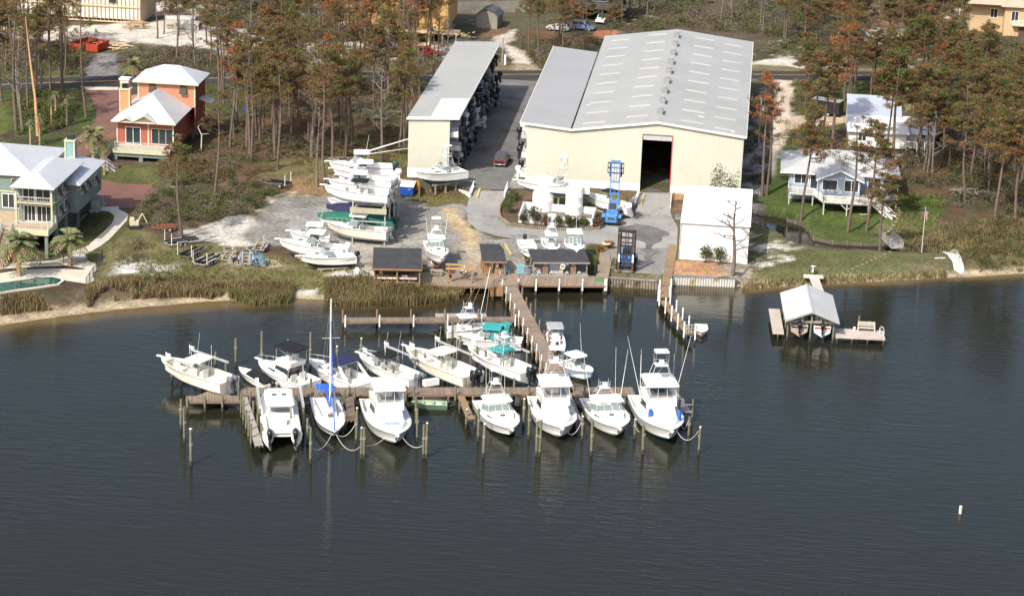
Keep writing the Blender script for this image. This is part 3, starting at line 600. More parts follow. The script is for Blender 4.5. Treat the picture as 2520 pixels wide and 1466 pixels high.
def tower(par,x,z0,z1,w0=2.2,w1=1.2,lx=1.5,top=True,mat=None,deckz=None):
    tw_=bpy.data.objects.new('tuna_tower',None);C.objects.link(tw_);tw_.parent=par
    m=MB();c0=[(x-lx/2,-w0/2,z0),(x+lx/2,-w0/2,z0),(x+lx/2,w0/2,z0),(x-lx/2,w0/2,z0)];k=.6
    c1=[(x-lx*k/2,-w1/2,z1),(x+lx*k/2-.1,-w1/2,z1),(x+lx*k/2-.1,w1/2,z1),(x-lx*k/2,w1/2,z1)]
    for a,b in zip(c0,c1):m.tube([a,b],.04,6)
    for u in(.35,.62):
        q=[Vector(a).lerp(Vector(b),u)for a,b in zip(c0,c1)]
        for i in range(4):m.tube([q[i],q[(i+1)%4]],.026,4)
    m.tube([c0[0],c1[3]],.02,4);m.tube([c0[1],Vector(c0[0]).lerp(Vector(c1[0]),.62)],.02,4);m.tube([c0[2],Vector(c0[3]).lerp(Vector(c1[3]),.62)],.02,4)
    for i in range(4):m.tube([c1[i],c1[(i+1)%4]],.03,5)
    hh=.85
    for i in range(4):
        p=Vector(c1[i]);m.tube([p,p+Vector((0,0,hh))],.028,5);m.tube([p+Vector((0,0,hh*.5)),Vector(c1[(i+1)%4])+Vector((0,0,hh*.5))],.024,4)
    m.build('tower_frame',CHR,tw_)
    m=MB();m.b2(x-lx*k/2,x+lx*k/2,-w1/2,w1/2,z1-.03,z1+.02);m.b2(x+.05,x+.35,-.28,.28,z1+.02,z1+.6);m.build('tower_platform',GEL,tw_)
    if top:
        for i in range(4):
            pass
        mm=MB()
        for i in range(4):p=Vector(c1[i])+Vector((0,0,hh));mm.tube([p,p+Vector((0,0,.75))],.025,4)
        mm.build('top_posts',CHR,tw_)
        slabtop(x-lx*k/2-.1,x+lx*k/2+.05,w1+.15,z1+hh+.72,.07,.05,.15).build('tower_top',mat or GEL,tw_)
    return tw_
def poles(par,x,y,z,lean=(-.5,.35),ln=6.,name='outrigger'):
    for sg in(1,-1):
        m=MB();p=Vector((x,sg*y,z));q=p+Vector((lean[0]*ln*.5,sg*lean[1]*ln*.5,ln*(1-.12)))
        m.tube([p,p.lerp(q,.5),q],[.045,.035,.018],5)
        for u in(.4,.68):
            c=p.lerp(q,u);m.tube([c+Vector((-.22,0,0)),c+Vector((.22,0,.03))],.014,4)
        m.build(name,WHC,par)
def antenna(par,x,y,z,ln=2.4,lean=-.15):
    m=MB();m.tube([(x,y,z),(x+lean*ln,y,z+ln)],[.028,.016],4);m.build('antenna',WHC,par)
def ttop(par,x0,x1,w,zf,zt,mat,pw=.9,glassf=True,canvas=False):
    slabtop(x0,x1,w,zt,.07 if canvas else .11,.07).build('canvas_top' if canvas else 'hardtop',mat,par)
    m=MB();a,b=x0+.35,x1-.45
    for sg in(1,-1):
        m.tube([(a,sg*pw,zf),(a+.05,sg*w*.4,zt)],.032,5);m.tube([(b+.1,sg*pw,zf),(b-.05,sg*w*.4,zt)],.032,5);m.tube([(a,sg*pw,zf+.7),(b-.05,sg*w*.4,zt-.1)],.022,4);m.tube([(a+.05,sg*w*.4,zt-.03),(b-.05,sg*w*.4,zt-.03)],.026,4)
    m.build('top_frame',CHR,par)
def console(par,x,zf,mat=GEL,w=.95):
    b,t,m=frustum(x-.25,x+.55,w,zf,zf+1.05,.25,0,.9);m.build('console',mat,par)
    b,t,m=frustum(x-.0,x+.42,w*.88,zf+1.04,zf+1.55,.2,.28,.85);m.build('windscreen',TINT,par)
    m=MB();m.b2(x+.56,x+1.15,-.42,.42,zf,zf+.48);m.b2(x+.58,x+1.13,-.4,.4,zf+.48,zf+.56);m.build('console_seat',SEATW,par)
    m=MB();m.b2(x-1.25,x-.75,-.5,.5,zf,zf+.85);m.b2(x-1.3,x-1.2,-.5,.5,zf+.85,zf+1.15);m.build('leaning_post',SEATW,par)
def pulpit(par,L,z,mat=GEL):
    m=MB();m.b2(L-.45,L+.55,-.2,.2,z-.02,z+.07);m.b2(L+.3,L+.6,-.07,.07,z-.12,z+.02);m.build('bow_pulpit',mat,par)
def boat(name,label,cat,L,B,fb=1.35,fs=.95,dr=.55,kind='cc',hull=None,bottom=None,stripe=None,deck=None,tc=None,group=None,**k):
    hull=hull or GEL;bottom=bottom or BOTW;stripe=stripe or hull;deck=deck or(DECKC if hull is CREAM else DECKW);body=CREAM if hull is CREAM else GEL
    r_=thing(name,label,cat,group=group)
    fixn(hull_mesh(L,B,fb,fs,dr).build('hull',[hull,bottom,stripe],r_))
    m=MB()
    for sg in(1,-1):m.tube([(L*t,sg*hstn(L,B,fb,fs,dr,t)[0],hstn(L,B,fb,fs,dr,t)[1]-.03)for t in[i/12 for i in range(13)]],.035,5)
    m.build('rub_rail',k.get('rub',RUB),r_)
    tc=tc if tc is not None else{'cc':.86,'conv':.34,'express':.42,'cuddy':.5,'cruiser':.36,'skiff':.9,'pilot':.45,'bare':.62}[kind]
    zf=k.get('zf',max(.3,fs-.62))
    fixn(deck_mesh(L,B,fb,fs,dr,tc,k.get('gw',.24),zf,.12 if kind not in('conv','cruiser','express')else .22).build('deck',[deck,M('cockpit_sole',(.62,.60,.54),.6,.1)],r_))
    zd=lambda t:hstn(L,B,fb,fs,dr,t)[1]
    if kind=='cc':
        cx=L*.46;console(r_,cx,zf,body)
        if k.get('top',True):ttop(r_,cx-1.35,cx+1.05,B*.72,zf,zf+2.15,k.get('topmat',body),.5,canvas=k.get('canvas',False))
        m=MB()
        m.b2(L*.64,L*.78,-.5,.5,zf,zf+.5);m.build('bow_seat',SEATW,r_)
        if k.get('radome'):MB().ball((cx+.3,0,zf+2.4),.3,sz=(1,1,.45)).build('radome',WHC,r_)
    if kind=='skiff':
        m=MB()
        for t in(.12,.4,.68):hb=hstn(L,B,fb,fs,dr,t)[0];m.b2(L*t-.16,L*t+.16,-hb+.1,hb-.1,zf+.22,zf+.3)
        m.build('bench',deck,r_)
    if kind in('express','cuddy','pilot','cruiser'):
        x0=L*tc;xf=L*(.84 if kind!='cruiser' else .88);z0=zd(tc)-.05
        rs_=[]
        for u,hgt_ in((0,.42),(.3,.46),(.6,.36),(.85,.16),(1.,.02)):
            x=x0+(xf-x0)*u;t=x/L;hb,zs,*_r=hstn(L,B,fb,fs,dr,t);ww=(hb-.22)*(1-.25*u);hh=hgt_*k.get('trunk',1.)
            rs_.append([(x,-ww,zs-.02),(x,-ww*.86,zs+hh*.8),(x,-ww*.4,zs+hh+.04),(x,ww*.4,zs+hh+.04),(x,ww*.86,zs+hh*.8),(x,ww,zs-.02)])
        mm=MB();mm.loft(rs_,smooth=False);fixn(mm.build('trunk_cabin',body,r_))
        m=MB();hx=x0+(xf-x0)*.5;tz=rs_[2][2][2]+.02;m.b2(hx-.28,hx+.28,-.27,.27,tz-.05,tz+.035);m.build('deck_hatch',M('smoked_hatch',(.1,.1,.1),.2),r_)
        for sg in(1,-1):
            a=Vector(rs_[1][1 if sg<0 else 4]);b=Vector(rs_[1][0 if sg<0 else 5]);a2=Vector(rs_[2][1 if sg<0 else 4]);b2_=Vector(rs_[2][0 if sg<0 else 5])
            q=[b.lerp(a,.45),b2_.lerp(a2,.5),b2_.lerp(a2,.85),b.lerp(a,.9)];off=Vector((0,sg*.03,.02));q=[p+off for p in q]
            if kind in('express','cruiser'):m=MB();m.add(q+[p-off*1.2 for p in q],[(0,1,2,3),(3,2,1,0),(0,4,5,1),(3,7,6,2)]);m.build('cabin_window',GLS,r_)
        zw=zd(tc)+.42*k.get('trunk',1.);ww=hstn(L,B,fb,fs,dr,tc)[0]*1.66
        hw=k.get('wsh',.62 if kind!='pilot' else .95)
        ws=bpy.data.objects.new('windshield',None);C.objects.link(ws);ws.parent=r_
        for nm,q in(('windshield_pane',[(x0+.75,-ww*.36,zw),(x0+.75,ww*.36,zw),(x0+.2,ww*.34,zw+hw),(x0+.2,-ww*.34,zw+hw)]),
                      ('windshield_pane',[(x0+.75,ww*.36,zw),(x0-.7,ww*.5,zw-.06),(x0-.8,ww*.46,zw+hw*.8),(x0+.2,ww*.34,zw+hw)]),
                      ('windshield_pane',[(x0+.75,-ww*.36,zw),(x0+.2,-ww*.34,zw+hw),(x0-.8,-ww*.46,zw+hw*.8),(x0-.7,-ww*.5,zw-.06)])):
            m=MB();m.add(q+[(p[0]-.02,p[1]*.99,p[2]-.005)for p in q],[(0,1,2,3),(7,6,5,4)]);m.build(nm,k.get('wsm',TINT),ws)
        m=MB();tl=[(x0+.2,-ww*.34,zw+hw),(x0+.2,ww*.34,zw+hw)];bl=[(x0+.75,-ww*.36,zw),(x0+.75,ww*.36,zw)]
        m.tube([(x0-.8,-ww*.46,zw+hw*.8),tl[0],tl[1],(x0-.8,ww*.46,zw+hw*.8)],.03,4);m.tube([(x0-.7,-ww*.5,zw-.06),bl[0],bl[1],(x0-.7,ww*.5,zw-.06)],.03,4)
        for u in(0,.33,.67,1):m.tube([Vector(bl[0]).lerp(Vector(bl[1]),u),Vector(tl[0]).lerp(Vector(tl[1]),u)],.025,4)
        m.build('windshield_frame',CHR,ws)
        m=MB();m.b2(x0-.95,x0-.3,.25,ww*.36,zf,zf+.75);m.b2(x0-1.0,x0-.9,.25,ww*.36,zf+.75,zf+1.2);m.build('helm_seat',SEATW,r_)
        m=MB();m.b2(x0-.95,x0-.3,-ww*.36,-.25,zf,zf+.75);m.b2(x0-1.0,x0-.9,-ww*.36,-.25,zf+.75,zf+1.2);m.build('helm_seat',SEATW,r_)
        m=MB();m.b2(.35,.8,-ww*.4,ww*.4,zf,zf+.42);m.build('stern_seat',SEATW,r_)
        if k.get('hardtop'):ttop(r_,x0-1.9,x0+.55,ww*.96,zf+.5,zw+hw+.42,k.get('topmat',body),ww*.46)
        if k.get('bimini'):ttop(r_,x0-2.2,x0+(.75 if kind=='cruiser' else .25),ww*1.12,zf+.6,zw+hw+(.55 if kind=='cruiser' else .38),k['bimini'],ww*.5,canvas=True)
        if k.get('arch'):
            xa=L*k['arch'];hb=hstn(L,B,fb,fs,dr,k['arch'])[0];mm=MB()
            for sg in(1,-1):mm.add([(xa-.6,sg*hb*.95,zs_:=zd(.2)),(xa+.1,sg*hb*.95,zs_),(xa+1.5,sg*hb*.8,zs_+1.6),(xa+1.1,sg*hb*.8,zs_+1.6),(xa-.6,sg*hb*.9,zs_),(xa+.1,sg*hb*.9,zs_),(xa+1.5,sg*hb*.72,zs_+1.6),(xa+1.1,sg*hb*.72,zs_+1.6)],[(0,1,2,3),(7,6,5,4),(0,4,5,1),(1,5,6,2),(2,6,7,3),(3,7,4,0)])
            mm.b2(xa+1.1,xa+1.5,-hb*.8,hb*.8,zd(.2)+1.55,zd(.2)+1.72);mm.build('radar_arch',body,r_)
        if k.get('bowrail',True):bowrail(r_,L,B,fb,fs,dr)
    if kind=='conv':
        x0,x1=L*.34,L*.66;zs=zd(.4);ww=hstn(L,B,fb,fs,dr,.45)[0]*1.66;ht=k.get('house',1.55)
        b,t,m=frustum(x0,x1+.9,ww,zs-.1,zs+ht,1.5,-.35,.84,ww*.72);fixn(m.build('deckhouse',body,r_))
        for i,a0,a1 in((0,.14,.62),(2,.38,.86)):panel(b,t,i,a0,a1,.5,.84,.02,.06 if i==0 else .0).build('cabin_window',GLS,r_)
        if k.get('fwin'):panel(b,t,1,.1,.9,.35,.82).build('cabin_window',GLS,r_)
        panel(b,t,3,.15,.85,.1,.9).build('salon_door',GLS,r_)
        rs_=[]
        for u,hgt_ in((0,.5),(.4,.42),(.8,.2),(1.,.04)):
            x=x1+.5+(L*.88-x1-.5)*u;hb,zz,*_r=hstn(L,B,fb,fs,dr,x/L);w_=(hb-.3)*(1-.2*u);rs_.append([(x,-w_,zz),(x,-w_*.8,zz+hgt_),(x,w_*.8,zz+hgt_),(x,w_,zz)])
        mm=MB();mm.loft(rs_,smooth=False);fixn(mm.build('trunk_cabin',body,r_))
        m=MB();hx=L*.8;m.b2(hx-.3,hx+.3,-.3,.3,zd(.8)+.2,zd(.8)+.36);m.build('deck_hatch',DECKW,r_)
        zb=zs+ht;fw_=ww*.86
        b,t,m=frustum(x0-.55,x1-.5,fw_,zb-.02,zb+.72,.35,-.05,1.02,fw_*.84);fixn(m.build('flybridge',body,r_))
        m=MB();m.b2(x0+.0,x1-1.15,-fw_*.36,fw_*.36,zb+.715,zb+.74);m.build('flybridge_well',M('flybridge_well',(.3,.3,.29),.7),r_)
        m=MB();m.b2(x0+.9,x0+1.5,-.5,.5,zb+.7,zb+1.25);m.b2(x0+.25,x0+.75,-.75,-.2,zb+.7,zb+1.35);m.b2(x0+.25,x0+.75,.2,.75,zb+.7,zb+1.35);m.build('helm_console',k.get('helm',SEATW),r_)
        ttop(r_,x0-.7,x1-.75,fw_*1.02,zb+.7,zb+2.15,k.get('topmat',body),fw_*.46)
        m=MB();xx=x1-1.0;q=[(xx,-fw_*.42,zb+.7),(xx,fw_*.42,zb+.7),(xx-.12,fw_*.4,zb+2.12),(xx-.12,-fw_*.4,zb+2.12)]
        for u in(0,.33,.67,1):m.tube([Vector(q[0]).lerp(Vector(q[1]),u),Vector(q[3]).lerp(Vector(q[2]),u)],.03,4)
        m.build('enclosure_posts',WHC,r_)
        if k.get('tower'):tower(r_,(x0+x1)/2-.6,zb+.3,zb+k['tower'],fw_*1.04,1.5,2.2)
        m=MB();m.tube([(x0-.5,-fw_*.45,zb+.7),(x0-.5,-fw_*.45,zb+1.2),(x0-.5,fw_*.45,zb+1.2),(x0-.5,fw_*.45,zb+.7)],.025,4);m.build('bridge_rail',CHR,r_)
        m=MB();m.b2(L*.14,L*.2,-.3,.3,zf,zf+.5);m.tube([(L*.17,0,zf+.5),(L*.17,0,zf+.8)],.06,6);m.b2(L*.17-.3,L*.17+.3,-.3,.3,zf+.8,zf+.88);m.b2(L*.17-.32,L*.17-.24,-.3,.3,zf+.88,zf+1.4);m.build('fighting_chair',TEAKM,r_)
        bowrail(r_,L,B,fb,fs,dr,.62,.6)
    if k.get('pulpit',kind in('express','conv','cuddy','pilot')):pulpit(r_,L,zd(1.)+.04,body)
    if k.get('tw'):tower(r_,k['tw'][0]*L,k['tw'][1],k['tw'][2],k.get('tww',B*.68),k.get('tww1',1.15),k.get('twl',1.7),k.get('twtop',True),k.get('twmat'))
    if k.get('riggers'):x,z,ln,le=k['riggers'];poles(r_,x*L,B*.36,z,le,ln)
    for a in k.get('antennas',()):antenna(r_,a[0]*L,a[1],a[2],a[3]if len(a)>3 else 2.4)
    ob=k.get('ob')
    if ob:
        n,mat=ob[0],ob[1];sc=ob[2]if len(ob)>2 else 1.1;tl=ob[3]if len(ob)>3 else 0
        for i in range(n):outboard(r_,-.04,(i-(n-1)/2)*.85,fs-.1,mat,sc,tl)
    if k.get('platform'):m=MB();m.b2(-.8,.0,-B*.4,B*.4,.22,.3);m.build('swim_platform',GEL,r_)
    return r_
def put(b,stern,bow,zs,zb,lift=0.,L=None):
    """stand a boat where the picture shows its transom top (stern) and stem head (bow); returns its length on the ground"""
    s=G(stern[0],stern[1],zs+lift);e=G(bow[0],bow[1],zb+lift);d=e-s
    b.location=(s.x,s.y,lift);b.rotation_euler=(0,0,math.atan2(d.y,d.x));return math.hypot(d.x,d.y)
def span(stern,bow,zs,zb,lift=0.):s=G(stern[0],stern[1],zs+lift);e=G(bow[0],bow[1],zb+lift);return math.hypot(e.x-s.x,e.y-s.y)
def berth(name,label,cat,stern,bow,B,fb,fs,lift=0.,**k):
    L=span(stern,bow,fs,fb,lift);b=boat(name,label,cat,L,B,fb,fs,**k);put(b,stern,bow,fs,fb,lift);LEN[label]=round(L,1);return b
LEN={}
b=berth('sportfishing_boat','cream center console boat with hardtop raised on the outermost left lift','boat',(565,936),(395,876),3.8,1.8,1.25,1.3,kind='cc',hull=CREAM,ob=(2,GRYC,1.25),antennas=((.42,.6,3.2,3.2),(.1,.9,1.2,1.4)),radome=True,topmat=CREAM);pulpit(b,LEN[b['label']],1.8,CREAM)
berth('skiff','small white skiff under a crumpled black cover beside the outermost lift','boat',(668,945),(588,902),2.0,.9,.75,.1,kind='skiff',ob=(1,BLK,.9))
for o in list(C.objects):
    if o.parent and o.parent.get('label')=='small white skiff under a crumpled black cover beside the outermost lift' and o.name.startswith('bench'):bpy.data.objects.remove(o)
sk=[o for o in C.objects if o.get('label','').startswith('small white skiff under')][0]
m=MB();rs_=[]
for i in range(9):
    u=i/8;x=.2+u*4.2;h_=.95+.35*math.sin(u*3.1)*(1+.2*math.sin(u*17));w_=.98-.25*u
    rs_.append([(x,-w_,.86),(x,-w_*.6,h_+.1),(x,0,h_+.28+.06*math.sin(u*23)),(x,w_*.6,h_+.08),(x,w_,.86)])
m.loft(rs_);fixn(m.build('cover',BLKC,sk))
def catamaran():
    L,B=12.4,4.4;r_=thing('power_catamaran','white power catamaran with long hardtop lifted at the finger pier, stern facing out','boat')
    for sg in(1,-1):
        m=MB();rings=[]
        for i in range(13):
            t=i/12;k=1-max(0,(t-.5)/.5)**2.4*.75;c=sg*(B*.5-.62-.18*max(0,t-.6));zs=1.15+.45*t**1.5;x=L*t
            rings.append([(x,c+.62*k,zs),(x,c+.58*k,.5),(x-t**4,c+.3*k,-.1+.6*max(0,t-.7)),(x-1.2*t**4,c,-.4+1.6*max(0,t-.65)**1.3),(x-t**4,c-.3*k,-.1+.6*max(0,t-.7)),(x,c-.58*k,.5),(x,c-.62*k,zs)])
        m.loft(rings,close=False,cap=False);m.add(rings[0],[tuple(range(7))]);fixn(m.build('hull',GEL,r_))
    m=MB();rs_=[]
    for i in range(10):
        t=.02+i/9*.96;zs=1.15+.45*t**1.5;hb=B/2*(1-max(0,(t-.6)/.4)**2.6*.45);x=L*t;rs_.append([(x,-hb,zs+.03),(x,-hb*.5,zs+.1),(x,hb*.5,zs+.1),(x,hb,zs+.03),(x,hb*.9,.72),(x,-hb*.9,.72)])
    m.loft(rs_,smooth=False);fixn(m.build('bridgedeck',DECKW,r_))
    m=MB();m.b2(.15,4.3,-1.6,1.6,1.32,1.37);m.build('cockpit_sole',M('cockpit_sole',(.62,.60,.54),.6,.1),r_)
    m=MB()
    for sg in(1,-1):m.b2(.05,4.6,sg*1.62,sg*2.02,1.2,1.72)
    m.b2(.05,.45,-1.62,1.62,1.2,1.66);m.build('coaming',GEL,r_)
    b,t,m=frustum(4.6,10.6,3.3,1.4,2.6,2.4,-.1,.84,2.6);fixn(m.build('deckhouse',GEL,r_))
    panel(b,t,1,.06,.94,.3,.9).build('windshield',GLS,r_)
    for i in(0,2):panel(b,t,i,.15,.85,.45,.88).build('cabin_window',GLS,r_)
    panel(b,t,3,.12,.88,.25,.95).build('aft_window',TINT,r_)
    slabtop(3.2,8.6,3.2,3.15,.12,.1,.4).build('hardtop',GEL,r_)
    m=MB()
    for sg in(1,-1):
        for x in(3.6,5.2,8.0):m.tube([(x,sg*1.4,1.5 if x<4.6 else 2.4),(x,sg*1.36,3.18)],.05,6)
    m.build('hardtop_posts',GEL,r_)
    for y in(-.55,.55):m=MB();m.b2(6.2,6.8,y-.26,y+.26,3.3,3.4);m.build('roof_hatch',M('smoked_hatch',(.1,.1,.1),.2),r_)
    MB().ball((7.4,.1,3.5),.26,sz=(1,1,.6)).build('radome',WHC,r_)
    m=MB();m.b2(2.0,2.7,-.6,.6,1.37,2.05);m.b2(2.68,2.9,-.55,.55,1.9,2.35);m.build('bait_station',GEL,r_)
    m=MB();m.b2(4.0,4.45,-1.1,1.1,1.37,2.1);m.build('helm_bench',SEATW,r_)
    for y in(-1.42,1.42):outboard(r_,-.08,y,1.0,BLK,1.45)
    for y in(-1.3,1.3):antenna(r_,4.0,y,3.2,2.6,-.05)
    m=MB()
    for sg in(1,-1):m.tube([(8.5,sg*1.9,1.45),(8.6,sg*1.85,2.1),(11.6,sg*1.3,2.2),(11.9,sg*1.2,1.6)],.025,4)
    m.build('bow_rail',CHR,r_)
    put(r_,(695,1066),(679,962),1.2,1.6,.75)
catamaran()
berth('motor_cruiser','white flybridge cruiser with black bimini and dark side windows','boat',(764,941),(636,883),3.9,1.75,1.15,kind='cruiser',tc=.34,trunk=1.5,bimini=None,wsm=GLS,bowrail=True,pulpit=True)
fb=[o for o in C.objects if o.get('label')=='white flybridge cruiser with black bimini and dark side windows'][0]
b_,t_,m=frustum(2.6,6.6,2.9,1.2,2.65,1.2,-.1,.86,2.3);fixn(m.build('deckhouse',GEL,fb))
for i,a0,a1 in((0,.08,.72),(2,.28,.92)):panel(b_,t_,i,a0,a1,.42,.84,.02,.05).build('cabin_window',GLS,fb)
panel(b_,t_,3,.1,.9,.05,.95).build('salon_door',GLS,fb);panel(b_,t_,1,.08,.92,.3,.9).build('front_window',GLS,fb)
b_,t_,m=frustum(2.2,5.2,2.5,2.63,3.2,.4,-.1,1.,2.);fixn(m.build('flybridge',GEL,fb));ttop(fb,1.5,5.1,2.95,3.2,4.7,BLKC,1.1,canvas=True)
m=MB();m.b2(2.9,3.4,-.8,-.3,3.18,3.85);m.b2(2.9,3.4,.3,.8,3.18,3.85);m.build('bridge_seat',SEATW,fb)
berth('express_cruiser','white express cruiser with navy canvas and swept radar arch','boat',(903,943),(761,881),3.8,1.6,1.15,kind='cruiser',tc=.5,arch=.2,bimini=NAVY,trunk=1.1,platform=True)
b=berth('center_console_boat','white boat with round black canvas top raised on a lift, grey outboards','boat',(1027,928),(883,868),3.2,1.5,1.05,.9,kind='cuddy',tc=.62,trunk=.8,bimini=BLKC,ob=(2,GRYC,1.2),pulpit=True,antennas=((.5,.7,1.6,4.2),(.42,-.7,1.6,4.2)))
b=berth('center_console_boat','large cream boat with hardtop and twin black outboards, third lift from the pier','boat',(1165,922),(997,850),4.0,1.75,1.25,1.,kind='cc',hull=CREAM,ob=(2,BLK,1.4),radome=True,topmat=CREAM,antennas=((.44,.9,3.1,2.8),(.3,-.8,3.1,2.6)));pulpit(b,LEN[b['label']],1.75,CREAM)
b=berth('center_console_boat','white boat with teal tower canvas on the lift nearest the main pier','boat',(1303,913),(1150,847),3.5,1.65,1.05,.9,kind='cc',ob=(2,BLK,1.35),topmat=TEAL,canvas=True,tw=(.4,2.4,4.3),tww1=1.2,twmat=TEAL);pulpit(b,LEN[b['label']],1.65)
berth('runabout','white cuddy boat with blue stripe and teal canvas enclosure','boat',(1285,838),(1117,821),3.0,1.3,1.05,kind='cuddy',tc=.55,stripe=M('blue_stripe',(.02,.12,.24),.4),bimini=TEAL,pulpit=False)
ru=[o for o in C.objects if o.get('label','').startswith('white cuddy boat with blue stripe')][0]
m=MB();m.add([(1.6,-1.0,1.0),(1.6,1.0,1.0),(1.7,.95,2.6),(1.7,-.95,2.6),(3.9,-1.05,1.2),(3.9,1.05,1.2),(3.9,.95,2.65),(3.9,-.95,2.65)],[(0,1,2,3),(0,3,7,4),(1,5,6,2)]);m.build('canvas_curtain',TEAL,ru)
for sg in(1,-1):m=MB();m.b2(2.2,3.4,sg*1.05,sg*1.08,1.5,2.2);m.build('curtain_window',TINT,ru)
berth('fishing_boat','small white boat with short tower moored behind the teal canvas boat','boat',(1096,811),(1216,795),2.5,1.2,.9,kind='cc',tw=(.46,2.3,3.6),tww1=1.,twtop=False,topmat=GEL,ob=(1,BLK,1.25,-.3))
berth('center_console_boat','pale blue hulled center console with white T-top facing out by the pier','boat',(1384,886),(1458,915),2.95,1.45,1.0,kind='cc',hull=BLUEH,ob=(1,GRYC),topmat=GEL,antennas=((.5,.5,3.1,3.4),))
berth('runabout','small white runabout under a rounded grey bimini on the pier','boat',(1371,849),(1361,806),2.3,1.0,.8,kind='skiff',ob=(1,BLK,1.0))
gr=[o for o in C.objects if o.get('label','').startswith('small white runabout under')][0]
ttop(gr,2.2,4.9,2.15,.6,2.1,GREYC,.95,canvas=True);console(gr,2.6,.4)
def sailboat():
    lab='white sailboat with tall bare mast and blue sail cover'
    L=span((797,977),(824,1064),1.0,1.35);B=3.5;r_=thing('sailboat',lab,'sailboat')
    fixn(hull_mesh(L,B,1.35,1.0,.5).build('hull',[GEL,BOTB,M('navy_stripe',(.02,.03,.10),.4)],r_))
    fixn(deck_mesh(L,B,1.35,1.0,.5,.24,.5,.6,.16).build('deck',DECKW,r_))
    m=MB()
    for sg in(1,-1):m.tube([(L*t,sg*hstn(L,B,1.35,1.,.5,t)[0],hstn(L,B,1.35,1.,.5,t)[1]-.02)for t in[i/12 for i in range(13)]],.05,5)
    m.build('toe_rail',M('dark_toe_rail',(.06,.05,.05),.5),r_)
    rs_=[]
    for u,hh in((0,.5),(.3,.48),(.7,.32),(1,.06)):
        x=L*(.24+.48*u);hb,zs,*_r=hstn(L,B,1.35,1.,.5,x/L);w_=(hb-.5)*(1-.35*u);rs_.append([(x,-w_,zs),(x,-w_*.85,zs+hh),(x,w_*.85,zs+hh),(x,w_,zs)])
    m=MB();m.loft(rs_,smooth=False);fixn(m.build('coachroof',GEL,r_))
    for sg in(1,-1):
        m=MB();a=Vector(rs_[0][2 if sg>0 else 1]).lerp(Vector(rs_[0][3 if sg>0 else 0]),.35);c=Vector(rs_[2][2 if sg>0 else 1]).lerp(Vector(rs_[2][3 if sg>0 else 0]),.35);m.beam(a+Vector((.4,sg*.02,0)),c+Vector((-.1,sg*.02,0)),.05,.16);m.build('cabin_window',GLS,r_)
    m=MB();hx=L*.6;m.b2(hx-.3,hx+.3,-.28,.28,1.5,1.62);m.build('deck_hatch',M('smoked_hatch',(.1,.1,.1),.2),r_)
    mx=L*.56;m=MB();m.tube([(mx,0,1.3),(mx-.15,0,8),(mx-.3,0,15.2)],[.13,.12,.09],8)
    for z in(6.2,10.6):m.tube([(mx-.15,-1.0,z),(mx-.15,1.0,z)],.03,4)
    m.build('mast',M('mast_alloy',(.74,.74,.74),.35,.05,metal=.3),r_)
    m=MB();m.tube([(mx,0,2.5),(L*.14,0,2.6)],.07,6);m.build('boom',CHR,r_)
    m=MB();m.loft([[(x,-w_,2.5),(x,0,2.5+h_),(x,w_,2.5),(x,0,2.32)]for x,w_,h_ in((mx+.1,.14,1.5),(mx-.5,.2,.9),(mx-2.4,.2,.55),(L*.15,.1,.3))]);m.build('sail_cover',BLUC,r_)
    slabtop(L*.02,L*.2,2.1,2.65,.06,.1).build('bimini',BLUC,r_)
    m=MB()
    for sg in(1,-1):
        for x in(L*.04,L*.18):m.tube([(x,sg*1.2,1.1),(x,sg*.95,2.66)],.025,4)
    m.build('bimini_frame',CHR,r_)
    m=MB();m.tube([(L*.97,0,1.5),(mx-.2,0,12.6)],[.07,.04],6);m.build('furled_jib',BLUC,r_)
    for p in((mx-.1,1.6,1.2),(mx-.1,-1.6,1.2),(.1,0,1.1)):m=MB();m.tube([p,(mx-.3,0,15.1)],.014,3);m.build('stay',CHR,r_)
    m=MB();prev={}
    for i in range(9):
        t=.02+.95*i/8;hb,zs,*_r=hstn(L,B,1.35,1.,.5,t)
        for sg in(1,-1):
            a=Vector((L*t,sg*(hb-.05),zs));p=a+Vector((0,0,.6));m.tube([a,p],.016,4)
            if sg in prev:m.tube([prev[sg],p],.014,3)
            prev[sg]=p
    m.build('lifelines',CHR,r_)
    put(r_,(797,977),(824,1064),1.0,1.35)
sailboat()
berth('sportfishing_yacht','white convertible yacht with blue cover on its foredeck, beside the sailboat','yacht',(934,979),(977,1070),5.1,2.1,1.2,kind='conv',house=1.6)
y3=[o for o in C.objects if o.get('label','').startswith('white convertible yacht with blue cover')][0]
m=MB();m.b2(10.6,11.2,-.95,.75,2.15,2.32);m.build('dinghy_cover',M('pale_blue_cover',(.3,.36,.62),.8),y3)
berth('express_boat','white express boat with silver radar tower, alone beside the narrow wooden finger','boat',(1202,983),(1258,1055),4.2,1.65,1.1,kind='express',tc=.42,hardtop=True,tw=(.27,2.6,4.3),tww=2.3,antennas=((.3,1.1,2.6,4.4),(.3,-1.1,2.6,4.4)),bottom=BOTK,trunk=.9)
berth('sportfishing_yacht','big white sportfishing yacht with tall tower at the end of the main pier','yacht',(1346,974),(1383,1053),5.1,2.15,1.2,kind='conv',tower=4.6,house=1.6,antennas=((.35,1.6,3.2,5.),(.35,-1.6,3.2,5.)))
berth('express_boat','white express boat with open tower and windshield curtains between the two tall tower yachts','boat',(1470,978),(1524,1053),4.7,1.85,1.15,kind='express',tc=.46,hardtop=True,tw=(.28,2.7,3.7),tww=2.4,twtop=False,riggers=(.36,2.0,7.,(-.35,.28)),antennas=((.3,1.3,2.7,5.6),),trunk=.9)
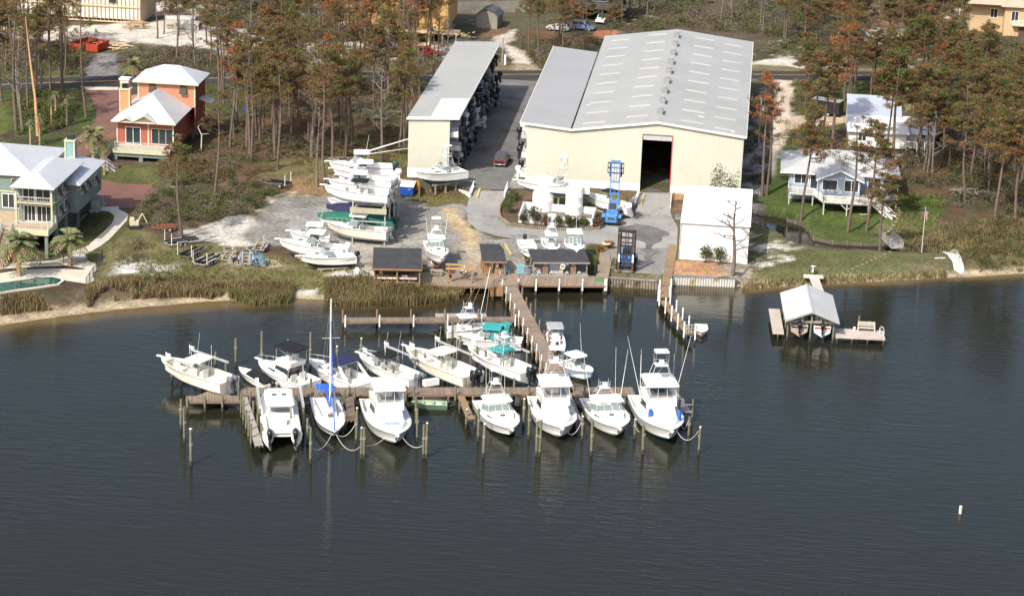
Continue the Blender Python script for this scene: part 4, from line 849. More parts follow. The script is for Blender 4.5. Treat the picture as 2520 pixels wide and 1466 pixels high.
berth('sportfishing_yacht','white tower yacht with long outriggers and two blue fenders on its bow','yacht',(1595,971),(1652,1059),5.3,2.25,1.25,kind='conv',tower=4.2,house=1.7,helm=M('navy_seat',(.03,.05,.12),.6),bottom=BOTB,riggers=(.4,2.6,8.6,(-.25,.42)),antennas=((.33,2.0,3.2,4.6),(.36,-2.0,3.2,4.6),(.3,-1.8,3.2,5.)))
y7=[o for o in C.objects if o.get('label','').startswith('white tower yacht with long')][0]
for x,y in((9.6,-1.55),(10.2,1.65)):m=MB();m.cyl((x,y),.26,1.95,2.95,8);m.ball((x,y,2.95),.24);m.build('fender',BLUC,y7)
berth('jon_boat','green flat-bottomed boat tied under the dock edge','boat',(1101,992),(1012,987),1.6,.75,.6,kind='skiff',hull=M('green_hull',(.10,.19,.10),.5,.15),deck=M('pale_green_deck',(.27,.38,.25),.6,.15),ob=(1,BLK,.7),gw=.1)
berth('personal_boat','small white upturned-looking tender tied beside the short right pier','boat',(1725,797),(1727,818),1.7,.75,.6,kind='bare')
for o in C.objects:
    if o.get('label','').startswith('small white upturned'):o['label']='small white tender tied beside the short right pier';o.name='tender'
PLANK=M('weathered_planks',(.21,.16,.12),.85,.16,.5,stripe=('X',.16,.14,.5,.22));PLANKG=M('grey_planks',(.34,.31,.28),.85,.12,.5,stripe=('X',.16,.14,.6,.15));PLANKY=M('tan_planks',(.26,.18,.105),.85,.14,.5,stripe=('X',.16,.14,.5,.18))
STRG=M('dock_stringer',(.22,.14,.085),.85,.2,.8);STRD=M('dark_stringer',(.10,.085,.07),.9,.2)
PILE=M('treated_piling',(.155,.15,.095),.9,.22,1.2,bump=.4,bs=4,dirt=((.26,.25,.21),1.6,.6));PILEO=M('wet_piling',(.05,.045,.03),.9,.2);PVC=M('white_sleeve',(.74,.73,.70),.5,.06,dirt=((.4,.37,.3),1.2,.66));PILEW=M('weathered_brown_piling',(.21,.14,.085),.9,.25,1.)
def pile(par,x,y,z0,z1,r=.15,mat=None,cap=False,name='piling',lean=(0,0)):
    m=MB();zt=z1
    m.tube([(x,y,z0),(x+lean[0]*.2,y+lean[1]*.2,.55),(x+lean[0],y+lean[1],zt)],[r*1.04,r*1.02,r*.95],8)
    m.m=[2 if(i<8)else k for i,k in enumerate(m.m)]
    if cap:m.tube([(x+lean[0],y+lean[1],zt),(x+lean[0],y+lean[1],zt+.12)],[r*1.06,.03],8,1)
    return m.build(name,[mat or PILE,PVC,PILEO],par)
def dock(label,p,q,wd,mat=PLANK,z=1.2,name='dock',th=.2,edges=STRG):
    """one straight run of planked dock from p to q (ground points)"""
    p,q=Vector(p[:2]),Vector(q[:2]);d=q-p;L=d.length
    r_=thing(name,label,'dock',(p.x,p.y,0),math.atan2(d.y,d.x))
    m=MB();m.b2(0,L,-wd/2,wd/2,z-.05,z);m.build('planking',mat,r_)
    m=MB()
    for s_ in(-1,0,1):m.b2(.02,L-.02,s_*(wd/2-.08)-.05,s_*(wd/2-.08)+.05,z-.05-th,z-.052)
    m.build('stringer',edges,r_);return r_,L
def D(px,py,z=1.2):return G(px,py,z)
def rowpiles(d,L,xs,ys,z1,mat=None,cap=False,r=.13):
    for x in xs:
        for y in ys:pile(d,x,y,-2.2,z1+rnd.uniform(-.15,.15),r,mat,cap)
d,L=dock('long straight main pier leading from the yard out to the moored yachts',D(1250,698),D(1391,966),2.05,M('pier_planks',(.25,.195,.145),.85,.14,.4,stripe=('X',.16,.14,.6,.2)),name='pier')
for i in range(12):pile(d,2.2+i*3.3,-1.12,-2.2,2.5+(i%3)*.1,.1,PVC,False);pile(d,2.9+i*3.3,-1.16,-2.2,2.0,.13,PILEW)
for i in range(13):pile(d,1.5+i*3.3,1.13,-2.2,1.9+(i%2)*.3,.13,PILEW)
d,L=dock('cross dock running behind the moored yachts with tan edge',D(592,962),D(1560,961),2.5)
rowpiles(d,L,[i*2.9+1 for i in range(15)],(-1.3,),1.05,PILEW)
for x in(737,765,860,1000,1020,1122,1145,1265,1302,1440):pp=D(x,951 if x%2 else 976);l=d.matrix_basis.inverted()@pp;pile(d,l.x,1.34 if x%2 else-1.36,-2.2,2.3,.14)
d,L=dock('short triangular-ended dock under the outermost boat lift',D(457,981),D(592,980),1.9,PLANK);rowpiles(d,L,(.2,2.2,4.2),(-1.,),1.8)
m=MB();m.slab([(1.2,.95,1.196),(5.2,.95,1.196),(2.9,2.9,1.196)],.12);m.build('corner_flare',PLANK,d)
d,L=dock('narrow finger pier alongside the lifted catamaran',D(598,975),D(638,1096),.95,PLANKG)
rowpiles(d,L,(1,3.4,5.8,8.4,10.8,13.),(-.62,),2.9);rowpiles(d,L,(2,5,9,12.6,13.1),(.6,),2.6)
d,L=dock('weathered finger pier between the sailboat and the blue-covered yacht',D(860,975),D(864,1034),1.0,M('rotten_planks',(.17,.12,.09),.9,.25,.8,stripe=('X',.16,.14,.5,.3)));rowpiles(d,L,(.4,L-.3),(-.6,.6),2.2)
d,L=dock('narrow yellowish wooden finger pier with step beside the express boat',D(1134,973),D(1159,1031),.85,PLANKY);rowpiles(d,L,(2.4,L-.3),(-.5,.5),1.5)
d,L=dock('finger pier between the tower yacht and the open tower express boat',D(1397,972),D(1421,1032),.95,PLANKG);rowpiles(d,L,(2.6,L-.3),(-.58,.58),1.9)
d,L=dock('finger pier on the far side of the outrigger yacht',D(1645,955),D(1689,1014),1.4,PLANKG);rowpiles(d,L,(1.6,4.,L-.2),(-.8,.8),2.7)
m=MB();m.b2(L-.5,L-.35,-.8,.8,1.9,2.0);m.b2(L-2.2,L-1.7,-.25,.2,1.2,2.1);m.build('dock_box',WHC,d)
d,L=dock('long side dock behind the teal canvas boat with white sleeved posts',D(843,786.5),D(1266,784),1.7)
for i in range(6):pile(d,.3+i*4.35,-.95,-2.2,2.1,.11,PVC);pile(d,.1+i*4.35,.95,-2.2,2.2,.14,PILEW)
m=MB();m.b2(12,18.6,.9,2.3,1.15,1.2);m.build('side_platform',PLANKG,d)
d,L=dock('short pier stepping out past the launch apron, gate at its end',D(1632,738),D(1698,822),1.0,PLANKY,name='pier')
for i in range(5):pile(d,.4+i*3.2,-.6,-2.2,2.7,.11,PVC);pile(d,1.4+i*3.2,.6,-2.2,2.7,.11,PVC)
m=MB()
for z in(1.5,1.95,2.4):m.b2(L-.12,L-.04,-.55,.55,z-.05,z+.05)
for y in(-.55,-.2,.2,.55):m.b2(L-.13,L-.02,y-.05,y+.05,1.2,2.5)
m.build('end_gate',PLANKG,d)
d,L=dock('boardwalk running between the launch apron and the white building',D(1657,601,1.45),D(1633,737),1.25,PLANKY,z=1.45,name='boardwalk',edges=STRD);rowpiles(d,L,(L-1.2,L-4.4),(-.75,.75),2.6,PVC)
def deckpoly(label,pts,z,mat,name='deck_platform',th=.22,cat='dock',ang=0.):
    """an irregular planked platform"""
    w_=[G(x,y,z)for x,y in pts];c=sum(w_,Vector())/len(w_);r_=thing(name,label,cat,(c.x,c.y,0),ang)
    ca,sa=math.cos(-ang),math.sin(-ang);loc=[(ca*(p.x-c.x)-sa*(p.y-c.y),sa*(p.x-c.x)+ca*(p.y-c.y))for p in w_]
    m=MB();m.prism(loc,z-.06,z);fixn(m.build('planking',mat,r_));m=MB();m.prism([(x*.992,y*.985)for x,y in loc],z-.06-th,z-.063);fixn(m.build('rim_joist',STRG,r_));return r_,c
PLK=M('front_deck_planks',(.27,.21,.155),.85,.12,.4,stripe=('X',.16,.12,.6,.15))
fd,fc=deckpoly('broad wooden deck with picnic tables in front of the pavilion',[(1030,668),(1180,659),(1216,655),(1278,664),(1276,700),(1216,706),(1030,701)],1.32,PLK,ang=.35)
for x,y in((1100,703),(1160,707),(1210,708),(1236,703)):p=G(x,y,1.3);l=fd.matrix_basis.inverted()@p;pile(fd,l.x,l.y,-2,1.25,.14,PILEW)
idk,ic=deckpoly('fuel dock platform below the dark roofed fuel shelter',[(1276,678),(1494,679),(1491,703),(1270,701)],1.3,M('fuel_dock_planks',(.26,.20,.15),.85,.12,.4,stripe=('X',.16,.12,.6,.18)),ang=0.)
for x in(1276,1320,1377,1434,1489,1493):p=G(x,701.5,1.3);l=idk.matrix_basis.inverted()@p;pile(idk,l.x,l.y-.12,-2.2,2.2,.115,PVC);pile(idk,l.x-.14,l.y+.2,-2.2,1.1,.13,PILEW)
deckpoly('sloping boardwalk from the fuel dock up to the drive, round table top at its head',[(1477,617),(1499,617),(1504,648),(1497,684),(1467,681)],1.5,M('side_walk_planks',(.28,.215,.155),.85,.12,.4,stripe=('Y',.16,.12,.6,.15)),'boardwalk')
def wallrun(name,label,p,q,z0,z1,mat,th=.2,corr=None,cat='seawall',capm=None):
    p,q=Vector(p[:2]),Vector(q[:2]);d=q-p;L=d.length;r_=thing(name,label,cat,(p.x,p.y,0),math.atan2(d.y,d.x));m=MB()
    if corr:
        n=int(L/corr)
        for i in range(n):m.tube([((i+.5)*corr,0,z0),((i+.5)*corr,0,z1)],corr*.52,8)
    else:m.b2(0,L,-th/2,th/2,z0,z1)
    m.build('sheeting',mat,r_);m=MB();m.b2(-.05,L+.05,-th*.9,th*.9,z1,z1+.14);m.build('cap',capm or CONCD,r_);return r_
SHEETM=M('corrugated_seawall',(.50,.50,.47),.6,.1,.5,dirt=((.33,.25,.13),.5,.55))
wallrun('seawall','corrugated grey metal seawall below the orange mulch bed',(-9.35,317.75),(-.15,318.55),-1,1.25,SHEETM,.3,.36)
wallrun('seawall','stained sheet-pile seawall at the foot of the launch apron',(-17.6,315.2),(-10.4,315.2),-1.5,1.15,M('rusty_sheetpile',(.21,.185,.14),.9,.3,.6,dirt=((.09,.06,.04),.8,.5)),.3,.4)
wallrun('seawall','dark wooden bulkhead under the fuel dock',(-29.4,313.9),(-17.8,314.6),-1,1.1,STRD,.2)
for x,yb,yt,lab in((470,1144,1055,'mooring piling with pale band standing alone farthest left in open water'),(454,1088,1004,'tall bare piling off the triangular dock'),(445,1055,983,'green-brown piling at the corner of the triangular dock'),
    (580,900,833,'tall piling with yellow rope mark behind the cream lifted boat'),(644,915,816,'tallest piling with a white gull on top at the black bimini cruiser bow'),(708,880,835,'piling behind the black bimini flybridge cruiser'),(763,905,818,'tall piling between the cruiser and the navy canvas boat'),(829,890,852,'short piling behind the sailboat mast'),(888,885,832,'piling near the bow of the round black top boat'),
    (529,905,866,'short piling hidden behind the cream hardtop'),(757,1092,1029,'piling between catamaran and sailboat, the inner one'),(764,1139,1050,'tall piling off the port bow of the sailboat'),(876,1090,1003,'piling with white rope by the weathered finger pier'),(889,1127,1051,'left one of the paired pilings between sailboat and yacht'),(895.5,1128,1051,'right one of the paired pilings between sailboat and yacht'),
    (1023,1054,973,'inner piling beside the green jon boat'),(1026,1085,1006,'piling beyond the bow of the blue-covered yacht'),(1042,1126,1044,'left one of the twin pilings holding a yacht bow line'),(1048.5,1127,1039,'right one of the twin pilings holding a yacht bow line'),(1149,1046,1006,'short piling beside the yellowish finger pier'),(1177,1083,1004,'piling close along the silver tower express boat'),(1189,1124,1042,'thick piling off the express boat bow'),
    (1288,1048,980,'piling in the gap beside the tall tower yacht'),(1301,1080,995,'piling touching the hull of the tall tower yacht'),(1320,1121,1033,'left of two pilings before the tall tower yacht'),(1327,1121,1032,'right of two pilings before the tall tower yacht'),(1432,1082,1023,'piling with slack line between tower yacht and open tower boat'),(1455,1119,1034,'thick piling ahead of the open tower boat'),(1535,1013,978,'half-hidden piling between open tower boat and outrigger yacht'),(1561,1078,1031,'yellowish piling draped with white rope'),
    (1582,1116,1045,'thick greenish piling off the outrigger yacht bow'),(1694,1080,1025,'slim piling with hanging line right of the outrigger yacht'),(1719,1116,1049,'outermost right mooring piling tied to the outrigger yacht'),(1113,841,793,'piling at the small tower boat stern'),(1097,830,770,'taller piling behind the small tower boat'),(1132,870,823,'piling between the two teal canvas boats'),(1173,850,812,'piling at the blue striped boat windshield'),(1225,846,811,'brown piling at the teal enclosure')):
    g=G(x,yb,0);k=FOC/math.hypot(g.x,g.y,CAMH)*.945;h_=(yb-yt)/k
    r_=thing('mooring_piling',lab,'piling',(g.x,g.y,0),rnd.uniform(0,3),'mooring pilings around the berths')
    ln=(rnd.uniform(-.08,.08),rnd.uniform(-.08,.08));pile(r_,0,0,-2.5,h_,.17 if 'thick' in lab or 'alone' in lab else .145,None,'gull' not in lab and rnd.random()<.35,'post',ln)
    m=MB();z=min(h_*.62,2.2)
    m.tube([(.18*math.cos(a),.18*math.sin(a),z+.02*i)for i,a in enumerate([j*.7 for j in range(19)])],.025,4);m.build('rope_turns',M('old_rope',(.5,.47,.4),.9),r_)
def lift(label,c0,c1,z,wd=1.9):
    a,b=G(c0[0],c0[1],z),G(c1[0],c1[1],z);d=b-a;L=math.hypot(d.x,d.y);r_=thing('boat_lift',label,'boat lift',(a.x,a.y,0),math.atan2(d.y,d.x))
    for sg in(1,-1):
        for x in(L*.22,L*.52,L*.66):pile(r_,x,sg*wd,-2.4,2.7,.14,None,False,'post')
        m=MB();m.b2(L*.18,L*.72,sg*wd-.08,sg*wd+.08,2.72,2.94);m.build('top_beam',M('lift_beam',(.40,.41,.42),.5,.12),r_)
        m=MB();m.tube([(L*.74,sg*wd,2.2),(L*.74,sg*wd,3.4)],.05,5);m.b2(L*.68,L*.74,sg*wd-.12,sg*wd+.1,2.96,3.25);m.build('lift_motor',WHC,r_)
        m=MB();m.tube([(L*.4,sg*(wd-.3),.9),(L*.4,sg*(wd-.3),4.4)],.03,4);m.build('guide_pole',PVC,r_)
    for x in(L*.25,L*.66):m=MB();m.b2(x-.1,x+.1,-wd,wd,z-.75,z-.52);m.build('cradle_beam',STEEL,r_)
lift('lift with grey beams under the outermost cream boat',(565,936),(395,876),2.5-.9);lift('lift holding the round black top boat',(1027,928),(883,868),2.0-.6,1.7);lift('lift holding the large cream hardtop boat',(1165,922),(997,850),2.2-.7,2.0);lift('lift holding the teal tower boat',(1303,913),(1150,847),2.0-.6,1.8)
cl=thing('boat_lift','lift with pale channel beams either side of the catamaran','boat lift',(G(694,1072,0).x,G(694,1072,0).y,0),math.atan2(*(lambda d:(d.y,d.x))(G(678,965,0)-G(694,1072,0))))
for sg in(1,-1):
    for x in(1.,4.6,8.4):pile(cl,x,sg*2.45,-2.4,2.9,.15,None,False,'post')
    m=MB();m.b2(1.2,8.6,sg*2.45-.14,sg*2.45+.14,2.9,3.2);m.build('top_beam',M('lift_beam',(.40,.41,.42),.5,.12),cl)
    m=MB();m.b2(8.0,8.5,sg*2.45-.2,sg*2.45+.2,3.2,3.9);m.build('lift_motor',WHC,cl)
for x in(2.,8.):m=MB();m.b2(x-.1,x+.1,-2.45,2.45,.1,.32);m.build('cradle_beam',STEEL,cl)
def rope(label,p,q,sag=.9,r=.035):
    p,q=Vector(p),Vector(q);pts=[p.lerp(q,i/8)-Vector((0,0,sag*4*(i/8)*(1-i/8)))for i in range(9)]
    o=MB().tube(pts,r,4).build('mooring_line',M('white_rope',(.6,.58,.52),.9));tag(o,label,'rope','mooring lines')
def Pz(x,y,z):p=G(x,y,z);return(p.x,p.y,z)
rope('white bow line from the sailboat to the port bow piling',Pz(815,1070,1.),Pz(766,1100,1.6));rope('slack bow line from the sailboat to the rope-banded piling',Pz(826,1066,1.1),Pz(876,1040,2.));rope('long slack line from sailboat to the paired pilings',Pz(826,1066,1.1),Pz(889,1096,1.4),1.2);rope('bow line from the blue-covered yacht to the paired pilings',Pz(952,1072,1.6),Pz(897,1096,1.4),.4)
rope('bow line from the blue-covered yacht to the twin pilings',Pz(986,1068,1.7),Pz(1042,1095,1.4),.8);rope('slack line between tall tower yacht and the next piling',Pz(1392,1056,1.6),Pz(1432,1035,2.),1.1);rope('bow line from the outrigger yacht to the outermost right piling',Pz(1664,1056,1.8),Pz(1719,1060,2.6),1.2);rope('line from the outrigger yacht to the slim piling',Pz(1676,1040,1.7),Pz(1694,1034,2.2),.9);rope('line hanging beside the yellowish rope-draped piling',Pz(1561,1036,2.2),Pz(1573,1062,1.),.3)
buoy=thing('channel_buoy','small white can buoy with faint orange marks floating alone','buoy',(G(2363,1262,0).x,G(2363,1262,0).y,0));m=MB();m.cyl((0,0),.17,-.3,.82,10);m.build('float',[PVC],buoy)
for z in(.72,.22):m=MB();m.cyl((0,0),.176,z-.035,z+.035,10);m.build('orange_band',M('orange_band',(.62,.2,.07),.6),buoy)
m=MB()
for sg in(1,-1):m.beam((-.10,-.18,.47+sg*.0),(.0,-.18,.47+sg*.13),.02,.03);m.beam((.10,-.18,.47),(.0,-.18,.47+sg*.13),.02,.03)
m.build('diamond_mark',M('orange_band',(.62,.2,.07),.6),buoy)
WOOD=M('rack_timber',(.30,.27,.20),.9,.2,.8);WOODB=M('brown_timber',(.27,.155,.075),.85,.2,.8);WOODO=M('new_timber',(.46,.30,.15),.8,.15,.8)
rb=G(946,604,1.4);rx1=rb.x;rx0=G(864,604,1.4).x;ry0=rb.y
rk=thing('boat_rack','tall galvanised two level boat rack on the gravel yard','boat rack',(rx0,ry0,0))
wR=rx1-rx0;ZT=6.75
for x in(0,wR):
    for y in(0,4.2,8.4,12.6):m=MB();m.b2(x-.09,x+.09,y-.09,y+.09,1.2,ZT+.8 if y==0 else ZT);m.build('post',STEEL,rk)
for y in(0,4.2,8.4,12.6):m=MB();m.b2(-.2,wR+.2,y-.1,y+.1,ZT-2.1,ZT-1.95)if y==0 else None;m.b2(-.1,wR+.1,y-.07,y+.07,ZT-.95,ZT-.8);m.build('cross_beam',STEEL,rk)
m=MB();m.b2(-.35,wR+.25,-.45,-.1,ZT-.75,ZT-.05);m.build('front_timber',M('rack_board',(.36,.34,.25),.9,.2,.6),rk)
for x in(.3,wR-.3):m=MB();m.b2(x-.14,x+.14,-.3,13.4,ZT-.3,ZT);m.build('bunk_timber',WOOD,rk)
m=MB();m.tube([(wR,0,ZT-2.),(wR*.55,0,2.4)],.03,4);m.build('brace',STEEL,rk)
GR='boats stored on the open rack'
def rackboat(label,stern,bow,B,fb,fs,lift,**k):return berth(k.pop('name','fishing_boat'),label,'boat',stern,bow,B,fb,fs,lift,group=GR,**k)
LZ=ZT+.6
rackboat('white boat with long pulpit, front one on the rack top level',(957,476),(797,455),2.9,1.75,1.15,LZ,kind='cc',tc=.66,topmat=BLKC,canvas=True,ob=(1,GRYC,1.3),pulpit=True)
rackboat('white boat with rolled black canvas, second from the front on the rack top',(963,455),(807,441),2.8,1.6,1.1,LZ,kind='cuddy',tc=.58,hardtop=True,topmat=GEL,ob=(1,GRYC,1.3),trunk=.8)
rackboat('white boat with red mark on its bow, middle of the rack top',(964,441),(832,430),2.7,1.5,1.05,LZ,kind='cuddy',tc=.56,ob=(1,WHC,1.3),trunk=.7)
rackboat('white hardtop boat, second from the back on the rack top',(974,427),(818,414),2.9,1.6,1.1,LZ,kind='cuddy',tc=.56,hardtop=True,ob=(1,WHC,1.35),trunk=.7)
b=rackboat('white boat with laid-back outriggers, rearmost on the rack top',(966,408),(808,397),3.0,1.7,1.15,LZ,kind='pilot',tc=.55,hardtop=True,ob=(1,DKG,1.4),trunk=.8,antennas=((.42,0,2.9,2.8),))
m=MB()
for y in(-.7,-.35,.8):m.tube([(4.2,y,3.2),(-3.2,y*1.3-.5,5.2 if y<.5 else 4.2)],[.05,.03],4);
for i,y in enumerate((-.7,-.35,.8)):m=MB();m.tube([(4.2,y,2.95),(-2.6,y*1.3-.5,5.0 if y<.5 else 4.0)],[.06,.035],4);m.build('outrigger',WHC,b)
rackboat('white hull with hardtop, front one on the rack lower level',(955,567),(803,545),2.9,1.7,1.15,2.3,kind='pilot',tc=.55,hardtop=True,ob=(1,GRYC,1.2),trunk=.7,hull=M('offwhite_hull',(.66,.63,.55),.35,.08),pulpit=True)
def coverboat(label,stern,bow,B,fb,fs,lift,mat,ob=None):
    L=span(stern,bow,fs,fb,lift);r_=thing('covered_boat',label,'boat',group=GR);fixn(hull_mesh(L,B,fb,fs,.5).build('hull',[M('offwhite_hull',(.66,.63,.55),.35,.08),BOTW,GEL],r_));m=MB();rs_=[]
    for i in range(13):
        t=i/12;hb,zs,*_r=hstn(L,B,fb,fs,.5,t);hh=.3+.75*max(0,math.sin((t*.9+.1)*math.pi))**1.3+.05*math.sin(t*25);x=L*t
        rs_.append([(x,-hb-.04,zs-.35),(x,-hb-.03,zs+.02),(x,-hb*.5,zs+hh*.75),(x,0,zs+hh),(x,hb*.5,zs+hh*.75),(x,hb+.03,zs+.02),(x,hb+.04,zs-.35)])
    m.loft(rs_,close=False,cap=False);m.add(rs_[0],[tuple(range(7))]);fixn(m.build('cover',mat,r_))
    if ob:outboard(r_,-.1,0,fs-.05,ob,1.25)
    put(r_,stern,bow,fs,fb,lift);return r_
coverboat('boat under a long green cover on the rack lower level',(968,544),(781,527),3.0,1.6,1.1,2.5,GRNC,DKG)
coverboat('boat under a navy cover on the rack lower level',(958,522),(803,506),2.8,1.5,1.0,2.7,NAVY,BLK)
rackboat('white boat mostly hidden at the back of the rack lower level',(962,505),(805,486),2.7,1.5,1.0,2.7,kind='cc',tc=.6,top=False,ob=(1,BLK,1.2))
def stands(x,y,n=2,z=1.4,h=.9):pass
def trailerstand(label,cx,cy,rz,L=5.,h=.75,mat=WOOD,z=1.4):
    r_=thing('boat_stand',label,'boat stand',(cx,cy,z),rz)
    for sg in(1,-1):m=MB();m.b2(-L/2,L/2,sg*.6-.1,sg*.6+.1,h-.22,h);m.build('bunk',mat,r_)
    for x in(-L/2+.5,0,L/2-.5):m=MB();m.b2(x-.1,x+.1,-.85,.85,h-.42,h-.225);m.b2(x-.1,x+.1,-.8,-.6,-.2,h-.42);m.b2(x-.1,x+.1,.6,.8,-.2,h-.42);m.build('trestle',mat,r_)
    return r_
def yardboat(name,label,stern,bow,B,fb,fs,lift,stand=None,**k):
    b=berth(name,label,'boat',stern,bow,B,fb,fs,lift,**k);L=LEN[label];a=b.rotation_euler[2]
    gx_,gy_=b.location.x+math.cos(a)*L*.42,b.location.y+math.sin(a)*L*.42;zg_=zg(gx_,gy_)
    if stand:trailerstand(stand,gx_,gy_,a,L*.55,lift-.4-zg_,k.get('smat',WOOD),zg_)
    return b
yardboat('walkaround_boat','white hardtop walkaround with two outboards on the gravel edge',(849,609),(686,588),2.9,1.7,1.15,2.35,'timber trestles under the white hardtop walkaround',kind='pilot',tc=.5,hardtop=True,ob=(2,WHC,1.2),trunk=.8,antennas=((.4,.5,2.9,3.),(.4,-.5,2.9,3.4)),hull=GEL)
yardboat('walkaround_boat','white rail bow boat behind the hardtop walkaround',(812,580),(713,568),2.7,1.6,1.1,2.3,'trestles under the rail bow boat',kind='express',tc=.5,hardtop=True,trunk=.7)
tr=yardboat('cuddy_boat','small white cuddy boat with dark bottom and lettering near its stern',(873,627),(737,630),2.5,1.35,1.0,2.2,'metal stand under the small lettered cuddy boat',kind='cuddy',tc=.52,ob=(1,BLK,1.05),bottom=BOTK,trunk=.8)
def text(s_,par,loc,size,rot,mat,name='lettering',sx=1.):
    c=bpy.data.curves.new(name,'FONT');c.body=s_;c.size=size;c.extrude=.012;c.align_x='CENTER';c.align_y='CENTER';c.shear=.15 if sx>1 else 0;o=bpy.data.objects.new(name,c);C.objects.link(o);o.location=loc;o.rotation_euler=rot;o.scale=(sx,1,1);o.data.materials.append(mat);me=bpy.data.meshes.new_from_object(o.evaluated_get(bpy.context.evaluated_depsgraph_get()));bpy.data.objects.remove(o);o=bpy.data.objects.new(name,me);C.objects.link(o);o.location=loc;o.rotation_euler=rot;o.scale=(sx,1,1)
    if par is not None:o.parent=par
    return o
hbT=hstn(LEN['small white cuddy boat with dark bottom and lettering near its stern'],2.5,1.35,1.,.55,.17)
text('TROPHY',tr,(1.35,hbT[0]-.03,.72),.42,(R(82),0,R(180)),M('letter_black',(.02,.02,.03),.5),sx=1.35)
yardboat('sport_boat','white tower boat with faded blue bottom high on a timber cradle',(1140,416),(1024,423),3.3,1.75,1.2,3.9,'brown timber cradle with blue rails beside the shed',kind='express',tc=.45,bottom=BOTB,tw=(.36,2.0,3.6),tww=2.1,trunk=.9,pulpit=False,smat=WOOD)
for i,y in enumerate((-.75,.75)):
    pass
yardboat('express_boat','white express boat with tower facing out between the dark roofed shelters',(1065,592),(1087,632),3.0,1.6,1.05,2.6,'rusty trailer frame under the white express boat',kind='express',tc=.46,hardtop=True,topmat=GEL,tw=(.33,2.6,3.6),tww=2.1,riggers=(.38,1.9,4.6,(-.1,.2)),trunk=.9,smat=WOODB)
yardboat('skiff','low white skiff with black outboard, leftmost behind the fuel shelter',(1292,589),(1306,622),2.5,1.1,.85,2.5,'stand under the low white skiff',kind='skiff',ob=(1,BLK,1.3))
yardboat('center_console_boat','white small tower boat in the middle behind the fuel shelter',(1351,586),(1361,616),2.5,1.3,1.0,2.4,'stand under the small tower boat',kind='cc',tc=.7,tw=(.45,2.5,3.6),tww1=1.,tww=1.8,antennas=((.4,0,4.6,3.4),))
yardboat('pilothouse_boat','white pilothouse boat, rightmost behind the fuel shelter',(1410,587),(1419,616),2.8,1.5,1.1,2.4,'stand under the pilothouse boat',kind='pilot',tc=.45,hardtop=True,wsm=TINT,trunk=.5,pulpit=True,antennas=((.35,.2,2.9,5.),))
yardboat('sport_boat','long white boat with black stripe and tower behind the storage tanks',(1450,456),(1271,443),3.4,1.7,1.2,4.2,'timber cradle under the long striped boat',kind='express',tc=.42,stripe=BLK,bottom=M('teal_bottom',(.07,.25,.30),.7),tw=(.36,2.2,3.9),tww=2.0,trunk=.5,bowrail=False,pulpit=True)
yardboat('center_console_boat','white center console with black canvas top next to the blue forklift',(1556,509),(1434,472),2.9,1.5,1.1,2.0,'dark trailer frame under the console boat beside the blue forklift',kind='cc',tc=.84,topmat=BLKC,canvas=True,ob=(1,BLK,1.3))
def shedproto(label,hull,B,L,cov,ob):
    r_=thing('racked_boat',label,'boat');fb,fs=1.2,.9
    fixn(hull_mesh(L,B,fb,fs,.42,9).build('hull',[hull,BOTW,hull],r_));fixn(deck_mesh(L,B,fb,fs,.42,.6,.2,.35,.1,9).build('deck',[DECKW,DECKW],r_))
    if cov:m=MB();rs_=[[(x,-B*.42,.95),(x,-B*.3,.95+h_),(x,B*.3,.95+h_),(x,B*.42,.95)]for x,h_ in((.3,.2),(1.6,.7),(3.,.75),(4.2,.2))];m.loft(rs_,smooth=False);fixn(m.build('cover',cov,r_))
    else:b_,t_,m=frustum(2.2,3.1,1.,.35,1.5,.3,0,.9);m.build('console',GEL,r_);b_,t_,m=frustum(2.4,2.9,.9,1.5,1.95,.25,.1,.85);m.build('windscreen',TINT,r_)
    outboard(r_,-.05,0,fs-.1,ob,1.3);return r_
AL=M('grey_hull',(.42,.43,.45),.4,.1);RD=M('red_hull',(.30,.025,.03),.3,.06);NB=M('navy_hull',(.02,.03,.09),.3,.1)
PROT=[('white hull',GEL,2.3,6.0,None,BLK),('grey hull',AL,2.2,5.8,None,BLK),('white hull with black cover',GEL,2.3,6.2,BLKC,BLK),('white hull with white motor',GEL,2.4,6.3,None,WHC),('red hull',RD,2.2,5.6,None,BLK),('navy hull',NB,2.3,6.0,NAVY,GRYC)]
PO=[shedproto(p[0]+' racked boat',*p[1:])for p in PROT]
TIER=('bottom','middle','top');ORD=['first','second','third','fourth','fifth','sixth','seventh','eighth','ninth','tenth','eleventh','twelfth','thirteenth','fourteenth','fifteenth','sixteenth','seventeenth','eighteenth']
rs=random.Random(12)
for col_ in range(18):
    for lv in range(3):
        if rs.random()<.1:continue
        k=rs.choices(range(6),(5,3,3,2,.6,1.5))[0]
        if col_==0 and lv==0:k=4
        y=355.6+2.1+col_*3.02;x=-44.15+rs.uniform(-.4,.6);z=2.3+lv*2.85+.62
        dup(PO[k],(x,y,z),math.pi+rs.uniform(-.03,.03),f'{PROT[k][0]} in the shed, {TIER[lv]} tier, {ORD[col_]} from the front wall','boats racked stern out in the long shed')
for col_ in range(2):
    for lv in range(3):
        k=(3,0,1,0,2,3)[col_*3+lv]
        dup(PO[k],(-34.0+rs.uniform(-.2,.2),358.0+col_*3.1,2.3+lv*3.0+.7),rs.uniform(-.03,.03),f'{PROT[k][0]} under the lean-to, {TIER[lv]} tier, {ORD[col_]} from its front wall','boats racked stern out under the lean-to')
for o in PO:
    for c in list(C.objects):
        if c.parent and c.parent.parent is o:bpy.data.objects.remove(c)
    for c in list(C.objects):
        if c.parent is o:bpy.data.objects.remove(c)
    bpy.data.objects.remove(o)
_kid.clear()
TYRE=M('tyre',(.02,.02,.02),.9,.1);RIM=M('wheel_rim',(.45,.45,.45),.4,.1,metal=.4)
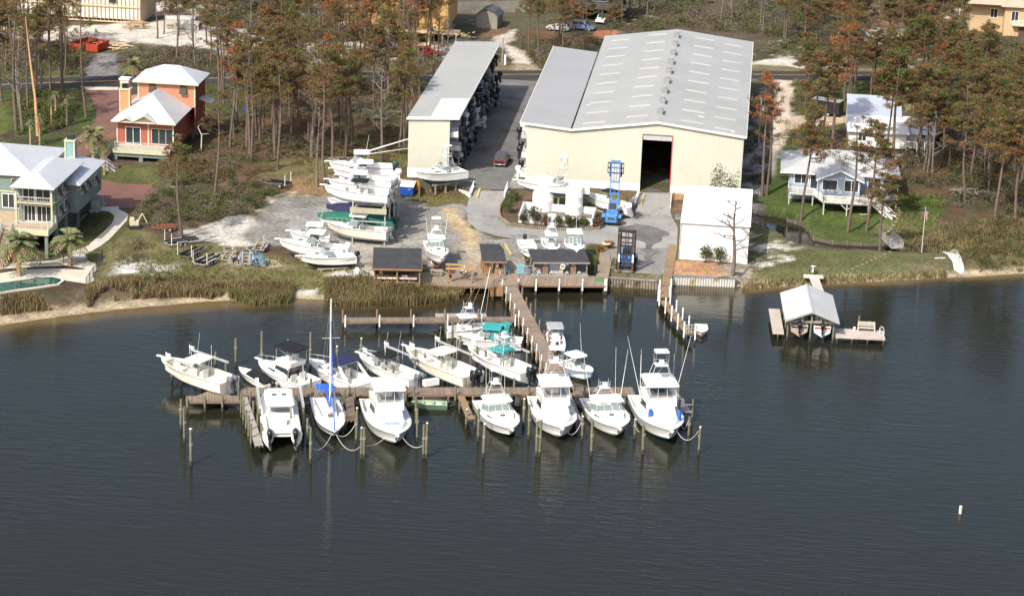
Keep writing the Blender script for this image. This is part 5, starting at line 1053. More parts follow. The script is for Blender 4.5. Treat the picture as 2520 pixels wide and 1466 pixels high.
def wheel(par,x,y,r=.33,w_=.22,name='wheel'):
    o=bpy.data.objects.new(name,None);C.objects.link(o);o.parent=par;o.location=(x,y,r)
    m=MB();m.tube([(0,-w_/2,0),(0,w_/2,0)],r,14,0,True,False);m.build('tyre',TYRE,o);m=MB();m.tube([(0,-w_/2-.012,0),(0,w_/2+.012,0)],r*.58,10,0,True,False);m.build('rim',RIM,o)
GALV=M('galvanised_trailer',(.36,.37,.38),.5,.15,1.);BLUT=M('blue_trailer',(.10,.22,.34),.6,.2,1.)
def trailer(label,tail,tongue,mat=GALV,bunk=BLKC,guides=True,axles=2,wd=2.1,z=1.4):
    a,b=gp(*tail),gp(*tongue);d=b-a;L=max(math.hypot(d.x,d.y),3.2);r_=thing('boat_trailer',label,'trailer',(a.x,a.y,zg(a.x,a.y)),math.atan2(d.y,d.x),'empty boat trailers on the grass')
    m=MB();Lf=L*.7
    for sg in(1,-1):m.b2(0,Lf,sg*wd*.38-.05,sg*wd*.38+.05,.42,.56);m.beam((Lf,sg*wd*.38,.49),(L,0,.49),.1,.12)
    for x in(.1,Lf*.35,Lf*.7,Lf):m.b2(x-.05,x+.05,-wd*.38,wd*.38,.40,.5)
    m.build('frame',mat,r_)
    for sg in(1,-1):m=MB();m.b2(-.1,Lf*.9,sg*.5-.09,sg*.5+.09,.62,.8);m.build('bunk',bunk,r_)
    for i in range(axles):
        for sg in(1,-1):wheel(r_,Lf*.3+i*.75,sg*wd*.46)
    m=MB()
    for sg in(1,-1):m.b2(Lf*.3-.4,Lf*.3+(axles-1)*.75+.4,sg*wd*.46-.14,sg*wd*.46+.14,.68,.72)
    for sg in(1,-1):
        mm=MB();mm.b2(Lf*.3-.42,Lf*.3+(axles-1)*.75+.42,sg*wd*.46-.14,sg*wd*.46+.14,.69,.74);mm.build('fender',mat,r_)
        if guides:mm=MB();mm.tube([(.25,sg*wd*.52,.5),(.25,sg*wd*.52,2.15)],.055,6);mm.build('guide_post',PVC,r_)
    mm=MB();mm.b2(L-.9,L-.8,-.06,.06,.5,1.2);mm.b2(L-.25,L+.05,-.06,.06,.45,.56);mm.build('winch_post',mat,r_);return r_
trailer('trailer with black bunks and white guide posts nearest the bare pine',(410,607),(530,590));trailer('dark bunk trailer left of the aluminium trailer',(452,638),(515,608),M('dark_trailer',(.12,.12,.12),.6));trailer('aluminium trailer with two white guide posts in the middle of the group',(490,658),(560,625),M('aluminium',(.55,.56,.57),.4,.08,metal=.4))
trailer('small trailer with pale timber bunks and one guide post',(556,648),(575,620),GALV,WOODO,False,1,1.8);trailer('high galvanised roller trailer standing square',(605,656),(607,618),GALV,GALV,False);trailer('blue framed trailer beside the roller trailer',(640,658),(627,626),BLUT,BLUT,False,1);trailer('galvanised trailer with timber bunks near the gravel',(634,622),(652,595),GALV,WOODO,False,1);trailer('lone trailer with tall guide posts at the wood edge',(712,460),(632,445),M('dark_trailer',(.12,.12,.12),.6),BLKC,True,1)
trailer('rusty flat trailer loaded with debris beside the brick court path',(432,566),(372,565),M('rusty_frame',(.2,.08,.04),.9,.3),M('rusty_frame',(.2,.08,.04),.9,.3),False,1,1.8)
def bx(name,label,cat,p,d,rz,mat,part,extra=None):r_=thing(name,label,cat,p,rz);m=MB();m.b2(-d[0]/2,d[0]/2,-d[1]/2,d[1]/2,0,d[2]);m.build(part,mat,r_);return r_
p=gp(1001,483);r_=thing('dumpster','blue dumpster with white lid beside the timber screen','dumpster',(p.x,p.y+.8,zg(p.x,p.y)),-.05)
BLUD=M('blue_steel',(.02,.075,.34),.45,.12,.8);m=MB();m.add([(-.98,-.8,.15),(.98,-.8,.15),(.98,.8,.15),(-.98,.8,.15),(-1.02,-.95,1.5),(1.02,-.95,1.5),(1.02,.95,1.9),(-1.02,.95,1.9)],[(0,1,5,4),(1,2,6,5),(2,3,7,6),(3,0,4,7),(0,3,2,1),(4,5,6,7)]);m.b2(-1.0,1.0,-.86,-.80,.8,.9);m.build('body',BLUD,r_)
m=MB();m.slab([(-1.06,-1.,1.56),(1.06,-1.,1.56),(1.06,1.,1.97),(-1.06,1.,1.97)],.05);m.build('lid',M('white_lid',(.78,.79,.8),.5),r_);m=MB()
for i in range(3):m.cyl((.35+.12*i,-.905-.04*0),.001,0,0.001,3)
m=MB();m.beam((.2,-.9,1.12),(.42,-.9,1.22),.03,.05);m.beam((.42,-.9,1.22),(.62,-.9,1.12),.03,.05);m.beam((.42,-.9,1.22),(.42,-.9,1.02),.03,.05);m.build('recycling_mark',WHC,r_)
for sg in(1,-1):m=MB();m.b2(sg*1.0,sg*1.1,-.3,.3,.9,1.15);m.build('lifting_pocket',BLUD,r_)
a,b2,c=gp(986,462),gp(1030,470),gp(1032,487);r_=thing('timber_screen','orange-brown board fence screening the blue dumpster','fence')
for p_,q_ in((a,b2),(b2,c)):
    m=MB();d=(q_-p_);L=d.length;n=max(2,int(L/.16))
    for i in range(n):u=(i+.5)/n;e=p_.lerp(q_,u);m.box((e.x,e.y,2.5),(.145,.03,2.1),math.atan2(d.y,d.x))
    m.build('board_panel',M('orange_boards',(.36,.19,.06),.8,.2,.8),r_)
for e in(a,b2,c):m=MB();m.b2(e.x-.07,e.x+.07,e.y+.05,e.y+.19,1.3,3.6);m.build('post',WOODB,r_)
REDS=M('red_steel',(.40,.045,.018),.6,.2,.6,dirt=((.55,.4,.35),.7,.68))
def skip(label,px,py,rz,L=5.5):
    p=gp(px,py);r_=thing('rubbish_skip',label,'skip',(p.x,p.y,p.z),rz);m=MB();w_,h_=2.3,1.6
    for sg in(1,-1):m.b2(-L/2,L/2,sg*w_/2-.05,sg*w_/2+.05,.2,h_)
    m.b2(-L/2,-L/2+.08,-w_/2+.05,w_/2-.05,.2,h_);m.b2(L/2-.08,L/2,-w_/2+.05,w_/2-.05,.2,h_);m.b2(-L/2+.08,L/2-.08,-w_/2+.05,w_/2-.05,.2,.28);m.build('body',REDS,r_)
    m=MB()
    for i in range(6):
        for sg in(1,-1):m.b2(-L/2+.4+i*(L-.8)/5-.06,-L/2+.4+i*(L-.8)/5+.06,sg*w_/2-.11*(sg<0)+.05*(sg>0)*0-.02,sg*w_/2+.11*(sg>0)+.02,.2,h_)
    m.build('rib',REDS,r_);m=MB()
    for i in range(14):a_=rs.uniform(0,3);m.box((rs.uniform(-L*.4,L*.4),rs.uniform(-.8,.8),.5+rs.uniform(0,.8)),(rs.uniform(.4,1.4),.2,.08),a_,0,None)
    m.build('rubble',M('rubble',(.3,.26,.2),.9,.3),r_);return r_
skip('long open red waste skip on the far sandy lot',207,121,1.25,6.);skip('shorter red waste skip end-on beside the long one',240,124,1.35,4.5)
TANK=M('white_tank',(.80,.80,.79),.4,.03,.3)
def tank(label,px,py,r,h):
    p=G(px,py,1.5);t=thing('storage_tank',label,'tank',(p.x,p.y,1.4));m=MB()
    m.loft([[(rr*math.cos(a*math.pi/14),rr*math.sin(a*math.pi/14),z)for a in range(28)]for rr,z in((r,0),(r,h*.33),(r+.012,h*.335),(r,h*.34),(r,h*.67),(r+.012,h*.675),(r,h*.68),(r,h-.12),(r*.97,h),(r*.5,h+.16),(.05,h+.2))]);m.build('shell',TANK,t)
    m=MB();m.tube([(-r*.15,-r-.09,.2),(-r*.15,-r-.09,h+.1)],.05,6);m.build('fill_pipe',TANK,t);m=MB();m.cyl((0,0),.25,h+.12,h+.34,12);m.build('manhole',TANK,t);m=MB();m.tube([(r*.3,0,h+.1),(r*.3,0,h+.75)],.05,6);m.build('vent_pipe',STEEL,t)
tank('taller white cylindrical fuel tank in the walled enclosure',1335.5,516,1.58,5.15);tank('shorter white cylindrical fuel tank in the walled enclosure',1411.5,526,1.28,4.15)
e0,e1=G(1276,546,1.4),G(1458,559,1.4);r_=thing('tank_enclosure','low white wall enclosing the two fuel tanks','wall',(0,0,0))
for p_,q_,nm in((e0,e1,'wall'),(Vector((e0.x,e0.y+6.6,1.4)),Vector((e1.x,e1.y+6.2,1.4)),'wall'),(e0+Vector((.1,.1,0)),Vector((e0.x+.1,e0.y+6.5,1.4)),'wall'),(e1+Vector((-.1,.1,0)),Vector((e1.x-.1,e1.y+6.1,1.4)),'wall')):
    m=MB();d=q_-p_;m.box(((p_.x+q_.x)/2,(p_.y+q_.y)/2,1.85),(d.length,.18,1.3),math.atan2(d.y,d.x));m.build(nm,M('enclosure_white',(.74,.74,.72),.6,.1,.8),r_);m=MB();m.box(((p_.x+q_.x)/2,(p_.y+q_.y)/2,2.56),(d.length+.25,.26,.1),math.atan2(d.y,d.x));m.build('coping',M('coping_grey',(.55,.55,.53),.7,.1),r_)
m=MB();m.b2(e0.x+.3,e1.x-.3,e0.y+.5,e0.y+6,1.52,1.58);m.build('enclosure_floor',M('enclosure_floor',(.16,.14,.12),.9,.2),r_)
pts=[gp(x,y)for x,y in((1244,490),(1232,508),(1229,525),(1233,540),(1254,554),(1280,559),(1310,563),(1355,566),(1400,568),(1450,567),(1474,565),(1484,552))]
r_=thing('log_edging','row of short logs edging the planted island','edging');m=MB();acc=0
for a_,b_ in zip(pts,pts[1:]):
    n=max(1,int((b_-a_).length/.27))
    for i in range(n):e=a_.lerp(b_,i/n);m.cyl((e.x,e.y),.125,zg(e.x,e.y)-.1,zg(e.x,e.y)+.5+rs.uniform(-.08,.08),6)
m.build('log_row',M('log_grey',(.24,.2,.145),.9,.25,1.5),r_)
def railrun(label,p,q,h=1.05,mat=WHITE,name='railing',cat='railing',n=None,z=None):
    d=q-p;L=d.length;r_=thing(name,label,cat);m=MB();n=n or max(2,int(L/.16))
    m.beam(p+Vector((0,0,h)),q+Vector((0,0,h)),.1,.07);m.beam(p+Vector((0,0,.14)),q+Vector((0,0,.14)),.07,.06)
    m.build('rail',mat,r_);m=MB()
    for i in range(1,n):e=p.lerp(q,i/n);m.b2(e.x-.02,e.x+.02,e.y-.02,e.y+.02,e.z+.16,e.z+h-.04)
    m.build('baluster',mat,r_);return r_
railrun('white slatted railing left of the short ramp',gp(1155,489),gp(1166,463),1.1);railrun('white slatted railing right of the short ramp',gp(1240,490),gp(1249,465),1.1);railrun('white slatted railing left of the warehouse doorway',gp(1562,507),gp(1573,476),1.1);railrun('white railing right of the warehouse doorway',gp(1650,515),gp(1652,477),1.1)
for lab,a_,b_ in(('yellow timber kerb on the short ramp',(1174,489),(1181,467)),('yellow timber kerb before the warehouse doorway',(1578,505),(1585,480)),('yellow timber lying near the ticket hut',(1243,603),(1257,628))):
    p,q=gp(*a_,.12),gp(*b_,.12);m=MB();m.beam(p,q,.25,.25);r_=m.build('timber_kerb',M('yellow_timber',(.5,.38,.13),.8,.15),None);tag(r_,lab,'timber')
m=MB();pw=[gp(1130,470),gp(1143,476),gp(1158,486)]
for a_,b_ in zip(pw,pw[1:]):d=b_-a_;m.box(((a_.x+b_.x)/2,(a_.y+b_.y)/2,1.9),(d.length+.1,.15,1.1),math.atan2(d.y,d.x))
tag(m.build('retaining_wall',M('pale_wall',(.6,.6,.57),.7,.12,.6,stripe=('X',.3,.1,.85))),'short curved pale retaining wall beside the timber cradle','wall')
BLUF=M('forklift_blue',(.07,.20,.44),.45,.14,.8,dirt=((.12,.13,.15),.9,.66));MASTB=M('mast_blue',(.06,.21,.56),.45,.1);BLKS=M('black_steel',(.03,.03,.032),.55,.2);RUST=M('rusty_steel',(.11,.06,.04),.8,.3)
def forklift(label,p,rz,mh,mast,dark):
    f_=thing('marine_forklift',label,'forklift',p,rz);W=2.5
    m=MB();m.loft([[(x,-w_/2,z0),(x,w_/2,z0),(x,w_/2*.9,z1),(x,-w_/2*.9,z1)]for x,w_,z0,z1 in((-2.9,1.5,.6,1.5),(-2.6,1.9,.5,1.75),(-1.2,1.9,.5,1.9),(-.9,1.7,.6,1.6),(1.2,1.7,.6,1.5))],smooth=False);fixn(m.build('chassis',BLUF,f_))
    m=MB()
    for y in(-.42,-.2,0,.2,.42):m.b2(-2.94,-2.85,y-.06,y+.06,.95,1.35)
    m.build('grille',BLKS,f_)
    for sg in(1,-1):m=MB();m.loft([[(x,sg*.95,z-.12),(x,sg*1.4,z-.12),(x,sg*1.4,z),(x,sg*.95,z)]for x,z in((-2.5,1.3),(-2.1,1.55),(-1.4,1.55),(-1.,1.3))],smooth=False);fixn(m.build('mudguard',BLUF,f_))
    b_,t_,m=frustum(-.8,.7,1.35,1.55,3.0,.2,.25,.9);fixn(m.build('cab',BLUF,f_))
    for i in range(4):panel(b_,t_,i,.1,.9,.3,.92).build('cab_window',GLS,f_)
    for x,rr in((-1.9,.55),(1.2,.72)):
        for sg in(1,-1):wheel(f_,x,sg*1.18,rr,.45)
    m=MB();zt=mh;hw=1.16 if dark else .62
    for sg in(1,-1):m.b2(2.0,2.22,sg*hw-.08,sg*hw+.08,.3,zt);dark and m.b2(2.24,2.4,sg*.8-.1,sg*.8+.1,.4,zt-.3)
    for z in[zt-.12,zt-1.1,zt*.62,zt*.42,1.2]:m.b2(1.98,2.2,-hw,hw,z-.1,z+.1)
    m.build('mast',mast,f_);m=MB()
    for y in(-.16,.16):m.tube([(2.12,y,.5),(2.12,y,zt-.2)],.06 if dark else .035,6)
    m.build('hydraulic_ram',RUST if dark else BLUF,f_)
    cz=zt-2.0 if not dark else zt-1.7;m=MB();w_=1.15
    for z in(cz,cz+.75,cz+1.5):m.b2(2.42,2.52,-w_,w_,z-.08,z+.08)
    for y in(-w_,-.78,.78,w_):m.b2(2.42,2.53,y-.05,y+.05,cz,cz+1.5)
    m.build('carriage',BLKS,f_)
    for sg in(1,-1):
        m=MB()
        if dark:m.b2(2.55,2.72,sg*.95-.11,sg*.95+.11,-.5,cz+1.3);m.b2(2.55,4.1,sg*.95-.11,sg*.95+.11,-.62,-.5)
        else:m.b2(2.55,2.65,sg*.8-.09,sg*.8+.09,cz-.5,cz+1.4);m.b2(2.55,5.2,sg*.8-.09,sg*.8+.09,cz-.6,cz-.5)
        m.build('fork',RUST if dark else BLKS,f_)
        if dark:m=MB();m.b2(2.73,2.8,sg*.95-.12,sg*.95+.12,1.6,2.7);m.build('fork_pad',PVC,f_)
    return f_
p=gp(1502,556);forklift('blue marine forklift with tall raised mast, rear facing the water',(p.x+.1,p.y+2.6,1.4),R(90),8.6,MASTB,False)
p=gp(1536,676);forklift('blue marine forklift with black mast at the launch edge, forks over the water',(p.x+.1,p.y+2.9,1.35),R(-90),6.0,BLKS,True)
def car(name,label,cat,p,rz,col_,kind='suv',L=4.8,W=1.9,H=1.75):
    v=thing(name,label,cat,p,rz);pm=M('paint_'+name+'_%d'%len(MATS),col_,.3,.05,.5,coat=.5);h0=.95 if kind!='van' else 1.0;m=MB()
    prof=[(-L/2,.45,.9),(-L/2+.1,.35,h0+.02),(-L/2+.4,.32,h0+.05),(L*.15,.3,h0+.03),(L*.27,.3,h0-.02),(L/2-.25,.33,h0-.14),(L/2,.42,h0-.3)]
    m.loft([[(x,-W/2*k,z0),(x,-W/2,(z0+z1)/2),(x,-W/2*.95,z1),(x,W/2*.95,z1),(x,W/2,(z0+z1)/2),(x,W/2*k,z0)]for(x,z0,z1),k in zip(prof,(.85,.95,.97,.97,.97,.93,.8))],smooth=False);fixn(m.build('body',pm,v))
    xa,xb,rf_,rb_={'suv':(-L/2+.15,L*.2,.65,.25),'pickup':(-L*.12,L*.2,.6,.3),'van':(-L/2+.1,L*.3,.9,.15)}[kind]
    b_,t_,m=frustum(xa,xb,W*.93,h0,H,rf_,rb_,.84);fixn(m.build('cabin',pm,v))
    for i,nm in((1,'windscreen'),(3,'rear_window')):panel(b_,t_,i,.08,.92,.15,.9).build(nm,GLS,v)
    for i in(0,2):
        for a0,a1 in(((.1,.45),(.5,.85))if i==0 else((.15,.5),(.55,.9))):panel(b_,t_,i,a0,a1,.2,.88).build('side_window',GLS,v)
    if kind=='pickup':m=MB();m.b2(-L/2+.12,-L*.13,-W*.4,W*.4,h0+.055,h0+.09);m.build('bed_cover',BLKC,v)
    for x in(-L*.3,L*.31):
        for sg in(1,-1):wheel(v,x,sg*(W/2-.1),.36,.24)
    for sg in(1,-1):
        m=MB();m.b2(-L/2-.02,-L/2+.1,sg*W*.42-.1,sg*W*.42+.1,.62,.95);m.build('tail_light',M('tail_lamp',(.4,.02,.02),.3),v);m=MB();m.b2(L/2-.15,L/2+.01,sg*W*.36-.14,sg*W*.36+.14,.45,.6);m.build('headlight',M('lamp_glass',(.7,.7,.7),.2),v);m=MB();m.b2(L*.14,L*.19,sg*(W/2+.02),sg*(W/2+.2),h0+.05,h0+.25);m.build('mirror',BLK,v)
    m=MB();m.b2(-L/2-.08,-L/2+.06,-W*.46,W*.46,.38,.56);m.build('rear_bumper',M('chrome',(.5,.5,.5),.2,metal=.7),v);m=MB();m.b2(L/2-.06,L/2+.06,-W*.46,W*.46,.3,.46);m.build('front_bumper',BLK,v)
    m=MB();m.b2(-L/2-.095,-L/2-.08,-.16,.16,.6-.2,.72-.2);m.build('number_plate',PVC,v);return v
p=gp(1231,412);car('pickup_truck','maroon pickup truck driving up between the shed and the warehouse','pickup',(p.x,p.y+2.4,p.z+.05),R(88),(.07,.008,.012),'suv',5.2,2.0,1.9)
p=gp(1433,76);car('minivan','blue minivan parked beside the dark raised house','minivan',(p.x,p.y+1,p.z),R(-12),(.10,.16,.28),'van',5.,1.9,1.75)
p=gp(1480,60);car('sport_utility','silver sport utility parked nose out under the dark house','car',(p.x,p.y+2,p.z),R(-100),(.55,.55,.55),'suv')
p=gp(1372,78);car('sedan','white and red vehicle half hidden by brown foliage','car',(p.x,p.y+1,p.z),R(170),(.42,.42,.41),'suv',4.7,1.8,1.5)
p=gp(1000,142);car('pickup_truck','dark pickup truck parked on the building site','pickup',(p.x-3,p.y,p.z),R(20),(.05,.05,.055),'pickup',5.2)
p=gp(952,130);car('delivery_van','white van parked on the building site','van',(p.x,p.y,p.z),R(35),(.7,.7,.7),'van',5.4,2.,2.1)
p=gp(1052,138);car('sport_utility','red vehicle parked on the building site','car',(p.x,p.y,p.z),R(15),(.42,.02,.02),'suv',4.6)
p=gp(2037,288);v=thing('cargo_trailer','black enclosed cargo trailer parked on the sandy drive','trailer',(p.x,p.y+1.5,p.z),R(158));m=MB();m.b2(-2.4,2.2,-1.1,1.1,.5,2.65);m.prism([(2.2,-1.1),(2.8,-.4),(2.8,.4),(2.2,1.1)],.5,2.6);m.build('body',M('black_trailer',(.022,.022,.025),.35,.1),v);m=MB();m.b2(-2.42,2.75,-1.08,1.08,2.65,2.72);m.build('roof',M('grey_trailer_roof',(.3,.3,.3),.5),v)
for x in(-.5,.4):
    for sg in(1,-1):wheel(v,x,sg*1.15,.36)
m=MB();m.tube([(2.7,.5,.5),(3.9,0,.5),(2.7,-.5,.5)],.05,4);m.build('tongue',BLKS,v)
SHING=M('dark_shingles',(.042,.044,.05),.92,.22,.9,stripe=('Y',.3,.12,.75));POSTW=M('shelter_post',(.28,.165,.085),.85,.2,1.)
def pav():
    a,b=G(921,700,1.3),G(1032,702.5,1.3);t=thing('pavilion','open timber pavilion with dark shingle roof and long serving counter','pavilion',(a.x,a.y,1.3),math.atan2(b.y-a.y,b.x-a.x));w_=math.hypot(b.x-a.x,b.y-a.y);dp=6.3;z0,z1=2.35,3.15
    m=MB();m.slab([(-.25,-.35,z0),(w_+.25,-.35,z0),(w_+.25,dp+.3,z1),(-.25,dp+.3,z1)],.14);roof=m.build('roof',SHING,t);m=MB();m.beam((-.28,-.4,z0-.1),(w_+.28,-.4,z0-.1),.06,.22);m.beam((-.3,-.4,z0-.1),(-.3,dp+.3,z1-.12),.06,.2);m.beam((w_+.3,-.4,z0-.1),(w_+.3,dp+.3,z1-.12),.06,.2);m.build('fascia',POSTW,roof)
    for x in(0,w_/2,w_):
        for y in(0,dp):m=MB();zz=z0 if y==0 else z1;m.b2(x-.09,x+.09,y-.09,y+.09,-.5 if y else-1.,zz-.15);m.build('post',POSTW,t)
    m=MB();m.b2(0,w_,.5,dp,-.06,.02);m.build('floor',PLK,t)
    m=MB();m.b2(.3,w_-.3,.4,1.5,.88,.95);m.build('counter',M('counter_wood',(.30,.17,.10),.6,.15),t);m=MB();m.b2(.3,w_-.3,.32,.39,.72,.9);m.build('counter_front',M('counter_white',(.6,.58,.52),.6,.2,.8,stripe=('X',.8,.12,.4)),t)
    m=MB();m.b2(.1,w_-.1,0,.1,.3,.42);m.b2(.1,w_-.1,-.02,.08,-.15,.05);m.build('front_rail',POSTW,t)
    for x in(1.9,3.2,3.9,4.7):m=MB();m.tube([(x,.75,.02),(x,.75,.42)],[.15,.19],10);m.build('bucket',M('white_bucket',(.6,.62,.66),.5),t)
    m=MB();m.b2(.6,w_-.6,dp-1.2,dp-.5,.02,.8);m.build('back_bench',M('bench_dark',(.12,.09,.07),.8,.2),t);m=MB();m.b2(-.06,.06,1.2,dp-.3,.2,1.0);m.build('side_panel',POSTW,t)
    m=MB();m.b2(3.6,4.4,.6,1.2,.96,1.08);m.build('fish_tray',PVC,t)
pav()
def hut():
    a,b=G(1190,679,1.3),G(1240,679.5,1.3);t=thing('ticket_hut','small wooden bait hut with dark shingle roof and open front','hut',(a.x,a.y,1.3),math.atan2(b.y-a.y,b.x-a.x));w_=math.hypot(b.x-a.x,b.y-a.y);dp=4.6;z0,z1=2.15,3.1;BW=M('brown_boards',(.30,.16,.075),.8,.15,.6,stripe=('Y',.2,.1,.7))
    m=MB();m.slab([(-.2,-.3,z0),(w_+.25,-.3,z0),(w_+.15,dp*.7,z0+(z1-z0)*.72),(w_-.35,dp+.2,z1),(-.35,dp+.2,z1)],.14);m.build('roof',SHING,t);m=MB();m.beam((-.22,-.35,z0-.1),(w_+.27,-.35,z0-.1),.06,.2);m.build('fascia',POSTW,t)
    m=MB();m.add([(-.1,1.2,-.1),(-.1,dp,-.1),(-.1,dp,z1-.15),(-.1,1.2,z0+.1),(.05,1.2,-.1),(.05,dp,-.1),(.05,dp,z1-.15),(.05,1.2,z0+.1)],[(3,2,1,0),(4,5,6,7),(0,4,7,3),(1,2,6,5),(0,1,5,4)]);m.build('side_wall',BW,t);m=MB();m.b2(.05,w_-.2,1.6,1.7,-.1,2.2);m.b2(.05,w_-.4,dp-.1,dp,-.1,z1-.2);m.build('front_wall',M('brown_boards_front',(.24,.13,.06),.8,.15,.6,stripe=('X',.2,.1,.7)),t)
    for x in(.1,w_):m=MB();m.b2(x-.08,x+.08,-.08,.08,-.2,z0-.14);m.build('post',POSTW,t)
    m=MB();m.b2(w_*.55,w_-.1,.5,1.5,0,.95);m.build('counter',POSTW,t);m=MB();m.b2(w_*.42,w_*.5,1.5,1.58,.6,1.6);m.build('notice',PVC,t);m=MB();m.b2(w_*.6,w_*.75,.7,1.1,.96,1.5);m.build('weighing_scale',PVC,t)
hut()
def fuel():
    a,b=G(1312,677,1.3),G(1443,677.5,1.3);t=thing('fuel_shelter','open shelter with dark shingle roof over fuel pumps and ice chest','shelter',(a.x,a.y,1.3),math.atan2(b.y-a.y,b.x-a.x));w_=math.hypot(b.x-a.x,b.y-a.y);dp=3.4;z0,z1=1.95,2.55
    m=MB();m.slab([(-.1,-.4,z0),(w_+.35,-.4,z0),(w_+.1,dp+.3,z1),(-.4,dp+.3,z1)],.13);m.build('roof',SHING,t);m=MB();m.beam((-.12,-.45,z0-.08),(w_+.37,-.45,z0-.08),.06,.2);m.build('fascia',M('grey_fascia',(.26,.24,.21),.8),t)
    for x in(0,w_):
        for y in(0,dp):m=MB();m.b2(x-.08,x+.08,y-.08,y+.08,-.3,(z0 if y==0 else z1)-.14);m.build('post',M('grey_post',(.25,.22,.18),.9,.2),t)
    m=MB();m.b2(-.3,w_+.2,-.3,1.4,.0,.12);m.build('concrete_plinth',CONC,t)
fuel()
fs_=[o for o in C.objects if o.name.startswith('fuel_shelter')][0];fl=lambda x,y,z:fs_.matrix_basis@Vector((x,y,z))
c=fl(3.1,1.0,.12);r_=thing('ice_chest','grey-white ice chest lettered ICE under the shelter roof','ice chest',c,fs_.rotation_euler[2]);m=MB();m.b2(-.95,.95,-.4,.45,0,1.55);m.build('cabinet',M('chest_grey',(.42,.45,.49),.4,.06),r_);m=MB();m.b2(-.9,-.03,-.44,-.4,.15,1.45);m.b2(.03,.9,-.44,-.4,.15,1.45);m.build('doors',M('chest_door',(.46,.49,.53),.4,.06),r_);text('ICE',r_,(0,-.452,.5),.62,(R(90),0,0),M('letter_black',(.02,.02,.03),.5),sx=1.1)
for x,lab in((1.65,'fuel pump left of the ice chest'),(5.45,'fuel pump right of the ice chest')):
    c=fl(x,.25,.12);r_=thing('fuel_pump',lab,'fuel pump',c,fs_.rotation_euler[2]);m=MB();m.b2(-.38,.38,-.28,.28,0,1.25);m.build('cabinet',M('pump_tan',(.2,.14,.1),.5,.2),r_);m=MB();m.b2(-.4,.4,-.3,.3,1.25,1.62);m.build('dial_head',BLK,r_);m=MB();m.b2(-.28,.28,-.32,-.3,1.34,1.54);m.build('dial',M('dial_grey',(.35,.36,.38),.4),r_);m=MB();m.tube([(.42,0,1.1),(.6,-.1,.5),(.5,-.2,.15),(.45,-.05,.9)],.025,5);m.build('hose',BLK,r_)
    for dx in(-.85,.8):cc_=fl(x+dx,-.05,.12);rr=thing('hose_reel','small hose reel standing '+('left' if dx<0 else 'right')+' of the '+lab,'hose reel',cc_,fs_.rotation_euler[2]);m=MB();m.tube([(-.16,0,.28),(.16,0,.28)],.2,10,0,True,False);m.build('drum',STEEL,rr);m=MB();m.b2(-.22,-.18,-.1,.1,0,.35);m.b2(.18,.22,-.1,.1,0,.35);m.build('bracket',PVC,rr)
c=fl(3.95,-.35,0);r_=thing('ring_buoy_post','white life ring on a short brown post before the ice chest','life ring',c);m=MB();m.b2(-.06,.06,-.03,.06,0,1.5);m.build('post',WOODO,r_);m=MB();m.tube([(.3*math.cos(a_*.524),-.08,1.35+.3*math.sin(a_*.524))for a_ in range(13)],.09,7);m.build('ring',PVC,r_)
c=fl(-1.6,.9,.05);r_=thing('dock_locker','pale teal locker box beside the fuel shelter','locker',c);m=MB();m.b2(-.55,.55,-.4,.4,0,1.0);m.build('box',M('pale_teal',(.16,.32,.36),.6,.12),r_);m=MB();m.b2(-.58,.58,-.43,.43,1.0,1.08);m.build('lid',M('pale_teal_lid',(.2,.38,.42),.6,.12),r_)
c=fl(-.45,.5,.05);r_=thing('waste_bin','grey round waste bin at the fuel shelter post','bin',c);m=MB();m.tube([(0,0,0),(0,0,.85)],[.27,.33],12);m.build('drum',M('bin_grey',(.14,.16,.19),.6),r_);m=MB();m.tube([(0,0,.86),(0,0,.95)],[.34,.2],12);m.build('lid',BLK,r_)
c=fl(8.55,.4,.0);r_=thing('waste_bin','black bin with bag beside the right shelter post','bin',c);m=MB();m.tube([(0,0,0),(0,0,.9)],[.25,.3],10);m.build('drum',BLK,r_);m=MB();m.ball((0,0,.95),.27,sz=(1,1,.5));m.build('bag',BLKC,r_)
p=G(1476.5,689,1.34);r_=MB().b2(-.7,.7,-.5,.5,0,.02).build('door_mat',M('green_mat',(.03,.26,.08),.9,.1));r_.location=p;tag(r_,'bright green mat lying on the fuel dock corner','mat')
p=gp(1492,613,0);r_=thing('cable_reel_table','round cream table top at the boardwalk head','table',(p.x,p.y,1.5));m=MB();m.cyl((0,0),.65,.7,.78,20);m.build('table_top',M('cream_top',(.6,.55,.4),.6),r_);m=MB();m.cyl((0,0),.2,0,.7,10);m.build('pedestal',WOODB,r_)
a,b=G(1103,696,1.3),G(1160,697,1.3);r_=thing('fish_rack','tall timber frame with two cross boards on the wooden deck','rack',(a.x,a.y,1.3),math.atan2(b.y-a.y,b.x-a.x));w_=(b-a).length
for x in(0,w_):m=MB();m.b2(x-.08,x+.08,-.08,.08,-1.5,2.75);m.build('post',POSTW,r_)
for z in(1.9,2.45):m=MB();m.b2(-.4,w_+.4,-.14,-.085,z,z+.3);m.build('cross_board',M('tan_board',(.42,.27,.12),.8,.15),r_)
def picnic(label,px,py,rz):
    p=G(px,py,1.33);r_=thing('picnic_table',label,'picnic table',(p.x,p.y,1.33),rz);GW=M('grey_wood',(.30,.27,.23),.9,.15,.8);m=MB();m.b2(-.9,.9,-.36,.36,.70,.75);m.build('table_top',GW,r_)
    for sg in(1,-1):
        m=MB();m.b2(-.9,.9,sg*.72-.13,sg*.72+.13,.42,.46);m.build('seat',GW,r_);m=MB();m.beam((sg*.65,-.7,0),(sg*.65,-.25,.7),.08,.05);m.beam((sg*.65,.7,0),(sg*.65,.25,.7),.08,.05);m.b2(sg*.65-.04,sg*.65+.04,-.82,.82,.36,.42);m.build('leg',GW,r_)
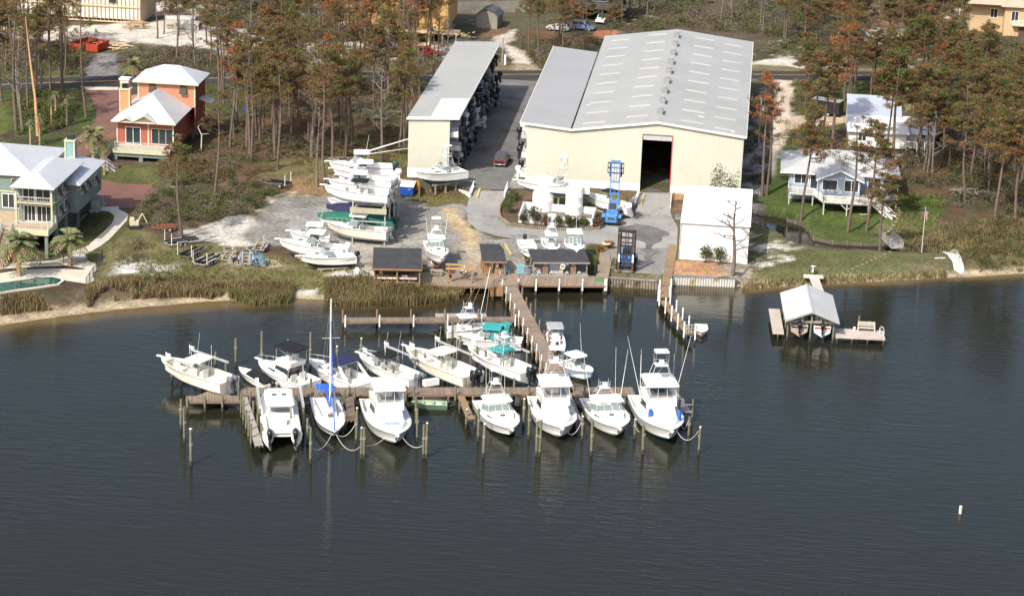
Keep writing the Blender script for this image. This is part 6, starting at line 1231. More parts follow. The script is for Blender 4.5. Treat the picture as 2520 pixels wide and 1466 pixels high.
picnic('weathered grey picnic table left of the fish rack',1073,677,.12);picnic('picnic table behind the fish rack where people gather',1152,676,.1)
def chair(label,px,py,rz,col_,z=1.33,name='garden_chair'):
    p=G(px,py,z);r_=thing(name,label,'chair',(p.x,p.y,z),rz);mt=M('chair_'+str(col_),col_,.6,.08);m=MB();m.b2(-.28,.28,-.28,.25,.36,.42);m.build('seat',mt,r_);m=MB();m.loft([[(x*k,.22+(z_-.4)*.35,z_)for x in(-.28,-.1,.1,.28)]+[(x*k,.27+(z_-.4)*.35,z_)for x in(.28,.1,-.1,-.28)]for z_,k in((.4,1),(.8,1.02),(1.02,.75))],smooth=False);fixn(m.build('backrest',mt,r_))
    for sg in(1,-1):m=MB();m.b2(sg*.3-.05,sg*.3+.05,-.32,.3,.56,.6);m.build('arm',mt,r_)
    for sx in(1,-1):
        for sy in(-.27,.25):m=MB();m.b2(sx*.28-.03,sx*.28+.03,sy-.03,sy+.03,0,.57 if sy<0 else .4);m.build('leg',mt,r_)
chair('white plastic chair beneath the express boat bow',1058,662,.1,(.78,.78,.76));chair('white and blue chair on the concrete pad',877,678,.0,(.6,.66,.68),1.5);chair('turquoise chair right of the bait hut',1246,674,.5,(.12,.38,.48));chair('weathered white chair by the white building boardwalk',1689,618,1.2,(.6,.6,.58),1.45)
for i,(a_,b_)in enumerate((((1204,688,4.0),(1148,752,2.2)),((1212,684,4.2),(1160,752,1.6)),((1211,690,4.),(1180,768,1.0)),((1216,684,4.3),(1193,768,.4)))):
    p,q=G(a_[0],a_[1]+14,0),G(b_[0],b_[1]+20,0);m=MB();m.tube([(p.x,p.y-3,a_[2]-.4),(q.x,q.y,b_[2]-.6)],[.05,.035],6);o=m.build('leaning_pole',POSTW if i!=2 else PVC);tag(o,['longest brown pole leaning from the small tower boat to the deck','second brown leaning pole close under the longest one','white leaning pole beside the brown poles','steep brown pole nearest the main pier'][i],'pole')
for x,yb,yt,lab in((1213,738,690,'tall crooked brown piling where the poles cross'),(1160,716,690,'piling at the water edge of the wooden deck')):
    g=G(x,yb,0);r_=thing('piling',lab,'piling',(g.x,g.y,0));pile(r_,0,0,-2,(yb-yt)/18.5/.95,.15,PILEW,False,'post')
m=MB();g=G(1221,712,1.2);r_=thing('dock_box','brown timber box at the head of the main pier','box',(g.x,g.y,1.0),.2);m.b2(-.75,.75,-.5,.5,-.6,.55);m.build('box',M('brown_box',(.30,.17,.08),.8,.15,.6,stripe=('X',.2,.1,.7)),r_);m=MB();m.b2(-.8,.8,-.55,.55,.55,.62);m.build('lid',POSTW,r_)
m=MB();g=G(1060,947,1.2);r_=thing('dock_box','long white storage box on the cross dock','box',(g.x,g.y,1.2),R(35));m.b2(-.95,.95,-.35,.35,0,.62);m.build('box',GEL,r_);m=MB();m.b2(-.97,.97,-.37,.37,.62,.7);m.build('lid',GEL,r_)
SKIN=M('skin',(.45,.27,.19),.6,.05)
def skinmesh(name,pts,edges,mat,root=0,par=None):
    me=bpy.data.meshes.new(name);me.from_pydata([p[:3]for p in pts],edges,[]);o=bpy.data.objects.new(name,me);C.objects.link(o)
    sk_=o.modifiers.new('s','SKIN');sk_.use_smooth_shade=True;sub=o.modifiers.new('u','SUBSURF');sub.levels=sub.render_levels=1
    for i,p in enumerate(pts):me.skin_vertices[0].data[i].radius=(p[3],p[3]if len(p)<5 else p[4]);me.skin_vertices[0].data[i].use_root=(i==root)
    dg=bpy.context.evaluated_depsgraph_get();nm=bpy.data.meshes.new_from_object(o.evaluated_get(dg));o.modifiers.clear();o.data=nm;nm.materials.clear();nm.materials.append(mat)
    if par is not None:o.parent=par
    return o
def person(label,p,rz,shirt,shorts,hair,sc=1.,lean=0.,arms=((.0,.25),(.0,.1)),cap=None,step=.08,gpz=0.):
    t=thing('person',label,'person',p,rz);t.scale=(sc,)*3
    sl_=math.sin(lean);cl_=math.cos(lean);hip=Vector((-sl_*.12,0,.93))
    def T(h_,y=0,f_=0):return(hip.x+sl_*h_+cl_*f_,y,hip.z+cl_*h_-sl_*f_)
    J=[];E=[]
    def add(v,r,r2=None,par=None):J.append((*v,r,r2 or r));i=len(J)-1;(E.append((par,i))if par is not None else None);return i
    pv=add(hip,.13,.16);ch=add(T(.22),.12,.15,pv);up_=add(T(.42),.115,.165,ch);nk=add(T(.54),.055,.06,up_);hd=add(T(.64,0,.02),.085,.08,nk);add(T(.76,0,.02),.075,.075,hd)
    arm=[]
    for sg,(f_,a_)in((1,arms[0]),(-1,arms[1])):
        s_=add(T(.44,sg*.17),.055,None,up_);e0_=Vector(T(.18,sg*(.2+a_*.25),f_*.2));e_=add(e0_,.042,None,s_);w0=Vector(T(-.05+f_*.22,sg*(.19+a_*.3),.05+f_*.32));w_=add(w0,.03,None,e_);d=(w0-e0_).normalized();h_=add(w0+d*.075,.033,.018,w_)
        for k in range(4):add(w0+d*(.155-abs(k-1.3)*.012)+Vector((.024*(k-1.5),0,0)),.009,None,h_)
        add(w0+d*.1+Vector((.05,-sg*.02,0)),.01,None,w_);arm.append((s_,e_))
    leg=[]
    for sg in(1,-1):
        a_=add((hip.x,sg*.09,.85),.095,None,pv);k_=add((hip.x+.03+sg*step*.6,sg*.1,.48),.058,None,a_);n_=add((.0+sg*step,sg*.105,.08),.038,None,k_);f_=add((.12+sg*step,sg*.12,.035),.035,.03,n_);leg.append((a_,k_))
    skinmesh('body',J,E,SKIN,0,t)
    def sub(ix,grow,name,mat,stub=()):
        mp_={i:n for n,i in enumerate(ix)};pts=[(J[i][0],J[i][1],J[i][2],J[i][3]+grow,J[i][4]+grow)for i in ix];ed=[(mp_[a_],mp_[b_])for a_,b_ in E if a_ in mp_ and b_ in mp_]
        for a_,b_,u in stub:v=Vector(J[a_][:3]).lerp(Vector(J[b_][:3]),u);pts.append((*v,J[b_][3]+grow*1.6,J[b_][4]+grow*1.6));ed.append((mp_[a_],len(pts)-1))
        skinmesh(name,pts,ed,mat,0,t)
    sub([pv,ch,up_,arm[0][0],arm[1][0]],.022,'shirt',shirt,[(arm[0][0],arm[0][1],.75),(arm[1][0],arm[1][1],.75)]);sub([pv,leg[0][0],leg[1][0]],.026,'shorts',shorts,[(leg[0][0],leg[0][1],.8),(leg[1][0],leg[1][1],.8)])
    c_=Vector(T(.74,0,.0));m=MB();m.ball(c_,.105,sz=(1.05,.9,.72))
    if cap:m.b2(c_.x+.05,c_.x+.2,-.07,.07,c_.z-.02,c_.z+.0)
    m.build('cap' if cap else 'hair',cap or hair,t)
    f0=Vector(T(.66,0,.1));m=MB();m.ball(f0,.018);m.build('nose',SKIN,t)
    for sg in(1,-1):m=MB();m.ball(Vector(T(.69,sg*.03,.085)),.011);m.build('eye',M('eye_dark',(.03,.02,.02),.4),t);m=MB();m.ball(Vector(T(.67,sg*.085,0)),.02,sz=(.6,.5,1));m.build('ear',SKIN,t);m=MB();m.loft([[(sg*step+x,sg*.12+y*.045,z)for x,y in((-.07,-1),(.17,-.8),(.17,.8),(-.07,1))]for z in(.0,.07)],smooth=False);fixn(m.build('shoe',BLK if shirt.name!='shirt_coral' else PVC,t))
    m=MB();m.b2(f0.x-.02,f0.x-.005,-.022,.022,f0.z-.05,f0.z-.042);m.build('mouth',M('lips',(.3,.1,.08),.6),t);return t
HAIR=M('brown_hair',(.06,.04,.03),.8)
def PP(x,y):q=G(x,y,1.33);return(q.x,q.y,1.33)
person('person in coral shirt, dark shorts and cap at the left post of the fish rack',PP(1108,693),R(70),M('shirt_coral',(.55,.16,.11),.8,.1),M('shorts_black',(.025,.025,.03),.8),HAIR,1.,.05,((.6,.2),(.3,.1)),M('cap_grey',(.12,.13,.15),.8))
person('person in white shirt and dark shorts bending over the picnic table',PP(1136,684),R(20),M('shirt_white',(.72,.72,.72),.8,.05),M('shorts_navy',(.03,.03,.05),.8),HAIR,1.,.55,((.9,.1),(.7,.1)),PVC)
person('child in white and dark clothes beside the bending person',PP(1146,684),R(200),M('shirt_white',(.72,.72,.72),.8,.05),M('shorts_navy',(.03,.03,.05),.8),HAIR,.72,.1,((.5,.2),(.3,.2)))
person('person in pale blue shirt and tan shorts standing by the bait hut',PP(1231,692),R(150),M('shirt_blue',(.34,.38,.58),.8,.08),M('shorts_tan',(.42,.34,.24),.8),HAIR,1.,.03,((.3,.15),(.2,.1)))
ROOFW=M('white_metal_roof',(.50,.515,.54),.4,.07,.2,stripe=('X',.42,.09,.86));ROOFW2=M('white_metal_roof_side',(.50,.515,.54),.4,.07,.2,stripe=('Y',.42,.09,.86))
TEALS=M('teal_siding',(.16,.215,.195),.7,.08,.4,stripe=('X',.32,.1,.82));TEALY=M('teal_siding_side',(.16,.215,.195),.7,.08,.4,stripe=('Y',.32,.1,.82));LIME=M('lime_trim',(.48,.48,.33),.6,.06);ORNG=M('orange_siding',(.50,.215,.13),.7,.08,.4,stripe=('X',.32,.08,.85));REDS2=M('red_siding',(.29,.075,.055),.7,.1,.4,stripe=('Y',.32,.08,.85));ORED=M('red_orange_siding',(.35,.105,.07),.7,.08,.4,stripe=('X',.32,.08,.85))
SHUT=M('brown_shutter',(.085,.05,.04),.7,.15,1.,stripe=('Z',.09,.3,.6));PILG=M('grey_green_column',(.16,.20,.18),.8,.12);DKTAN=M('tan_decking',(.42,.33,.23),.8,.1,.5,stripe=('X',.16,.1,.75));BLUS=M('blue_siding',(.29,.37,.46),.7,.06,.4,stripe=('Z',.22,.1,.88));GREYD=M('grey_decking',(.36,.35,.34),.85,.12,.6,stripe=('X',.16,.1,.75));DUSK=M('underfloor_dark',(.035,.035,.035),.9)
def win(par,x,y,z,w_,h_,face='S',frame=WHITE,shutter=None,mull=1,name='window'):
    """window: frame as the part, its pane as sub-part; x,y,z = middle of the sill line; faces S (-y), E (+x) or W"""
    rz={'S':0,'E':R(90),'W':R(-90),'N':R(180)}[face];o=MB();t_=.09
    o.b2(-w_/2-t_,-w_/2,-.05,.03,-t_,h_+t_);o.b2(w_/2,w_/2+t_,-.05,.03,-t_,h_+t_);o.b2(-w_/2,w_/2,-.05,.03,h_,h_+t_);o.b2(-w_/2,w_/2,-.06,.03,-t_,0)
    for i in range(1,mull+1):xx=-w_/2+w_*i/(mull+1);o.b2(xx-.035,xx+.035,-.04,.02,0,h_)
    f=o.build(name,frame,par);f.location=(x,y,z);f.rotation_euler=(0,0,rz);m=MB();m.b2(-w_/2,w_/2,-.015,.02,0,h_);m.build('pane',GLS,f)
    if shutter:m=MB();m.add([(-w_/2,-.08,h_),(w_/2,-.08,h_),(w_/2,-.6,h_*.12),(-w_/2,-.6,h_*.12),(-w_/2,-.1,h_+.03),(w_/2,-.1,h_+.03),(w_/2,-.64,h_*.13),(-w_/2,-.64,h_*.13)],[(0,1,2,3),(7,6,5,4),(0,4,5,1),(1,5,6,2),(2,6,7,3),(3,7,4,0)]);m.build('shutter',shutter,f)
    return f
def hip(par,x0,x1,y0,y1,z,zr,run,ov=.5,mat=None,name='roof',axis='x',th=.12,gl=True,gr=True):
    """hip roof; ridge along axis, run = how far the ridge stops short of each end"""
    x0-=ov;x1+=ov;y0-=ov;y1+=ov;m=MB()
    if axis=='x':
        ym=(y0+y1)/2;a,b=(x0+run,ym,zr),(x1-run,ym,zr);A,B_,C_,D_=(x0,y0,z),(x1,y0,z),(x1,y1,z),(x0,y1,z)
        for f,mi in(([A,B_,b,a],0),([C_,D_,a,b],0),([B_,C_,b],1),([D_,A,a],1)):m.slab(f,th,mi)
    else:
        xm=(x0+x1)/2;a,b=(xm,y0+run,zr),(xm,y1-run,zr);A,B_,C_,D_=(x0,y0,z),(x1,y0,z),(x1,y1,z),(x0,y1,z)
        for f,mi in(([A,B_,a],0),([B_,C_,b,a],1),([C_,D_,b],0),([D_,A,a,b],1)):m.slab(f,th,mi)
    return m.build(name,[mat or ROOFW,ROOFW2 if mat is None else mat],par)
def rail(par,p,q,h=1.,mat=WHITE,gap=.14,glassy=False):
    p,q=Vector(p),Vector(q);d=q-p;L=d.length;m=MB();m.beam(p+Vector((0,0,h)),q+Vector((0,0,h)),.09,.07);m.beam(p+Vector((0,0,.1)),q+Vector((0,0,.1)),.06,.06);n=max(2,int(L/gap))
    for i in range(n+1):e=p.lerp(q,i/n);k=.035 if i%9==0 else .014;m.b2(e.x-k,e.x+k,e.y-k,e.y+k,e.z,e.z+h-.035)
    return m.build('railing',mat,par)
def stairs(par,top,foot,wd,mat,rmat=None):
    top,foot=Vector(top),Vector(foot);d=foot-top;n=max(3,int(abs(d.z)/.19));h_=Vector((d.x,d.y,0)).normalized();s_=Vector((-h_.y,h_.x,0));m=MB()
    for i in range(n):e=top.lerp(foot,(i+.5)/n);m.box(e,(Vector((d.x,d.y,0)).length/n*1.1,wd,.05),math.atan2(d.y,d.x))
    st=m.build('stair',mat,par);m=MB()
    for sg in(1,-1):m.beam(top+s_*sg*wd/2+Vector((0,0,-.1)),foot+s_*sg*wd/2+Vector((0,0,-.1)),.07,.28)
    m.build('stringer',mat,st);m=MB()
    for sg in(1,-1):m.beam(top+s_*sg*wd/2+Vector((0,0,.95)),foot+s_*sg*wd/2+Vector((0,0,.95)),.08,.1);m.beam(top+s_*sg*wd/2+Vector((0,0,.5)),foot+s_*sg*wd/2+Vector((0,0,.5)),.05,.3)
    m.build('handrail',rmat or mat,st);return st
def teal():
    t=thing('teal_house','tall teal board house on columns with white metal hip roofs and lime trim','house');g=1.3;dz=5.25;zc=10.45;xr=-92.9
    m=MB();m.b2(-98.,xr,310.6,310.75,dz,zc);m.build('wing_front_wall',TEALS,t);m=MB();m.b2(xr-.15,xr,310.75,317,dz-.4,zc);m.build('wing_side_wall',TEALY,t);m=MB();m.b2(-98.,-97.85,310.75,314.6,dz,zc);m.build('wing_side_wall',TEALY,t)
    m=MB();m.b2(-116,-98,314.6,314.75,dz,zc);m.build('main_front_wall',TEALS,t);m=MB();m.b2(-116,-91.7,329.3,329.45,dz,9.);m.build('main_rear_wall',TEALS,t)
    m=MB();m.b2(-91.85,-91.7,317.1,329.3,dz-.4,8.95);m.build('rear_wing_wall',TEALY,t);m=MB();m.b2(xr,-91.85,317.,317.12,dz-.4,8.95);m.build('rear_wing_return',TEALS,t)
    hip(t,-117,-97.2,314.6,329.3,zc+.1,12.9,7.5,.55);r2=hip(t,-98.,xr,308.9,322.5,zc+.1,11.9,3.1,.55,axis='y',name='wing_roof');hip(t,-98.,-91.7,317.2,329.4,9.0,10.6,3.4,.6,axis='y',name='rear_wing_roof')
    m=MB()
    for z in(7.95,dz-.35):m.b2(-98.05,xr+.03,308.98,309.12,z-.02,z+.3)if z<6 else m.b2(-98.05,xr+.03,309.0,309.2,z,z+.3)
    m.b2(xr,xr+.04,310.6,317,7.95,8.15);m.b2(-91.7,-91.66,317.1,329.3,7.9,8.1);m.b2(-116,-98,314.53,314.6,7.95,8.15);m.build('trim_band',LIME,t)
    for x in(-97.9,xr-.06):m=MB();m.b2(x-.12,x+.12,308.95,309.19,dz,zc);m.build('porch_post',LIME,t)
    m=MB();m.b2(-98.,xr,309.0,310.6,7.98,8.12);m.build('balcony_floor',DKTAN,t);rail(t,(-97.9,309.05,8.15),(xr,309.05,8.15),.9,M('cable_rail',(.55,.57,.55),.5),.3)
    m=MB();m.b2(-116,xr+.1,306.6,314.6,dz-.12,dz);m.build('deck',DKTAN,t);m=MB();m.b2(-116,xr+.15,306.5,306.6,dz-.75,dz+.02);m.b2(xr+.1,xr+.2,306.6,310.6,dz-.75,dz+.02);m.build('deck_fascia',LIME,t);rail(t,(-116,306.65,dz),(-99.2,306.65,dz),1.,M('cable_rail',(.55,.57,.55),.5),.4);rail(t,(-97.6,306.65,dz),(xr,306.65,dz),1.,M('cable_rail',(.55,.57,.55),.5),.4);rail(t,(xr+.05,306.65,dz),(xr+.05,310.5,dz),1.,M('cable_rail',(.55,.57,.55),.5),.4)
    for x in(-115,-110,-105,-101,-97,xr-.25):
        for y in(307.,311.5,316,322,329):m=MB();m.b2(x-.22,x+.22,y-.22,y+.22,g-.3,dz-.12);m.build('column',PILG,t)
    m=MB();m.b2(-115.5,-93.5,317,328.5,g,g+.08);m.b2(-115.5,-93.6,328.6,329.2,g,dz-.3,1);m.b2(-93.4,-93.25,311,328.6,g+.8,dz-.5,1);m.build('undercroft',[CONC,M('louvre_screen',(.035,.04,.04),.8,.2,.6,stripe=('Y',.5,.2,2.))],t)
    for x,w_ in((-96.6,1.5),(-94.6,1.9)):win(t,x,310.6,8.15,w_,1.85,'S',WHITE,None,1,'glass_door');win(t,x+.1,310.6,dz+.05,w_,2.1,'S',WHITE,None,2,'glass_door')
    win(t,-99.6,314.6,8.5,1.1,1.4,'S',WHITE,SHUT);win(t,-104,314.6,8.5,1.1,1.4,'S',WHITE,SHUT);win(t,-100.3,314.6,dz+.5,2.5,1.9,'S',WHITE,None,2);win(t,-106,314.6,dz+.4,2.4,1.9,'S',WHITE,None,2)
    for y,z in((312.,8.45),(314.7,8.45),(312.6,5.75),(315.3,5.75)):win(t,xr,y,z,.95,1.4,'E',WHITE,SHUT)
    for y,z in((319.4,7.0),(322,7.0),(326.4,6.4)):win(t,-91.7,y,z,.95,1.3,'E',WHITE,SHUT)
    m=MB();m.b2(-95.7,-94.4,325.4,326.7,9,12.9);ch=m.build('chimney',M('teal_chimney',(.2,.33,.33),.7,.06),t);m=MB()
    for x in(-95.7,-94.4):m.b2(x-.1,x+.1,325.3,325.5,9,12.9)
    m.b2(-95.85,-94.25,325.25,326.85,12.7,12.95);m.build('chimney_trim',LIME,ch);m=MB();m.b2(-95.5,-94.6,325.6,326.5,12.95,13.6);m.build('chimney_cap',BLK,ch)
    stairs(t,(-98.4,306.6,dz),(-98.2,300.5,g),1.4,DKTAN,M('stair_rail_grey',(.3,.34,.36),.7));m=MB()
    for y in(323.5,325.4):m.b2(-91.6,-90.6,y,y+1.3,3.6,4.8)
    m.b2(-91.7,-90.4,322.8,327.6,3.4,3.58);m.build('air_conditioner',M('condenser_grey',(.2,.22,.22),.5),t)
teal()
def orange():
    t=thing('orange_house','orange and red board house with white metal roofs, tall chimney and raised front deck','house');g=1.6;dz=4.3;x0,x1=-96.9,-87.9;y0=357.3
    m=MB();m.b2(x0,x1,y0,y0+.15,dz,8.1);m.build('front_wall',ORED,t);m=MB();m.b2(x1-.15,x1,y0+.15,372.5,dz-.6,8.1);m.build('side_wall',REDS2,t);m=MB();m.b2(x0,x0+.15,y0+.15,372.5,dz-.6,8.1);m.build('side_wall',REDS2,t);m=MB();m.b2(x0-.1,x1+.1,372.5,372.65,2.,12.2);m.build('rear_wall',ORNG,t)
    hip(t,x0,x1,y0-.6,371.5,8.15,11.2,6.2,.6,axis='y',name='lower_roof')
    for xm,w_,yy,zz,hh in((-92.2,3.6,356.0,8.3,.95),(-95.,2.3,355.95,8.28,.5)):
        m=MB();m.slab([(xm-w_/2,yy,zz),(xm,yy,zz+hh),(xm,yy+4.6,zz+hh),(xm-w_/2,yy+1.6,zz)],.1);m.slab([(xm,yy,zz+hh),(xm+w_/2,yy,zz),(xm+w_/2,yy+1.6,zz),(xm,yy+4.6,zz+hh)],.1);m.build('gable_roof',ROOFW2,t)
        m=MB();m.add([(xm-w_/2+.25,yy+.12,zz-.05),(xm+w_/2-.25,yy+.12,zz-.05),(xm,yy+.12,zz+hh-.16)],[(0,1,2)]);m.build('gable_vent',M('gable_shingle',(.2,.17,.14),.9,.2),t)
        m=MB();m.beam((xm-w_/2,yy-.03,zz-.08),(xm,yy-.03,zz+hh-.08),.05,.18);m.beam((xm,yy-.03,zz+hh-.08),(xm+w_/2,yy-.03,zz-.08),.05,.18);m.build('gable_trim',LIME,t)
    m=MB();m.b2(x0-.6,x1+.6,y0-1.23,y0-1.17,7.95,8.12);m.build('eave_trim',LIME,t)
    ux0,ux1,uy0,uy1=-95.9,-86.7,366.6,373.4
    m=MB();m.b2(ux0,ux1,uy0,uy0+.15,8.3,12.2);m.build('upper_front_wall',ORNG,t);m=MB();m.b2(ux1-.15,ux1,uy0+.15,uy1,5.,12.2);m.build('upper_side_wall',REDS2,t);m=MB();m.b2(ux0,ux0+.15,uy0+.15,uy1,8.3,12.2);m.build('upper_side_wall',REDS2,t)
    hip(t,ux0,ux1,uy0,uy1,12.25,14.2,4.0,.7,name='upper_roof');m=MB();m.b2(ux0-.7,ux1+.7,uy0-.76,uy0-.7,12.0,12.22);m.build('upper_trim',LIME,t)
    for x in(ux0+.08,ux1-.1):m=MB();m.b2(x-.12,x+.12,uy0-.05,uy0,8.4,12.1);m.build('corner_board',LIME,t)
    for x in(-93.5,-88.6):win(t,x,uy0,10.3,1.1,1.5,'S',LIME,SHUT)
    m=MB();m.slab([(-86.7,369,9.2),(-84.6,369,8.7),(-84.6,371.6,8.7),(-86.7,371.6,9.2)],.1);m.build('side_awning',ROOFW,t)
    win(t,-94.3,y0,dz+.05,2.2,2.6,'S',WHITE,None,1,'glass_door');win(t,-89.7,y0,dz+.3,3.3,2.3,'S',LIME,None,2,'screened_window')
    for x in(x0+.1,-91.9,x1-.1):m=MB();m.b2(x-.12,x+.12,y0-.06,y0,dz,8.);m.build('corner_board',LIME,t)
    m=MB();m.b2(x0+.1,x1+.1,354.3,y0,dz-.15,dz);m.build('deck',M('pale_decking',(.48,.43,.36),.8,.1,.5,stripe=('X',.16,.1,.8)),t);m=MB();m.b2(x0+.1,x1+.1,354.2,354.3,dz-.7,dz+.02);m.build('deck_fascia',LIME,t);rail(t,(x0+.5,354.35,dz),(x1,354.35,dz),1.,M('cable_rail',(.55,.57,.55),.5),.35);m=MB();m.b2(x0+.1,x1,354.5,357.6,dz-1.3,dz-.72);m.build('deck_beam',PILG,t)
    for x in(x0+.5,-92.4,x1-.3):
        for y in(354.7,361,371):m=MB();m.b2(x-.3,x+.3,y-.25,y+.25,1.,dz-.7);m.build('column',PILG,t)
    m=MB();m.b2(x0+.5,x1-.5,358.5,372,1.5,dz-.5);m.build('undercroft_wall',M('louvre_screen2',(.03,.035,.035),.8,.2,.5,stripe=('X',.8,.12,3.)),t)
    stairs(t,(x0-.5,355.4,dz),(x0-1.3,351.2,2.9),1.3,DKTAN,M('stair_rail_grey',(.3,.34,.36),.7));m=MB();m.b2(x0-2.0,x0-.4,349.7,351.3,2.8,2.92);m.build('stair_landing',GREYD,t);stairs(t,(x0-.4,350.3,2.85),(x0+1.9,350.0,1.5),1.2,GREYD)
    c=G(309.5,257,9.3);m=MB();m.b2(c.x-.75,c.x+.75,c.y-.6,c.y+.6,8.2,11.9);ch=m.build('chimney',M('orange_chimney',(.58,.24,.11),.7,.08),t);m=MB()
    for sx in(-.75,.75):m.b2(c.x+sx-.1,c.x+sx+.1,c.y-.68,c.y-.5,8.3,11.9)
    m.b2(c.x-.9,c.x+.9,c.y-.75,c.y+.75,11.7,11.95);m.build('chimney_trim',LIME,ch);m=MB();m.b2(c.x-.45,c.x+.4,c.y-.4,c.y+.4,11.95,12.6);m.build('chimney_cap',BLK,ch)
    m=MB();m.b2(-100.1,-98.7,371.5,372.8,8,10.9);ch=m.build('rear_chimney',M('stained_white_chimney',(.66,.6,.5),.8,.15,.5,dirt=((.5,.3,.12),.5,.5)),t);m=MB();m.b2(-100.25,-98.55,371.35,372.95,10.9,11.15);m.build('chimney_cap',WHITE,ch);m=MB();m.b2(-100.4,-96,372,373,2,8.3);m.build('garage_wall',ORNG,t)
orange()
def blue():
    t=thing('blue_house','pale blue house with grey metal hip roof, front gable and white railed decks','house');g=1.5;zf=4.05;ze=6.65;RB=M('aged_metal_roof',(.42,.43,.44),.5,.12,.25,stripe=('X',.45,.1,.88),dirt=((.52,.56,.62),.16,.6));RB2=M('aged_metal_roof_side',(.42,.43,.44),.5,.12,.25,stripe=('Y',.45,.1,.88))
    x0,x1,y0,y1=6.6,21.9,357.2,367.8;sx=.015
    m=MB();m.b2(x0,x1,y0,y0+.15,g-.3,ze);m.build('front_wall',BLUS,t);m=MB();m.b2(x0,x0+.15,y0+.15,y1,g-.3,ze);m.build('side_wall',BLUS,t);m=MB();m.b2(x1-.15,x1,y0+.15,y1,g-.3,ze);m.build('side_wall',BLUS,t);m=MB();m.b2(x0,x1,y1-.15,y1,g-.3,ze);m.build('rear_wall',BLUS,t)
    ro=hip(t,x0-.6,x1+.4,y0,y1,ze,8.95,6.2,.8,RB);ro.data.materials[1]=RB2
    gx0,gx1,gy=11.1,17.1,354.2
    m=MB();m.add([(gx0,gy,zf-.2),(gx1,gy,zf-.2),(gx1,gy,ze-.1),(14.1,gy,7.85),(gx0,gy,ze-.1)],[(0,1,2,3,4)]);m.b2(gx0,gx0+.12,gy+.01,y0,zf-.2,ze-.1);m.b2(gx1-.12,gx1,gy+.01,y0,zf-.2,ze-.1);m.build('gable_wall',BLUS,t)
    m=MB();m.slab([(gx0-.6,gy-.5,ze-.25),(14.1,gy-.5,8.05),(14.1,gy+8.,8.05),(gx0-.6,gy+3.,ze-.25)],.12);m.slab([(14.1,gy-.5,8.05),(gx1+.6,gy-.5,ze-.25),(gx1+.6,gy+3.,ze-.25),(14.1,gy+8.,8.05)],.12);m.build('gable_roof',RB2,t);m=MB();m.beam((gx0-.6,gy-.54,ze-.33),(14.1,gy-.54,7.97),.06,.2);m.beam((14.1,gy-.54,7.97),(gx1+.6,gy-.54,ze-.33),.06,.2);m.b2(x0-1.45,gx0-.7,y0-.86,y0-.8,ze-.22,ze-.02);m.build('white_fascia',WHITE,t)
    win(t,8.4,y0,zf+.75,2.0,1.5,'S',WHITE,None,1);win(t,10.3,y0,zf+.05,1.0,2.1,'S',WHITE,None,0,'door');win(t,12.6,gy,zf+.8,2.1,1.5,'S',WHITE,None,0);win(t,15.8,gy,zf+.7,2.0,1.7,'S',WHITE,None,1);win(t,19.3,y0,zf+.1,1.8,2.0,'S',WHITE,None,1,'glass_door');win(t,21.,y0,zf+.7,.8,1.3,'S',WHITE,None,0);win(t,x0,362,zf+.8,.9,1.2,'W')
    m=MB();m.prism([(6.5,353.6),(10.3,353.6),(11.6,350.),(18.6,350.),(18.6,354.1),(22.8,354.1),(22.8,357.1),(6.5,357.1)],zf-.14,zf);fixn(m.build('deck',GREYD,t));m=MB();m.prism([(12.2,350.6),(17.2,350.6),(17.2,353.9),(12.2,353.9)],zf+.004,zf+.02);m.build('deck_mat',PALE,t)
    for p,q in(((6.55,353.65),(10.3,353.65)),((10.3,353.65),(11.65,350.05)),((11.65,350.05),(18.55,350.05)),((18.55,350.05),(18.55,352.4)),((19.8,354.15),(22.75,354.15)),((6.55,353.65),(6.55,357.1)),((22.75,354.15),(22.75,357.))):rail(t,(*p,zf),(*q,zf),1.)
    for x,y in((6.7,353.8),(10.2,353.8),(11.8,350.2),(15.2,350.2),(18.4,350.2),(22.6,354.3),(11.8,353.2),(18.4,353.2)):m=MB();m.b2(x-.09,x+.09,y-.09,y+.09,1.2,zf-.14);m.build('post',M('pale_grey_post',(.45,.44,.42),.8,.1),t)
    m=MB();m.beam((15.2,350.2,3.0),(14.2,350.2,zf-.2),.1,.12);m.beam((15.2,350.2,3.0),(16.2,350.2,zf-.2),.1,.12);m.build('brace',M('pale_grey_post',(.45,.44,.42),.8,.1),t)
    m=MB();m.prism([(6.4,354.0),(11.2,354.0),(12.2,349.6),(19,349.6),(19.8,352),(19.5,357),(6.4,357)],g-.25,g+.08);m.build('patio',M('patio_tan',(.42,.37,.28),.9,.12),t);stairs(t,(18.7,353.,zf),(22.3,350.4,1.6),1.1,WHITE,WHITE)
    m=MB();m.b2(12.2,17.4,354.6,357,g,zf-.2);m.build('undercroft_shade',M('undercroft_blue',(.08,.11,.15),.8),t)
blue()
p=G(2003,501,1.6);r_=thing('kayak','red and white upturned kayak on the blue house patio','kayak',(9.6,355.0,1.62),.15);m=MB();m.loft([[(x,-w_,.02),(x,-w_,.25),(x,0,.42),(x,w_,.25),(x,w_,.02)]for x,w_ in((-.8,.05),(-.4,.33),(.3,.36),(.8,.05))]);m.build('hull',M('red_plastic',(.55,.05,.03),.4),r_);m=MB();m.ball((0,0,.36),.34,sz=(1.5,.7,.35));m.build('white_deck',PVC,r_)
chair('green garden chair on the blue house deck',2056,475,.2,(.10,.28,.22),4.07);chair('second green garden chair further along the blue deck',2076,475,-.3,(.11,.3,.2),4.07);picnic('white picnic table on the patio under the blue deck',2119,531,.3)
for o in C.objects:
    if o.get('label','').startswith('white picnic table'):o.location=(18.0,350.9,1.6)
p=(11.6,351.2,4.06);r_=thing('planter','terracotta pot with a small plant on the blue deck corner','planter',p);m=MB();m.tube([(0,0,0),(0,0,.5)],[.18,.28],10);m.build('pot',M('terracotta',(.36,.11,.05),.8),r_);m=MB()
